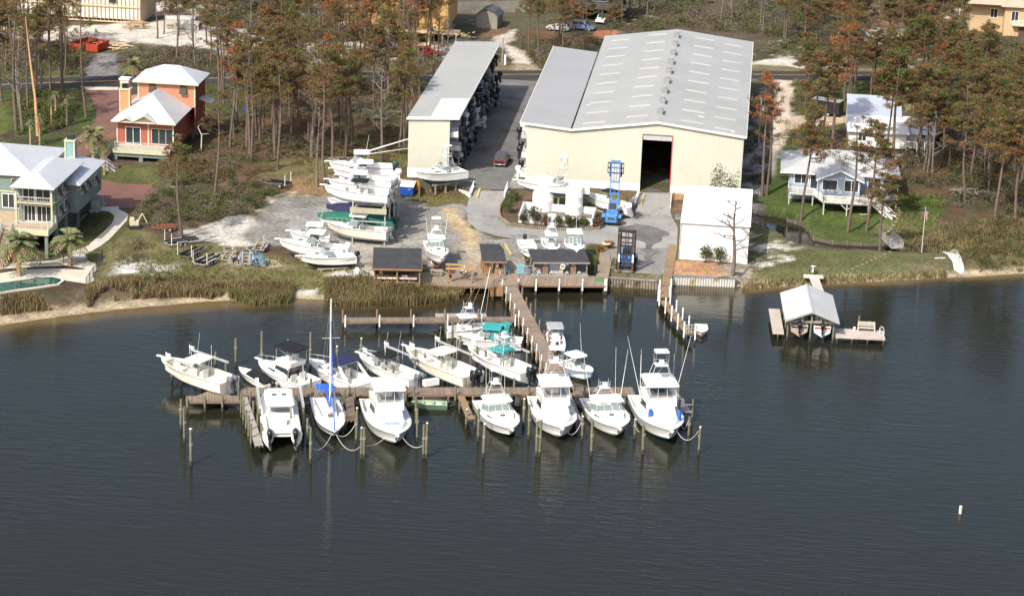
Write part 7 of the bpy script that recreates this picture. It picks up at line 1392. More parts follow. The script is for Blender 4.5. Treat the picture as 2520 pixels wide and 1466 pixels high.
for i in range(26):a=rs.uniform(0,6.3);r2_=rs.uniform(.1,.4);m.add([(0,0,.5),(r2_*math.cos(a),r2_*math.sin(a),.5+rs.uniform(.2,.55)),(r2_*math.cos(a+.5),r2_*math.sin(a+.5),.5+rs.uniform(.1,.4))],[(0,1,2)])
m.build('foliage',M('pot_green',(.06,.12,.03),.8),r_)
def rearhouse():
    t=thing('white_rear_house','white sided house with grey metal roof and outside stair behind the blue house','house');GM=M('pale_grey_roof',(.42,.46,.53),.45,.06,.2,stripe=('X',.42,.09,.9));WS=M('white_boarding',(.66,.66,.65),.7,.08,.4,stripe=('X',.3,.08,.9));WR=M('white_low_roof',(.74,.74,.74),.5,.08,.3,dirt=((.2,.1,.05),.5,.7));g=2.2
    m=MB();m.slab([(16.0,396.5,6.6),(25.0,396.5,6.6),(25.0,403.5,8.3),(16.0,403.5,8.3)],.12);m.slab([(16.,403.5,8.3),(25.,403.5,8.3),(25.,408.5,6.8),(16.,408.5,6.8)],.12);m.build('grey_roof',GM,t)
    m=MB();m.slab([(16.,389.5,5.35),(26.,389.5,5.35),(26.,396.4,6.5),(16.,396.4,6.5)],.12);m.slab([(26.02,391.3,5.1),(30.4,391.3,5.1),(30.6,398.6,6.2),(24.6,398.6,6.2),(24.6,396.45,5.9),(26.02,396.4,5.9)],.12);m.build('white_roof',WR,t)
    m=MB();m.b2(16.3,25.6,390.2,390.35,g+.5,5.4);m.build('front_wall',WS,t);m=MB();m.b2(25.45,25.6,390.4,392.2,g+.5,5.3);m.b2(25.6,30.,392.2,392.35,g+.4,5.2);m.build('wing_wall',WS,t);m=MB();m.b2(29.85,30.,392.4,398.4,g,5.2);m.b2(16.3,16.45,390.4,408,g,6.2);m.b2(24.6,24.75,396.6,408,g,6.5);m.build('side_wall',WS,t);m=MB();m.b2(16.3,24.7,407.8,408.,g,6.6);m.build('rear_wall',WS,t)
    win(t,28.2,392.2,3.9,1.2,1.1,'S',WHITE);
    for x in(18.5,21.5):win(t,x,390.2,3.7,1.2,1.1,'S',WHITE)
    m=MB();m.b2(25.4,30.2,389.,392.1,3.15,3.28);m.build('deck',GREYD,t);rail(t,(25.5,389.05,3.28),(27.2,389.05,3.28),1.);rail(t,(28.6,389.05,3.28),(30.1,389.05,3.28),1.);stairs(t,(27.9,389,3.25),(27.9,386.6,1.9),1.2,WHITE,WHITE)
    for x in(25.6,30.):m=MB();m.b2(x-.08,x+.08,389.05,389.2,1.8,3.2);m.build('post',WHITE,t)
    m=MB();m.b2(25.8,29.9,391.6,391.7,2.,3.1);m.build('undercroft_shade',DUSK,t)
rearhouse()
TANW=M('tan_stucco',(.50,.36,.21),.8,.1,.3);TANR=M('tan_tile_roof',(.50,.36,.27),.8,.08,.3,stripe=('Y',.4,.12,.9))
def tanhouse():
    a=G(2385,75,2.4);t=thing('tan_house','tan stucco house with broad pale tile hip roof at the far right edge','house');x0=a.x;y0=a.y
    m=MB();m.b2(x0,x0+6.5,y0,y0+.2,2.,8.4);m.build('front_wall',TANW,t);m=MB();m.b2(x0+6.5,x0+22,y0-3,y0-2.8,2.,8.4);m.b2(x0+6.5,x0+6.7,y0-2.8,y0,2.,8.4);m.build('wing_wall',TANW,t);m=MB();m.b2(x0,x0+.2,y0+.2,y0+14,2.,8.4);m.build('side_wall',TANW,t)
    hip(t,x0,x0+22,y0-1.5,y0+14,8.4,11.,8,1.,TANR);hip(t,x0+6.5,x0+22,y0-3,y0+6,8.38,10.3,5,.9,TANR,'wing_roof');win(t,x0+4.6,y0,5.3,1.3,1.7,'S');win(t,x0+8.5,y0-3,5.3,1.3,2.0,'S');m=MB();m.b2(x0+9.5,x0+14,y0-3.4,y0-3.1,2.,4.4);m.build('garage_arch',M('arch_dark',(.1,.07,.05),.9),t);m=MB();m.b2(x0+8,x0+18,y0-4.4,y0-3,4.6,4.8);m.build('balcony',TANW,t);rail(t,(x0+8,y0-4.35,4.8),(x0+18,y0-4.35,4.8),1.)
    m=MB();m.cyl((x0+13.5,y0+6.5),.25,10.5,11.6,8);m.build('roof_vent',STEEL,t)
tanhouse()
OSB=M('sheathing_board',(.58,.35,.13),.8,.12,.5,stripe=('X',1.22,.03,.7,.12));FRAMEW=M('framing_timber',(.60,.45,.26),.8,.12)
def osb():
    a=G(845,92,2.4);b=G(1105,98,2.4);t=thing('plywood_house','unfinished house of bare orange sheathing boards raised on timber posts','house under construction');x0,x1=a.x,b.x;y0=a.y+1;zf=5.0
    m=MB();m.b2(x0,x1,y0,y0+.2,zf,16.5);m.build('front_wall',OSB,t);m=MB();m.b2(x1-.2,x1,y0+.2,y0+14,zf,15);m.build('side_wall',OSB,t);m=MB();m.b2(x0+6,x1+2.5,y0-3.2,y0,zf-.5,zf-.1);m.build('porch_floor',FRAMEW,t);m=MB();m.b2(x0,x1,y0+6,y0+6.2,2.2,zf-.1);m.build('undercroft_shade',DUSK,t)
    for i in range(9):x=x0+1+i*(x1+2-x0-1)/8;m=MB();m.b2(x-.14,x+.14,y0-3.1,y0-2.8,2.,zf-.5);m.build('post',FRAMEW,t)
    win(t,x0+11,y0,8.2,1.,2.2,'S',WHITE,None,0,'wrapped_door');
    for x in(x0+4,x0+15,x0+20):m=MB();m.b2(x-.7,x+.7,y0-.02,y0-.005,10.5,12.2);m.build('window_opening',M('opening_dark',(.12,.07,.03),.9),t)
    m=MB();m.slab([(x0-.5,y0-.8,15.2),(x1+.5,y0-.8,15.2),(x1+.5,y0+7,19.5),(x0-.5,y0+7,19.5)],.2);m.slab([(x0-.5,y0+7,19.5),(x1+.5,y0+7,19.5),(x1+.5,y0+15,15.2),(x0-.5,y0+15,15.2)],.2);m.build('roof',M('roof_felt',(.2,.17,.13),.9),t)
osb()
def framing():
    a=G(50,47,2.4);b=G(365,45,2.4);t=thing('timber_framed_house','unfinished house of open timber studs with white wrap at the far left','house under construction');x0,x1=a.x,b.x;y0=a.y+1
    m=MB();m.b2(x0-6,x1,y0+.3,y0+.5,3.2,14);m.build('wrapped_wall',M('house_wrap',(.7,.68,.62),.7,.12,.4),t);m=MB();n=int((x1-x0+6)/.8)
    for i in range(n+1):x=x0-6+i*.8;m.b2(x-.05,x+.05,y0,y0+.14,2.6,14)
    m.build('stud_wall',M('stud_timber',(.40,.29,.15),.8,.15),t)
    for z in(2.6,5.6,8.9,12.):m=MB();m.b2(x0-6,x1,y0-.06,y0-.005,z,z+.25);m.build('plate',FRAMEW,t)
    for x in(x0+3,x0+11,x0+18):m=MB();m.b2(x-.7,x+.7,y0-.08,y0-.065,6.4,8.6);m.build('window_opening',DUSK,t)
    m=MB();m.b2(x1-.1,x1+.1,y0,y0+12,2.4,14);m.build('end_wall',FRAMEW,t)
framing()
def darkhouse():
    a=G(1388,52,2.4);t=thing('dark_stilt_house','dark brown raised house with carport beneath at the top edge','house',(a.x,a.y+2,2.3));DW=M('dark_boarding',(.055,.05,.045),.8,.2,.5,stripe=('X',.3,.1,.7));m=MB();m.b2(0,11.5,0,8,3.,6.4);m.build('wall',DW,t);m=MB();m.slab([(-.8,-1.4,6.3),(12.3,-1.4,6.3),(12.3,4,8.6),(-.8,4,8.6)],.15);m.slab([(-.8,4,8.6),(12.3,4,8.6),(12.3,9,6.3),(-.8,9,6.3)],.15);m.build('roof',M('brown_roof',(.24,.16,.10),.9,.15),t);m=MB();m.b2(-.5,12.2,-2.4,0,2.85,3.);m.build('deck',DW,t);rail(t,(-.5,-2.35,3.),(12.2,-2.35,3.),1.,M('grey_rail',(.14,.13,.12),.8),.2)
    for x in(0,3.8,7.6,11.5):
        for y in(-2.2,3,8):m=MB();m.b2(x-.15,x+.15,y-.15,y+.15,-.3,2.9);m.build('post',DW,t)
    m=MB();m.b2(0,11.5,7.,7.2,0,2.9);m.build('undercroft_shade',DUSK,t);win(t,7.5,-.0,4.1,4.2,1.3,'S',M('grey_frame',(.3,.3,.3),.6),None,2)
darkhouse()
def shed():
    a=G(1172,68,2.4);t=thing('garden_shed','weathered grey board shed with cross-braced door and dark gambrel roof','shed',(a.x,a.y,2.35),-.12);GW=M('grey_boards',(.27,.25,.22),.9,.15,.6,stripe=('X',.22,.1,.7));w_=4.2;d_=4.6;h_=2.6
    m=MB();m.add([(0,0,0),(w_,0,0),(w_,0,h_),(w_*.82,0,h_+.8),(w_*.5,0,h_+1.25),(w_*.18,0,h_+.8),(0,0,h_)],[(0,1,2,3,4,5,6)]);m.b2(0,.1,.02,d_,0,h_);m.b2(w_-.1,w_,.02,d_,0,h_);m.b2(0,w_,d_-.1,d_,0,h_);m.build('wall',GW,t)
    pr_=[(-.25,h_-.1),(w_*.17,h_+.85),(w_*.5,h_+1.35),(w_*.83,h_+.85),(w_+.25,h_-.1)];m=MB()
    for(x0,z0),(x1,z1)in zip(pr_,pr_[1:]):m.slab([(x0,-.3,z0),(x1,-.3,z1),(x1,d_+.3,z1),(x0,d_+.3,z0)],.1)
    m.build('roof',M('shed_shingles',(.09,.09,.1),.9,.2),t);m=MB();m.b2(1.4,2.9,-.06,-.005,.05,2.2);dr=m.build('door',GW,t);m=MB();m.beam((1.45,-.08,.1),(2.85,-.08,1.1),.04,.12);m.beam((2.85,-.1,.1),(1.45,-.1,1.1),.04,.12);m.beam((1.45,-.08,1.15),(2.85,-.08,2.15),.04,.12);m.beam((2.85,-.1,1.15),(1.45,-.1,2.15),.04,.12);m.build('cross_brace',M('grey_brace',(.33,.3,.27),.9),dr)
shed()
a,b=G(1085,45,2.4),G(1300,40,2.4);r_=thing('board_fence','weathered tall board fence behind the grey shed','fence');m=MB();d=b-a;m.box(((a.x+b.x)/2,(a.y+b.y)/2+4,3.6),(d.length,.06,2.4),math.atan2(d.y,d.x));m.build('board_panel',M('fence_grey',(.23,.21,.18),.9,.2,.5,stripe=('X',.25,.12,.6)),r_)
for i in range(9):e=a.lerp(b,i/8);m=MB();m.b2(e.x-.07,e.x+.07,e.y+4.05,e.y+4.2,2.2,5.);m.build('post',M('fence_grey_post',(.2,.18,.15),.9),r_)
def boathouse():
    a,b=G(1936.5,837,0),G(2049,842.5,0);ang=math.atan2(b.y-a.y,b.x-a.x);t=thing('boathouse','open boathouse on posts with pale metal gable roof over two lifted boats','boathouse',(a.x,a.y,0),ang);w_=math.hypot(b.x-a.x,b.y-a.y);ze=3.0
    inv=t.matrix_basis.inverted();bk=inv@G(1909,718.5,ze+.05);dp=bk.y;zr=ze+1.35;RM=M('boathouse_roof',(.50,.50,.49),.45,.06,.25,stripe=('Y',.42,.06,.95),dirt=((.58,.62,.68),.12,.62));sk=bk.x*.0
    m=MB();m.slab([(-.5,-1.,ze),(w_/2,-1.,zr),(w_/2,dp,zr),(-.5,dp,ze)],.1);m.slab([(w_/2,-1.,zr),(w_+.6,-1.,ze),(w_+.6,dp,ze),(w_/2,dp,zr)],.1);ro=m.build('roof',RM,t);m=MB();m.slab([(w_/2-.18,-1.02,zr+.0),(w_/2,-1.02,zr+.07),(w_/2,dp,zr+.07),(w_/2-.18,dp,zr)],.03);m.slab([(w_/2,-1.02,zr+.07),(w_/2+.18,-1.02,zr),(w_/2+.18,dp,zr),(w_/2,dp,zr+.07)],.03);m.build('ridge_cap',M('ridge_grey',(.42,.44,.46),.4),ro)
    m=MB();m.beam((-.5,-1.04,ze-.12),(w_/2,-1.04,zr-.12),.05,.2);m.beam((w_/2,-1.04,zr-.12),(w_+.6,-1.04,ze-.12),.05,.2);m.build('fascia',STEEL,t);m=MB();m.b2(-.1,w_+.1,-.12,.12,ze-.5,ze-.2);m.build('tie_beam',M('grey_timber',(.33,.3,.26),.9,.15),t)
    for x in(.3,w_*.3,w_*.5,w_*.7):m=MB();m.b2(x-.05,x+.05,-.6,-.5,ze-.2,ze+(zr-ze)*(1-abs(x-w_/2)/(w_/2))-.1);m.build('gable_strut',M('grey_timber',(.33,.3,.26),.9,.15),t)
    for x in(0,w_*.5,w_):
        for y in(0,dp*.35,dp*.65,dp-.5):pile(t,x,y,-2.2,ze-.05 if x!=w_*.5 else ze-.2,.13,PILE,False,'post')
    m=MB();m.b2(w_*.0,w_,dp*.35-.08,dp*.35+.08,ze-.5,ze-.25);m.build('lift_beam',STEEL,t)
    GP=M('sun_bleached_planks',(.46,.41,.36),.85,.1,.4,stripe=('Y',.15,.1,.8));m=MB();m.b2(-1.9,-.45,-.3,dp-1.,.85,1.05);m.build('side_dock',GP,t)
    m=MB();m.b2(w_+.3,w_+6.6,-.4,2.9,.75,.98);m.build('sun_deck',M('sun_bleached_planks_x',(.46,.41,.36),.85,.1,.4,stripe=('X',.15,.1,.8)),t)
    for x in(w_+.5,w_+2.4,w_+4.4,w_+6.4):pile(t,x,-.25,-2.2,.75,.11,PILEW,False,'post')
    for x in(w_+3.7,w_+4.9):pile(t,x,5.0-(x-w_-3.7)*1.6,-2.2,2.1,.13,PILE,False,'post')
    for y in(0,dp*.5):pile(t,-1.2,y-.1,-2.2,.8,.1,PILEW,False,'post')
    e=inv@G(2025,718,1.1);s_=inv@G(2003,680,1.3);m=MB();m.beam((e.x,dp-3,1.0),(s_.x,s_.y,1.15),1.3,.14);m.build('gangway',M('gangway_planks',(.48,.44,.40),.85,.1),t);m=MB();m.b2(s_.x-1.4,s_.x+1.3,s_.y-.3,s_.y+.8,1.1,1.3);m.build('gangway_landing',PALE,t)
    return t,w_,dp
bh,bw_,bd_=boathouse()
def inbh(x,y,z):return bh.matrix_basis@Vector((x,y,z))
for x,lab,hl,st in((bw_*.25,'dark ended boat with tan sides in the left boathouse bay',M('tan_hull',(.42,.34,.25),.4),NB),(bw_*.75,'white boat with red stripe and black outboard in the right boathouse bay',GEL,M('red_stripe',(.45,.02,.03),.4))):
    b=boat('lifted_boat',lab,'boat',6.4,2.35,1.2,.9,kind='cuddy',tc=.55,hull=hl,stripe=st,ob=(1,BLK,1.2),trunk=.5,bowrail=False,pulpit=False);p=inbh(x,-.1,1.2);b.location=p;b.rotation_euler=(0,0,bh.rotation_euler[2]+math.pi/2);m=MB();m.b2(-.03,-.01,-1.0,1.0,.58,.78);m.build('transom_stripe',st,b)
p=inbh(bw_+4.4,2.3,.98);r_=thing('bench','pale timber bench at the back of the boathouse sun deck','bench',p,bh.rotation_euler[2]);GWD=M('bench_pale',(.52,.47,.4),.8,.1)
m=MB();m.b2(-1.1,1.1,-.25,.25,.42,.48);m.build('seat',GWD,r_)
m=MB()
for z in(.62,.85,1.05):m.b2(-1.1,1.1,.24,.3,z,z+.14)
m.build('backrest',GWD,r_)
for x in(-1.05,1.05):m=MB();m.b2(x-.06,x+.06,-.28,-.2,0,.7);m.b2(x-.06,x+.06,.2,.3,0,1.2);m.b2(x-.07,x+.07,-.3,.3,.64,.7);m.build('arm',GWD,r_)
p=inbh(bw_+6.3,1.6,.98);r_=thing('ladder','white curved swim ladder rails at the deck end','ladder',p,bh.rotation_euler[2]);m=MB()
for y in(-.2,.2):m.tube([(-.25,y,0),(-.25,y,.7),(-.1,y,.9),(.15,y,.85),(.3,y,.5),(.32,y,-.9)],.03,5)
m.build('rail',PVC,r_)
p=inbh(bw_+2.9,2.5,.98);r_=thing('bucket','white bucket beside the bench','bucket',p);m=MB();m.tube([(0,0,0),(0,0,.4)],[.15,.19],10);m.build('pail',PVC,r_)
sheet('pool_terrace',[(0,672),(60,664),(130,660),(205,663),(237,652),(242,662),(228,672),(232,690),(216,698),(160,690),(130,700),(60,712),(0,722)],PALE,.05,1.4,step=1.)
POOLP=[(-60,712),(0,697),(60,689),(95,683),(130,682),(148,686),(152,692),(140,700),(100,706),(40,714),(-60,730)]
r_=thing('swimming_pool','kidney ended swimming pool of dark green water in the pale terrace','pool');wp=[G(x,y,1.45)for x,y in POOLP];cen=sum(wp,Vector())/len(wp)
m=MB();n=len(wp);ou=[p+(p-cen).normalized()*.35 for p in wp];m.add([(p.x,p.y,1.58)for p in wp]+[(p.x,p.y,1.58)for p in ou]+[(p.x,p.y,1.25)for p in ou]+[(p.x,p.y,1.3)for p in wp],[(i,(i+1)%n,n+(i+1)%n,n+i)for i in range(n)]+[(n+i,n+(i+1)%n,2*n+(i+1)%n,2*n+i)for i in range(n)]+[(3*n+i,3*n+(i+1)%n,(i+1)%n,i)for i in range(n)]);fixn(m.build('coping',M('pool_coping',(.62,.57,.48),.8,.08),r_));m=MB();m.poly([(p.x,p.y,1.5)for p in wp]);o=fixn(m.build('pool_water',M('pool_water',(.012,.075,.06),.06,.1,.3,spec=.5),r_))
m=MB();q=[G(x,y,1.2)for x,y in((-60,738),(60,716),(76,708),(80,716),(62,724),(-60,748))];m.prism([(p.x,p.y)for p in q],.8,1.3);fixn(m.build('lower_basin',M('basin_tile',(.42,.55,.55),.4,.1),r_))
def mesh_fence(label,pts,h=1.25):
    r_=thing('chain_fence',label,'fence');g_=[gp(*p)for p in pts];m=MB()
    for a,b in zip(g_,g_[1:]):
        L=(b-a).length;n=max(1,int(L/.22))
        m.beam(a+Vector((0,0,h)),b+Vector((0,0,h)),.045,.045);m.beam(a+Vector((0,0,.1)),b+Vector((0,0,.1)),.03,.03)
        for i in range(n):e=a.lerp(b,i/n);m.b2(e.x-.008,e.x+.008,e.y-.008,e.y+.008,e.z,e.z+h)
    m.build('mesh',M('fence_black',(.03,.035,.035),.6),r_)
    for a,b in zip(g_,g_[1:]):
        n=max(1,int((b-a).length/2.2))
        for i in range(n+1):e=a.lerp(b,i/n);m=MB();m.b2(e.x-.035,e.x+.035,e.y-.035,e.y+.035,e.z-.2,e.z+h+.08);m.build('post',M('fence_black',(.03,.035,.035),.6),r_)
mesh_fence('dark mesh fence bending round the pool terrace corner',[(0,656),(100,652),(212,643),(252,638),(238,668),(212,706)])
a,b=G(2178,580,1.6),G(2208,612,1.5);r_=thing('footbridge','small grey timber footbridge over the creek with slatted sides','footbridge',(a.x,a.y,0),math.atan2(b.y-a.y,b.x-a.x));L=math.hypot(b.x-a.x,b.y-a.y);m=MB();m.b2(0,L,-.9,.9,1.5,1.62);m.build('deck',GREYD,r_)
for sg in(1,-1):rail(r_,(0,sg*.9,1.62),(L,sg*.9,1.62),1.,M('grey_rail_wood',(.30,.28,.26),.9,.12),.13)
p=gp(2569,621)if False else G(2268,620,1.4);r_=thing('flagpole','slim white flagpole on the lawn by the creek','flagpole',(p.x,p.y,1.35));hpole=6.6;m=MB();m.tube([(0,0,0),(0,0,hpole)],[.045,.03],8);m.build('pole',PVC,r_);m=MB();m.ball((0,0,hpole+.06),.08);m.build('finial',M('gold',(.5,.35,.1),.3),r_)
fr=thing('flag','striped red and white flag with blue corner hanging from the flagpole','flag',(p.x,p.y,1.35));fl_=lambda u,v:(.06+u*.28+.05*math.sin(u*9),-.1*math.sin(u*12+v*2),hpole-.15-v*1.45-u*.35);m=MB();nn_=13
for i in range(nn_):
    for j in range(6):m.add([fl_(j/6,i/nn_),fl_((j+1)/6,i/nn_),fl_((j+1)/6,(i+1)/nn_),fl_(j/6,(i+1)/nn_)],[(0,1,2,3)],2 if i<7 and j<3 else i%2)
m.build('cloth',[M('flag_red',(.42,.03,.05),.8),M('flag_white',(.7,.7,.7),.8),M('flag_blue',(.03,.05,.22),.8)],fr)
sheet('concrete_slab_ruin',[(2317,620),(2333,619),(2349,614),(2355,615),(2375,652),(2369,656),(2349,652),(2344,642),(2336,635),(2331,627)],M('bleached_slab',(.56,.54,.49),.85,.16,.9,dirt=((.36,.33,.27),.9,.56)),.12,1.4,step=.8)
sheet('concrete_curb_ruin',[(2299,634),(2326,633.5),(2327,636.5),(2301,637.5)],M('bleached_slab',(.56,.54,.49),.85,.16,.9,dirt=((.36,.33,.27),.9,.56)),.1,1.4)
for i in range(16):
    u=i/15;x=2018+(2190-2018)*u;y=671-52*u+9*math.sin(u*3.1);q_=G(x,y,1.4);m=MB();m.cyl((0,0),.22,0,.05,8);o=m.build('stepping_stone',M('stone_tan',(.3,.27,.19),.9,.1));o.location=(q_.x,q_.y,zg(q_.x,q_.y));tag(o,'round stepping stone on the lower lawn path to the gangway','stepping stone','stepping stones across the lower lawn')
for i in range(11):
    u=i/10;x=2210+6*math.sin(u*3)-32*u*u;y=525+46*u;q_=G(x,y,1.5);m=MB();m.cyl((0,0),.25,0,.05,8);o=m.build('stepping_stone',M('stone_tan2',(.42,.38,.28),.9,.1));o.location=(q_.x,q_.y,zg(q_.x,q_.y));tag(o,'pale stepping stone between the blue house stair and the footbridge','stepping stone','stepping stones behind the footbridge')
p=G(2000,668,1.4);r_=thing('birdbath','white pedestal birdbath on a shell patch near the gangway','birdbath',(p.x,p.y,1.35));m=MB();m.tube([(0,0,0),(0,0,.7)],[.16,.09],8);m.build('pedestal',PVC,r_);m=MB();m.tube([(0,0,.7),(0,0,.82)],[.12,.36],12);m.build('bowl',PVC,r_)
pts=[gp(x,y)for x,y in((1938,533),(1958,540),(1987,565),(2002,586),(2050,596),(2120,600),(2176,601))];r_=thing('creek_bulkhead','low timber bulkhead holding the lawn edge along the creek','bulkhead');m=MB()
for a,b in zip(pts,pts[1:]):m.beam(Vector((a.x,a.y,.75)),Vector((b.x,b.y,.75)),.14,1.4)
m.build('plank_wall',STRD,r_)
for a,b in zip(pts,pts[1:]):
    n=max(1,int((b-a).length/2))
    for i in range(n):e=a.lerp(b,i/n);m=MB();m.cyl((e.x,e.y-.14),.1,-.3,1.65,6);m.build('post',PILEW,r_)
def upole(label,px,yb,yt,arms=True,lean=0):
    p=gp(px,yb);k=FOC/math.hypot(p.y,CAMH)*.955;h_=(yb-yt)/k;r_=thing('utility_pole',label,'utility pole',(p.x,p.y,p.z-.1));m=MB();m.tube([(0,0,0),(lean*h_,0,h_)],[.16,.1],8);m.build('pole',M('pole_grey',(.27,.25,.22),.9,.15),r_)
    if arms:
        m=MB();m.b2(lean*h_-.9,lean*h_+.9,-.06,.06,h_-.5,h_-.38);m.build('cross_arm',M('pole_grey',(.27,.25,.22),.9,.15),r_)
        for x in(-.8,-.1,.8):m=MB();m.cyl((lean*h_+x,0),.06,h_-.38,h_-.1,6);m.build('insulator',PVC,r_)
        m=MB();m.cyl((lean*h_+.35,-.1),.26,h_-2.4,h_-1.5,10);m.build('transformer',M('transformer_grey',(.5,.5,.52),.4),r_)
    return p,h_
P1=upole('utility pole with transformer beside the warehouse right wall',1866,362,240);P2=upole('leaning utility pole with crossarm and street lamp on the far roadside',2321,135,62,True,-.01);P3=upole('bare wooden pole right of the street lamp pole',2417,132,66,False);P4=upole('thin grey pole at the open end of the boat shed',1236,152,95,False)
m=MB();q=P2[0];m.tube([(q.x,q.y,P2[1]-2.8+q.z),(q.x-1.6,q.y-.4,P2[1]-2.5+q.z)],.05,5);o=tag(m.build('lamp_arm',STEEL),'short lamp arm reaching off the leaning utility pole','street lamp');m=MB();m.ball((q.x-1.8,q.y-.4,P2[1]-2.5+q.z),.32,sz=(1.2,.8,.5));m.build('lamp_head',PVC,o)
def wire(label,a,b,sag):a,b=Vector(a),Vector(b);pts=[a.lerp(b,i/10)-Vector((0,0,sag*4*(i/10)*(1-i/10)))for i in range(11)];tag(MB().tube(pts,.022,3).build('power_line',BLK),label,'cable','power lines')
wire('power line running from the street lamp pole to the bare pole',(P2[0].x,P2[0].y,P2[0].z+P2[1]-.2),(P3[0].x,P3[0].y,P3[0].z+P3[1]-.3),.5);wire('power line leaving the street lamp pole towards the far left',(P2[0].x,P2[0].y,P2[0].z+P2[1]-.2),(P2[0].x-60,P2[0].y+8,12),1.2)
p=gp(1243,160);r_=thing('marker_post','short white post by the road at the shed end','post',p);m=MB();m.tube([(0,0,0),(0,0,1.9)],.22,8);m.build('post',PVC,r_)
p=gp(603,277);r_=thing('water_barrel','blue barrel standing alone in the wood','barrel',p);m=MB();m.tube([(0,0,0),(0,0,.45),(0,0,.9)],[.27,.31,.27],10);m.build('drum',BLUD,r_);m=MB();m.cyl((0,0),.24,.9,.93,10);m.build('lid',BLK,r_)
def pileof(label,px,py,n,ln,mat,name='lumber_stack',spread=1.5,hh=.6):
    p=gp(px,py);r_=thing(name,label,'debris',p,0);r3=random.Random(px);m=MB()
    for i in range(n):a_=r3.uniform(-.5,.5)+(0 if i%3 else 1.2);m.box((r3.uniform(-spread,spread),r3.uniform(-spread*.6,spread*.6),.1+r3.uniform(0,hh)),(ln*r3.uniform(.5,1),.22,.12),a_)
    m.build('boards',mat,r_)
pileof('pile of scattered boards beside the red skips',275,118,22,3.6,FRAMEW,spread=2.8);pileof('heap of splintered timber near the concrete pipes',330,68,24,2.6,WOODO,spread=2.4,hh=.9);pileof('sandy brown rubble heap at the pipes',430,70,24,1.2,M('rubble2',(.4,.33,.22),.9,.3),'rubble_heap',1.6,1.);pileof('scattered pale boards on the building site sand',1005,120,18,2.4,FRAMEW,spread=4);pileof('yellow and white debris heap left of the shed',1135,92,24,1.4,M('debris_mix',(.6,.5,.3),.9,.4,1.),'rubble_heap',2.4,.9);pileof('silvery tarpaulin heap beside the red skip',252,118,10,1.4,M('tarp_silver',(.45,.46,.48),.5,.2),'tarpaulin',.8,.8);pileof('fallen branches by the small creek bridge lawn',2385,480,14,3.,M('dead_wood',(.25,.22,.19),.9,.2),'branch_pile',2.,.8)
for i,(x,y,r_z)in enumerate(((405,62,.12),(438,68,-.1),(300,64,.2))):
    p=gp(x,y);r_=thing('concrete_vault' if i<2 else 'pallet_stack',['long grey concrete culvert on the far sandy lot','shorter grey culvert beside the long one','stack of grey slabs left of the culverts'][i],'culvert' if i<2 else 'pallet',p,r_z);m=MB();L_=(6.,4.5,4.)[i];h_=(1.9,1.4,.8)[i];m.loft([[(x_,-1,0),(x_,-1,h_*.75),(x_,-.6,h_),(x_,.6,h_),(x_,1,h_*.75),(x_,1,0)]for x_ in(0,L_)],smooth=False);m.build('shell',M('culvert_grey',(.4,.39,.37),.8,.15),r_);m=MB();m.b2(L_+.005,L_+.02,-.7,.7,.2,h_*.8);m.build('opening',DUSK,r_)
p=gp(330,560);r_=thing('excavator_toy','small cream compact loader parked by the garden path','loader',(p.x,p.y,p.z),.4);m=MB();m.b2(-.6,.6,-.45,.45,.35,1.0);m.b2(-.55,0,-.4,.4,1.0,1.45);m.build('body',M('loader_cream',(.6,.54,.38),.6,.12),r_)
for sg in(1,-1):m=MB();m.b2(-.75,.75,sg*.55-.14,sg*.55+.14,0,.42);m.build('track',BLKS,r_)
m=MB();m.beam((.5,0,.9),(1.2,.1,2.),.12,.14);m.beam((1.2,.1,2.),(1.9,0,.5),.1,.12);m.build('arm',M('loader_cream',(.6,.54,.38),.6,.12),r_);r_.name='compact_loader'
p=gp(1680,536);r_=thing('pond_basin','pale green basin lying beside the white building','basin',(p.x,p.y,zg(p.x,p.y)));m=MB();m.b2(-1.1,1.1,-.7,.7,0,.35);m.build('rim',M('basin_green',(.15,.28,.25),.6,.15),r_);m=MB();m.b2(-1.,1.,-.6,.6,.355,.37);m.build('water_surface',M('basin_water',(.03,.07,.07),.1),r_)
def vcmat(name,rough=.85):
    m=bpy.data.materials.new(name);m.use_nodes=True;t=m.node_tree;b=t.nodes['Principled BSDF'];b.inputs['Roughness'].default_value=rough;b.inputs['Specular IOR Level'].default_value=.2
    a=t.nodes.new('ShaderNodeVertexColor');a.layer_name='leaf_tone';t.links.new(a.outputs[0],b.inputs['Base Color']);tl=t.nodes.new('ShaderNodeBsdfTranslucent');t.links.new(a.outputs[0],tl.inputs[0]);mx=t.nodes.new('ShaderNodeMixShader');mx.inputs[0].default_value=.22;t.links.new(b.outputs[0],mx.inputs[1]);t.links.new(tl.outputs[0],mx.inputs[2]);t.links.new(mx.outputs[0],t.nodes['Material Output'].inputs[0]);return m
LEAF=vcmat('leaves');g_=np.random.default_rng(5)
def quads(name,P,U,V,colr,mat=LEAF,parent=None,link=True):
    """one mesh of leaf-sized quads: centres P, half-axes U and V, a tone each"""
    n=len(P);co=np.stack([P-U-V,P+U-V*.6,P+U*.25+V,P-U*.8+V*.7],1).reshape(-1,3);me=bpy.data.meshes.new(name)
    me.vertices.add(4*n);me.vertices.foreach_set('co',co.astype(np.float32).ravel());me.loops.add(4*n);me.loops.foreach_set('vertex_index',np.arange(4*n,dtype=np.int32));me.polygons.add(n);me.polygons.foreach_set('loop_start',(np.arange(n)*4).astype(np.int32));me.update(calc_edges=True)
    at=me.color_attributes.new('leaf_tone','FLOAT_COLOR','POINT');c=np.repeat(np.concatenate([colr*1.28,np.ones((n,1))],1),4,0);at.data.foreach_set('color',c.astype(np.float32).ravel());me.materials.append(mat)
    if not link:return me
    o=bpy.data.objects.new(name,me);C.objects.link(o);o.parent=parent;return o
def unit(n):v=g_.normal(size=(n,3));return v/np.linalg.norm(v,axis=1)[:,None]
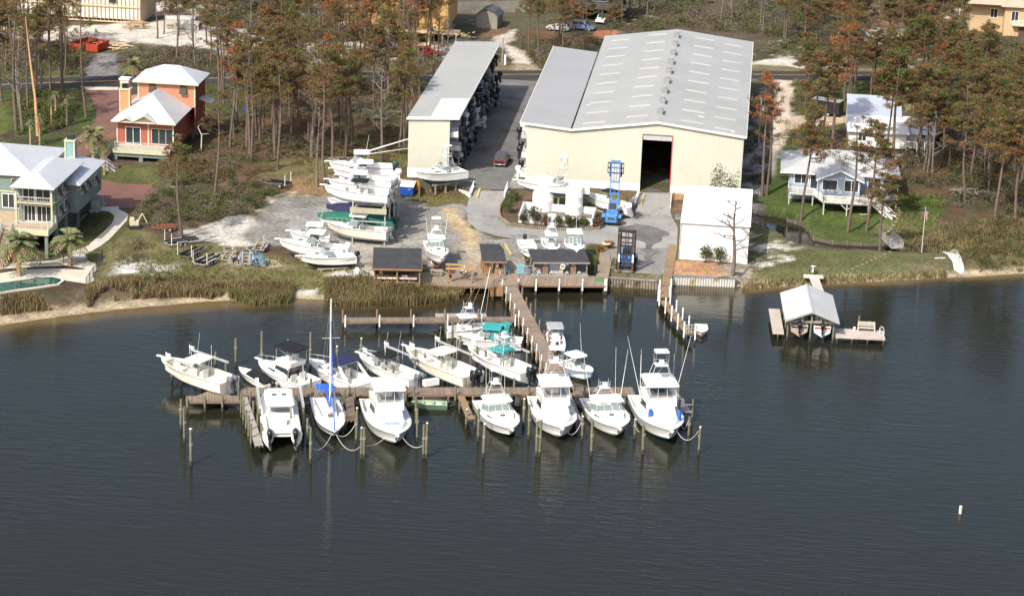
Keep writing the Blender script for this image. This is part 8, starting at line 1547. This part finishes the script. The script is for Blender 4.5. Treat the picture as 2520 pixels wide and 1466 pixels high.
def cloud(cen,rad,tone,per,size,flat=.7,hollow=.45):
    """scatter leaves in ellipsoids; returns arrays for quads()"""
    cen,rad,tone=np.asarray(cen,float),np.asarray(rad,float),np.asarray(tone,float);n=len(cen)*per;d=unit(n)*(hollow+(1-hollow)*g_.random((n,1))**.6);C_=np.repeat(cen,per,0);R_=np.repeat(rad,per,0)
    P=C_+d*R_;u=unit(n);v=np.cross(u,unit(n));v/=np.linalg.norm(v,axis=1)[:,None];s=size*(.6+.8*g_.random((n,1)));T=np.repeat(tone,per,0)*(.65+.7*g_.random((n,1)))
    return P,u*s,v*s*flat,T
OLIVE,BROWN,GREEN,RUSTN,GREY,DKGR=(.105,.094,.034),(.15,.095,.045),(.078,.095,.03),(.25,.10,.04),(.135,.112,.09),(.05,.06,.026)
BARK=M('pine_bark',(.135,.098,.076),.95,.25,1.2,bump=.5,bs=5);BARKG=M('grey_bark',(.165,.135,.112),.95,.2,1.5);BARKB=M('stripped_trunk',(.50,.30,.16),.8,.2,.8);PTRUNK=M('palm_trunk',(.33,.235,.145),.9,.25,2.2,bump=.5,bs=5)
def treemesh(h,kind,seed):
    r3=random.Random(seed);tr=MB();ph=r3.uniform(0,6);am=h*.012;bend=lambda z:Vector((am*math.sin(ph+z*.35),am*math.cos(ph*2+z*.28),z));n=7;r0=.1+h*.009
    tr.tube([bend(h*i/n)+Vector((0,0,-.3 if i==0 else 0))for i in range(n+1)],[r0*(1-.75*i/n)for i in range(n+1)],7);cen=[];rad=[];tone=[];tw=MB()
    base={'pine':.62,'bare':.35,'full':.55,'scrag':.55}[kind];nl={'pine':21,'bare':15,'full':36,'scrag':15}[kind]
    for i in range(nl):
        u=base+(1-base)*(i+r3.random())/nl;z=h*u;a=r3.uniform(0,6.28);ln=h*(.16 if kind!='full' else .20)*(1.2-(u-base)/(1-base)*.75)*r3.uniform(.6,1.15);up_=(r3.uniform(.05,.5)if kind!='bare' else r3.uniform(.4,1.1))if u<.9 else .8
        p=bend(z);q=p+Vector((math.cos(a)*ln,math.sin(a)*ln,ln*up_));mid=p.lerp(q,.55)-Vector((0,0,ln*.08));rk=1.7 if kind=='bare' else 1;tr.tube([p,mid,q],[.055*rk,.038*rk,.018*rk],4)
        for k in range(4 if kind=='bare' else 2):
            s_=p.lerp(q,r3.uniform(.4,.95));e=s_+Vector((r3.uniform(-1,1),r3.uniform(-1,1),r3.uniform(.1,1.)))*ln*.38;tr.tube([s_,e],[.028*rk,.014*rk],3)
            if kind=='bare':
                for _ in range(2):s2=s_.lerp(e,r3.uniform(.4,1));tr.tube([s2,s2+Vector((r3.uniform(-1,1),r3.uniform(-1,1),r3.uniform(0,1)))*ln*.3],[.026,.014],3)
            cl_=e if kind!='bare' else None
            if cl_ is not None and r3.random()<(.9 if kind!='scrag' else .5):cen.append(cl_);rad.append((.55*r3.uniform(.6,1.2),.55*r3.uniform(.6,1.2),.3));tone.append(u)
        if kind in('pine','full','scrag'):
            for f in(.7,1.):cen.append(p.lerp(q,f));rad.append(((1.0 if kind=='full' else .8)*r3.uniform(.7,1.2),.75,.42));tone.append(u)
    return tr.mesh('trunk',[BARK if kind!='bare' else BARKG]),cen,rad,tone
VAR={}
def variant(kind,h,pal,per,seed):
    tm,cen,rad,tone=treemesh(h,kind,seed);cm=None
    if cen:
        r3=random.Random(seed+1);tn=[[c*r3.uniform(.75,1.25)for c in(pal[1]if r3.random()<(u-.45)*1.3 else pal[0])]for u in tone];cm=quads('crown',*cloud(cen,rad,tn,per,.095,.5,.1),link=False)
    VAR.setdefault(kind+pal[2],[]).append((tm,cm,h))
for s_ in range(4):variant('pine',16+s_,(BROWN,OLIVE,'o'),64,s_*7);variant('full',15+s_*.8,(BROWN,OLIVE,'o'),80,50+s_*7)
for s_ in range(2):variant('pine',16+s_,(BROWN,RUSTN,'r'),64,90+s_*7);variant('full',15+s_,((.125,.075,.033),GREEN,'g'),80,120+s_*7);variant('scrag',16+s_*2,(BROWN,OLIVE,'o'),40,150+s_*7)
for s_ in range(4):variant('bare',13+s_,(GREY,GREY,'b'),8,200+s_)
def tree(px,py,h,kind,label,group=None,name='pine_tree',lean=None,wide=1.):
    tm,cm,h0=rnd.choice(VAR[kind]);p=gp(px,py)if isinstance(px,(int,float))else px;k=h/h0;t=thing(name,label,'tree',(p.x,p.y,zg(p.x,p.y)-.05),rnd.uniform(0,6.28),group)
    wide*=rnd.uniform(.85,1.2);t.scale=(k**.8*wide,k**.8*wide,k);t.rotation_euler[0]=R(rnd.gauss(0,1.6))if lean is None else lean;t.rotation_euler[1]=R(rnd.gauss(0,1.6))
    o=bpy.data.objects.new('trunk',tm);C.objects.link(o);o.parent=t
    if cm:o=bpy.data.objects.new('crown',cm);C.objects.link(o);o.parent=t
    return t
for px,py,h,kd,lb in((38,321,21,'scrago','tall dark pine at the left edge lawn'),(157,229,17,'scrago','forked dark pine beside the brick driveway head'),(125,237,17,'pineo','pine just left of the forked dark pine'),(211,290,19,'scrago','slender lone pine over the brick driveway'),(98,231,15,'pineo','thin pine behind the stripped trunk'),(444,582,13.5,'pineo','half-bare pine beside the empty trailers'),(414,470,6.5,'piner','short rust-brown pine in the thicket before the orange house'),(530,476,15,'scrago','straight pine between the thicket and the wood'),(800,464,18,'scrago','tall straight pine left of the boat rack'),(782,458,13,'bareb','thin leaning trunk left of the boat rack pine'),(855,384,15,'pineo','pine behind the rearmost rack boat'),(993,366,16,'pineo','pine close to the boat shed front corner'),
    (686,416,16,'scrago','pine at the edge of the dry grass clearing'),(568,362,16,'piner','rust tipped pine right of the orange house'),(606,366,17,'pineo','pine with high crown right of the orange house'),(691,380,17,'pineo','pine with flat olive crown in mid wood'),(772,386,18,'bareb','tall bare tree in mid wood'),(830,330,16,'pineo','pine near the fallen boards in the wood'),
    (1974,542,16.5,'fullo','brown crowned pine in front of the blue house left wing'),(2089,571,15.5,'scrago','pine trunk before the blue house deck'),(2134,566,15.5,'fullo','pine right of the blue house gable'),(2163,618,11,'fullo','shorter brown pine beside the footbridge'),(1996,369,15.5,'fullo','broad brown pine left of the cargo trailer'),(2025,367,16.5,'pineo','slim pine in front of the cargo trailer'),(2041,367,17.5,'piner','red tipped slim pine by the cargo trailer'),(2182,392,17,'fullg','left one of two big pines before the white rear house'),(2194,407,17.5,'fullg','right one of two big pines before the white rear house'),(2371,498,14.5,'fullo','pine beside the fallen branches'),(2451,542,16,'fullo','big pine near the right edge'),(2497,545,16,'fullo','outermost big pine at the right edge'),
    (1888,478,13,'scrago','leaning pine with rust sprays left of the blue house'),(1873,480,18,'piner','tall pine right of the warehouse with rust top'),(1800,677,10.5,'bareb','leafless tree standing before the white building'),(2080,248,13,'piner','rust topped pine near the road'),(1240,150,3,'bareb','small leafless sapling by the shed end')):
    tree(px,py,h,kd,lb,None,'bare_tree' if kd=='bareb' else 'pine_tree',None,1.5 if 'standing before' in lb else 1.)
p=gp(93,333);t=thing('dead_pine','pale orange stripped dead pine trunk on the left lawn','tree',p,0);MB().tube([(0,0,-.3),(-.25,0,6),(-.9,0,12),(-1.5,0,19)],[.27,.24,.17,.06],8).build('trunk',BARKB,t);MB().tube([(-1.2,0,15.5),(.9,0,17.2)],[.07,.02],4).build('branch',BARKG,t)
p=gp(495,372);t=thing('dead_pine','small pale snag with forked top beside the orange house','tree',p,0);MB().tube([(0,0,-.2),(.1,0,2.6),(-.5,0,3.9),(.3,0,4.6)],[.11,.1,.07,.03],6).build('trunk',M('pale_snag',(.6,.56,.5),.9),t);MB().tube([(.0,0,2.7),(1.3,0,2.9)],[.05,.02],4).build('branch',M('pale_snag',(.6,.56,.5),.9),t)
def scatter(poly,n,kinds,hr,label,group,z=2.4,mind=2.):
    w_=PXY(poly,z);xs=[p[0]for p in w_];ys=[p[1]for p in w_];done=[];tries=0
    while len(done)<n and tries<n*60:
        tries+=1;x,y=rnd.uniform(min(xs),max(xs)),rnd.uniform(min(ys),max(ys))
        if not inside(w_,np.array([x]),np.array([y]))[0]or any((x-a)**2+(y-b)**2<mind**2 for a,b in done):continue
        done.append((x,y));k=rnd.choices(list(kinds),list(kinds.values()))[0]
        nm='bare_tree' if k=='bareb' else 'pine_tree';tree(Vector((x,y,0)),None,rnd.uniform(*hr)*(.85 if k=='bareb' else 1),k,('leafless grey tree ' if k=='bareb' else 'rust topped pine ' if k=='piner' else 'thin brown-olive pine ' if k[:4]in('pine','scra')else 'broad brown-green pine ')+label,('leafless trees ' if k=='bareb' else 'pines ')+group,nm)
WK={'pineo':4.5,'scrago':2.2,'piner':.8,'bareb':3,'fullo':1}
scatter([(510,225),(620,208),(1000,207),(1080,207),(1050,290),(1000,330),(990,400),(880,400),(700,400),(560,420),(520,400),(560,320)],60,WK,(12,17.5),'in the wood between the orange house and the boat shed','in the wood west of the boat shed')
scatter([(430,150),(1110,132),(1110,170),(430,176)],24,WK,(10,15),'on the verge beyond the road, left of the boat shed','beyond the road left of the shed')
scatter([(0,225),(120,225),(120,250),(60,330),(0,345)],6,WK,(14,20),'on the lawn left of the brick driveway','left of the driveway')
scatter([(0,95),(190,100),(200,186),(0,190)],18,{'pineo':4,'scrago':3,'bareb':3,'fullo':1},(11,16),'beyond the road at the far left','far left beyond the road')
scatter([(330,80),(560,80),(840,60),(1090,78),(1100,110),(600,125),(400,125)],24,{'pineo':4,'bareb':3,'fullo':1,'fullg':1},(10,15),'on the building lots behind the road','on the building lots')
scatter([(850,96),(1105,100),(1110,126),(850,126)],11,{'pineo':3,'bareb':3,'fullg':1.5},(10,14),'in front of the plywood house','before the plywood house')
scatter([(360,-40),(860,-40),(850,30),(560,55),(400,40)],22,{'pineo':4,'bareb':4,'fullg':1},(9,13),'in the far scrub behind the sandy lots','in the far scrub')
scatter([(1270,120),(1340,80),(1530,110),(1470,140),(1330,160)],9,{'pineo':2,'piner':2,'fullo':2},(8,13),'in front of the dark stilt house','before the dark house',mind=3)
scatter([(1540,-30),(1900,-30),(1890,110),(1840,85),(1660,55),(1540,70)],26,{'bareb':6,'scrago':2},(7,12),'behind the warehouse roof','behind the warehouse')
scatter([(1910,80),(2040,60),(2100,120),(2330,110),(2390,150),(2300,165),(1960,160)],20,{'fullo':4,'fullg':3,'pineo':2,'piner':.6},(9,14),'across the road right of the warehouse','right across the road',mind=3)
scatter([(2150,10),(2380,10),(2370,60),(2160,60)],10,{'fullo':3,'bareb':2},(9,13),'beside the tan house','beside the tan house')
scatter([(1960,225),(2080,212),(2520,206),(2520,300),(2290,330),(2280,250),(1970,262)],26,{'fullo':5,'fullg':2,'pineo':2,'piner':.7},(10,14),'between the road and the white rear house','before the road on the right',mind=3)
scatter([(2250,345),(2520,300),(2520,520),(2330,470),(2260,430)],29,{'fullo':5,'fullg':2,'bareb':1.5,'pineo':2},(10,14.5),'in the thicket right of the blue house','right of the blue house',mind=2.6)
def palm(label,px,py,h,fr=2.2,nf=26,fan=False,thick=.26):
    p=gp(px,py);t=thing('palm_tree',label,'palm tree',(p.x,p.y,p.z-.1));m=MB();m.tube([(0,0,-.2),(.03,0,h*.5),(0,0,h*.78),(0,0,h)],[thick,thick*.85,thick*.9,thick*1.35],9);m.build('trunk',PTRUNK,t);P=[];U=[];V=[];T=[]
    for i in range(nf):
        a=i*2.4+rnd.uniform(-.2,.2);el=rnd.uniform(-.5,1.2)if not fan else rnd.uniform(-1,1.4);L=fr*rnd.uniform(.8,1.1);c0=Vector((0,0,h+.1));d=Vector((math.cos(a)*math.cos(el),math.sin(a)*math.cos(el),math.sin(el)));dead=el<-.2;ns=9
        for k in range(ns):
            u=(k+.5)/ns;q=c0+d*L*u-Vector((0,0,L*.55*u*u));tg=(d-Vector((0,0,1.1*u))).normalized();s_=tg.cross(Vector((0,0,1))).normalized();w_=L*.26*(math.sin(u*2.9)+.15)if not fan else L*.34*u
            for sg in(1,-1):dv=(s_*sg*.8+tg*.5-Vector((0,0,.25))).normalized();P.append(q+dv*w_*.5);U.append(dv*w_*.5);V.append(tg*L*.05);T.append([c*rnd.uniform(.7,1.3)for c in((.25,.18,.09)if dead else(.15,.16,.075))])
    quads('crown',np.array(P),np.array(U),np.array(V),np.array(T),LEAF,t)
palm('date palm on the pool terrace island',47,680,4.7,3.3,40,thick=.36);palm('date palm between the teal house and the garden path',172,652,3.8,3.0,38,thick=.34);palm('date palm between the brick driveway and the orange house',230,396,4.2,3.2,38,thick=.36);palm('date palm behind the orange house by the road',328,193,2.6,2.5,30,thick=.4)
for i,(x,y,h)in enumerate(((127,306,4.2),(165,309,4.6),(137,284,3.6),(75,357,3.6),(98,357,4.6),(257,428,3.6))):palm(('left one of the sabal palms in the planted bed','right one of the sabal palms in the planted bed','rear sabal palm in the planted bed','short sabal palm behind the teal roof','taller sabal palm behind the teal roof','sabal palm at the orange house stair')[i],x,y,h,.95,26,True,.19)
def shrub(label,px,py,w_,h,tone,name='shrub',p=None,per=40,group=None,size=.1):
    p=p or gp(px,py);t=thing(name,label,'shrub',(p.x,p.y,zg(p.x,p.y)),0,group);n=16;c=unit(n)*np.array([w_*.34,w_*.34,h*.3])*g_.random((n,1))**.4+np.array([0,0,h*.55]);quads('foliage',*cloud(c,np.ones((n,3))*np.array([w_*.26,w_*.26,h*.2]),np.array([tone]*n)*(.8+.5*g_.random((n,1))),per,size,.6,.2),LEAF,t);m=MB()
    for i in range(5):a=i*1.26;m.tube([(.03*math.cos(a),.03*math.sin(a),-.1),(w_*.25*math.cos(a),w_*.25*math.sin(a),h*.7)],[.03,.012],4)
    m.build('stem',BARKG,t)
SH_G,SH_R,SH_D=(.065,.075,.028),(.10,.06,.035),(.045,.055,.025)
for x,y,w_,h,tn,lb in((1250,522,3.0,2.4,SH_G,'broad bushy shrub at the ramp end of the planted island'),(1262,496,2.6,2.,SH_G,'shrub by the right ramp railing'),(1287,549,1.5,1.9,SH_D,'dark shrub before the enclosure left corner'),(1316,552,2.4,3.1,SH_D,'tallest shrub before the taller tank'),(1342,556,1.8,1.9,SH_R,'reddish shrub between the two tanks, left'),(1372,558,1.6,1.9,SH_G,'shrub in the gap between the two tanks'),(1398,560,1.9,2.2,SH_G,'rounded shrub before the shorter tank'),(1418,561,1.3,1.7,SH_D,'small shrub under the shorter tank'),(1437,562,1.8,2.0,SH_G,'shrub at the enclosure right corner'),(1470,561,1.7,1.9,SH_R,'reddish shrub next to the blue forklift'),
    (1734,646,2.4,2.9,SH_G,'left one of two shrubs on the orange mulch'),(1769,650,2.2,3.0,SH_G,'right one of two shrubs on the orange mulch'),(1500,612,1.6,1.3,(.22,.11,.03),'orange-brown shrub at the boardwalk head'),(1478,620,1.4,1.2,(.2,.11,.03),'orange-brown shrub beside the round table'),(1462,665,1.6,1.6,SH_G,'green shrub right of the fuel shelter'),(1850,500,3.,2.,SH_D,'dark shrub right of the white building'),(86,612,1.6,1.9,(.06,.10,.025),'bright green shrub under the teal house deck'),(236,408,2.,1.5,SH_D,'low shrub under the date palm by the driveway'),(2130,470,2.4,1.2,(.04,.055,.03),'dark shrub at the blue house right deck')):shrub(lb,x,y,w_,h,tn)
for x,lb,h in((1768,'tall leafy oleander rising behind the white building roof',9.6),(1803,'shorter oleander behind the white building roof corner',8.4)):shrub(lb,x,0,3.2,h,(.075,.08,.045),'tall_shrub',Vector((PV(x,470,346).x,346,0)),46,None,.11)
def region(poly,n,z=1.6,keep=None):
    w_=PXY(poly,z);xs=[p[0]for p in w_];ys=[p[1]for p in w_];x=g_.uniform(min(xs),max(xs),n*4);y=g_.uniform(min(ys),max(ys),n*4);k=inside(w_,x,y)
    if keep:k&=fbm(x,y,keep[0],3,61)>keep[1]
    x,y=x[k][:n],y[k][:n];return x,y,hgt(x,y)
def thicket(name,label,specs):
    parts=[]
    for poly,n,r0,r1,hh,tones,z,keep,per,sz in specs:
        x,y,h=region(poly,n,z,keep);n=len(x);r_=g_.uniform(r0,r1,n);hh_=r_*hh;tn=np.array(tones)[g_.integers(0,len(tones),n)];parts.append(cloud(np.stack([x,y,h+hh_*.55],1),np.stack([r_,r_,hh_],1),tn,per,sz,.5,.25))
    o=quads(name,*[np.concatenate(a)for a in zip(*parts)]);o['kind']='stuff';o['label']=label;return o
TW=[GREY,OLIVE,DKGR,(.10,.075,.05),(.12,.10,.06)];TG=[GREEN,(.085,.11,.025),DKGR,OLIVE]
thicket('undergrowth','tangled scrub and low bushes under the trees',[
    ([(470,225),(620,205),(1080,207),(1040,300),(998,350),(990,400),(900,380),(700,390),(560,440),(430,430),(500,330)],620,.35,1.2,.75,TW,2.3,(5,.42),64,0.099),
    ([(345,480),(430,440),(560,440),(690,470),(640,510),(560,530),(480,560),(440,545),(380,560),(340,545)],190,.5,1.25,.7,[OLIVE,DKGR,(.11,.085,.06),GREEN,GREY,GREEN],1.6,(4,.35),114,0.106),
    ([(0,120),(200,100),(205,186),(0,190)],130,.6,1.6,.8,TW+TG,2.4,None,76,0.132),([(300,125),(640,128),(780,190),(310,190)],190,.6,1.7,.85,TW,2.4,(5,.38),83,0.119),([(640,115),(1110,130),(1100,176),(650,178)],170,.6,1.5,.8,TW,2.4,(5,.42),76,0.119),
    ([(370,-60),(850,-60),(840,60),(640,80),(420,52)],330,.8,2.2,.7,TW+[GREEN],2.4,(6,.4),76,0.158),([(830,62),(1100,75),(1100,92),(860,98)],60,.5,1.3,.8,TW,2.4,None,68,0.119),([(1265,95),(1340,100),(1480,105),(1660,60),(1680,68),(1380,130),(1340,178),(1290,140)],120,.6,1.6,.9,TW+TG,2.4,(4,.36),95,0.119),
    ([(1500,-60),(2140,-60),(2120,70),(1900,140),(1850,100),(1670,62),(1500,80)],520,.8,2.2,.75,TW+[GREEN,DKGR],2.4,(6,.36),76,0.158),([(2130,-50),(2380,-50),(2360,20),(2240,70),(2150,60)],120,.8,1.8,.8,TW,2.4,None,76,0.145),([(2180,100),(2520,110),(2520,165),(2120,160)],210,.7,1.9,.9,[DKGR,GREEN,OLIVE,GREY],2.4,(5,.35),95,0.132),
    ([(2210,420),(2250,345),(2520,310),(2520,540),(2360,520),(2330,480),(2220,450)],330,.6,1.8,.9,[DKGR,OLIVE,(.09,.07,.045),GREY,DKGR],1.9,(5,.38),95,0.119),([(2260,250),(2520,230),(2520,310),(2250,345)],120,.6,1.6,.9,TW,2.4,None,76,0.119),
    ([(2310,570),(2520,545),(2520,645),(2400,650),(2350,636)],190,.4,1.2,.8,[OLIVE,(.12,.09,.05),DKGR,GREEN],1.5,(4,.36),87,0.092),([(2200,505),(2300,495),(2330,520),(2240,528)],26,.5,1.,.8,[(.12,.14,.04),GREEN],1.5,None,87,0.099),([(40,235),(120,232),(195,262),(180,315),(50,345)],100,.5,1.3,.8,TG,2.2,(4,.36),95,0.132),([(290,600),(345,590),(360,640),(300,650)],18,.5,1.2,.9,[OLIVE,GREY],1.4,None,114,0.086),
    ([(1835,310),(1885,310),(1890,470),(1840,460)],40,.4,1.,.8,[DKGR,GREY],2.,(3,.4),76,0.099),([(240,690),(400,665),(720,690),(720,706),(240,716)],150,.25,.6,.8,[OLIVE,GREEN,(.13,.11,.05)],1.2,None,57,0.066),([(95,545),(205,535),(150,600),(100,630)],24,.2,.5,.8,[DKGR],1.4,None,57,0.059),([(390,400),(480,395),(560,440),(400,450)],70,.4,1.3,.9,[(.13,.075,.035),OLIVE,GREY],2.,None,95,0.099),([(1940,205),(2100,205),(2090,240),(1950,285)],30,.3,.8,.7,TG,2.4,None,64,0.086),([(1930,330),(1960,330),(1965,372),(1930,372)],14,.3,.8,.7,TG,2.2,None,64,0.086)])
def reeds(name,label,specs):
    Ps=[];Us=[];Vs=[];Ts=[]
    for poly,n,h0,h1,tones,z,keep in specs:
        x,y,h=region(poly,n,z,keep);n=len(x);hh=g_.uniform(h0,h1,n)*(.7+.6*fbm(x,y,2.6,2,71));a=g_.uniform(0,3.14,n);ln=g_.normal(0,.16,(n,2));Ps.append(np.stack([x+ln[:,0]*hh*.5,y+ln[:,1]*hh*.5,np.maximum(h,-.1)+hh*.45],1));wd=g_.uniform(.035,.075,n);Us.append(np.stack([np.cos(a)*wd,np.sin(a)*wd,wd*0],1));Vs.append(np.stack([ln[:,0]*hh*.5,ln[:,1]*hh*.5,hh*.5],1));Ts.append(np.array(tones)[g_.integers(0,len(tones),n)]*(.6+.8*fbm(x,y,3.2,2,81))[:,None]*(.8+.4*g_.random((n,1))))
    o=quads(name,*[np.concatenate(a)for a in(Ps,Us,Vs,Ts)]);o['kind']='stuff';o['label']=label
RT=[(.17,.125,.066),(.14,.10,.055),(.12,.10,.045),(.2,.15,.085)];RG=[(.14,.125,.05),(.16,.13,.06),(.10,.105,.038)]
reeds('marsh_grass','tall dry marsh grass along the shore',[
    ([(215,722),(260,714),(300,700),(420,698),(560,704),(720,700),(724,714),(700,727),(640,735),(590,733),(500,721),(420,723),(330,729),(260,737),(215,747)],10500,.7,1.3,RT,.9,(2.5,.36)),([(560,725),(724,715),(720,738),(620,746)],2200,.8,1.4,RG,.5,None),([(0,748),(70,738),(150,735),(215,724),(215,742),(120,756),(0,770)],1300,.7,1.2,RT,.9,(4,.5)),
    ([(800,700),(900,700),(1040,706),(1144,708),(1132,722),(1060,735),(960,741),(870,743),(800,741)],9500,.9,1.6,RT+RG,.8,None),([(800,722),(1144,712),(1110,728),(960,743),(800,744)],4000,.7,1.2,RG,.5,None),([(815,690),(915,690),(915,702),(800,704)],900,.5,1.,RG+[(.1,.12,.04)],1.1,None),([(1830,684),(1960,676),(2100,668),(2330,658),(2330,665),(2100,676),(1960,684),(1830,695)],2800,.4,.8,[(.17,.13,.06),(.13,.12,.045)],1.2,None),
    ([(2170,600),(2230,585),(2330,565),(2520,560),(2520,600),(2380,610),(2300,622),(2210,622)],3200,.4,.9,[(.17,.13,.07),(.13,.115,.05)],1.2,(6,.45)),([(2330,600),(2520,590),(2520,650),(2400,655),(2340,645)],1500,.3,.7,[(.17,.13,.065),(.12,.105,.045)],1.3,(5,.5)),([(2220,245),(2300,250),(2300,280),(2230,275)],900,.8,1.5,[(.3,.26,.14),(.2,.18,.08)],2.4,None),([(700,350),(1000,360),(1000,420),(940,440),(800,470),(720,440)],3600,.2,.5,[(.2,.17,.08),(.15,.14,.06)],2.2,(4,.48))])
reeds('lawn_grass','short rough grass of the yard and lawns',[
    ([(270,600),(430,600),(560,606),(720,645),(880,655),(940,692),(720,700),(560,690),(300,690)],7000,.12,.32,[(.16,.14,.06),(.12,.12,.045)],1.4,(3,.44)),([(1855,600),(2050,618),(2320,622),(2380,662),(2050,686),(1850,682)],3000,.08,.2,[(.12,.125,.05),(.14,.13,.06)],1.4,(4,.4)),([(2200,540),(2310,540),(2300,590),(2190,600)],1200,.15,.4,[(.14,.13,.05),(.18,.15,.07)],1.4,None),([(1010,480),(1140,472),(1150,492),(1060,506)],900,.1,.3,[(.14,.13,.05)],1.6,None)])
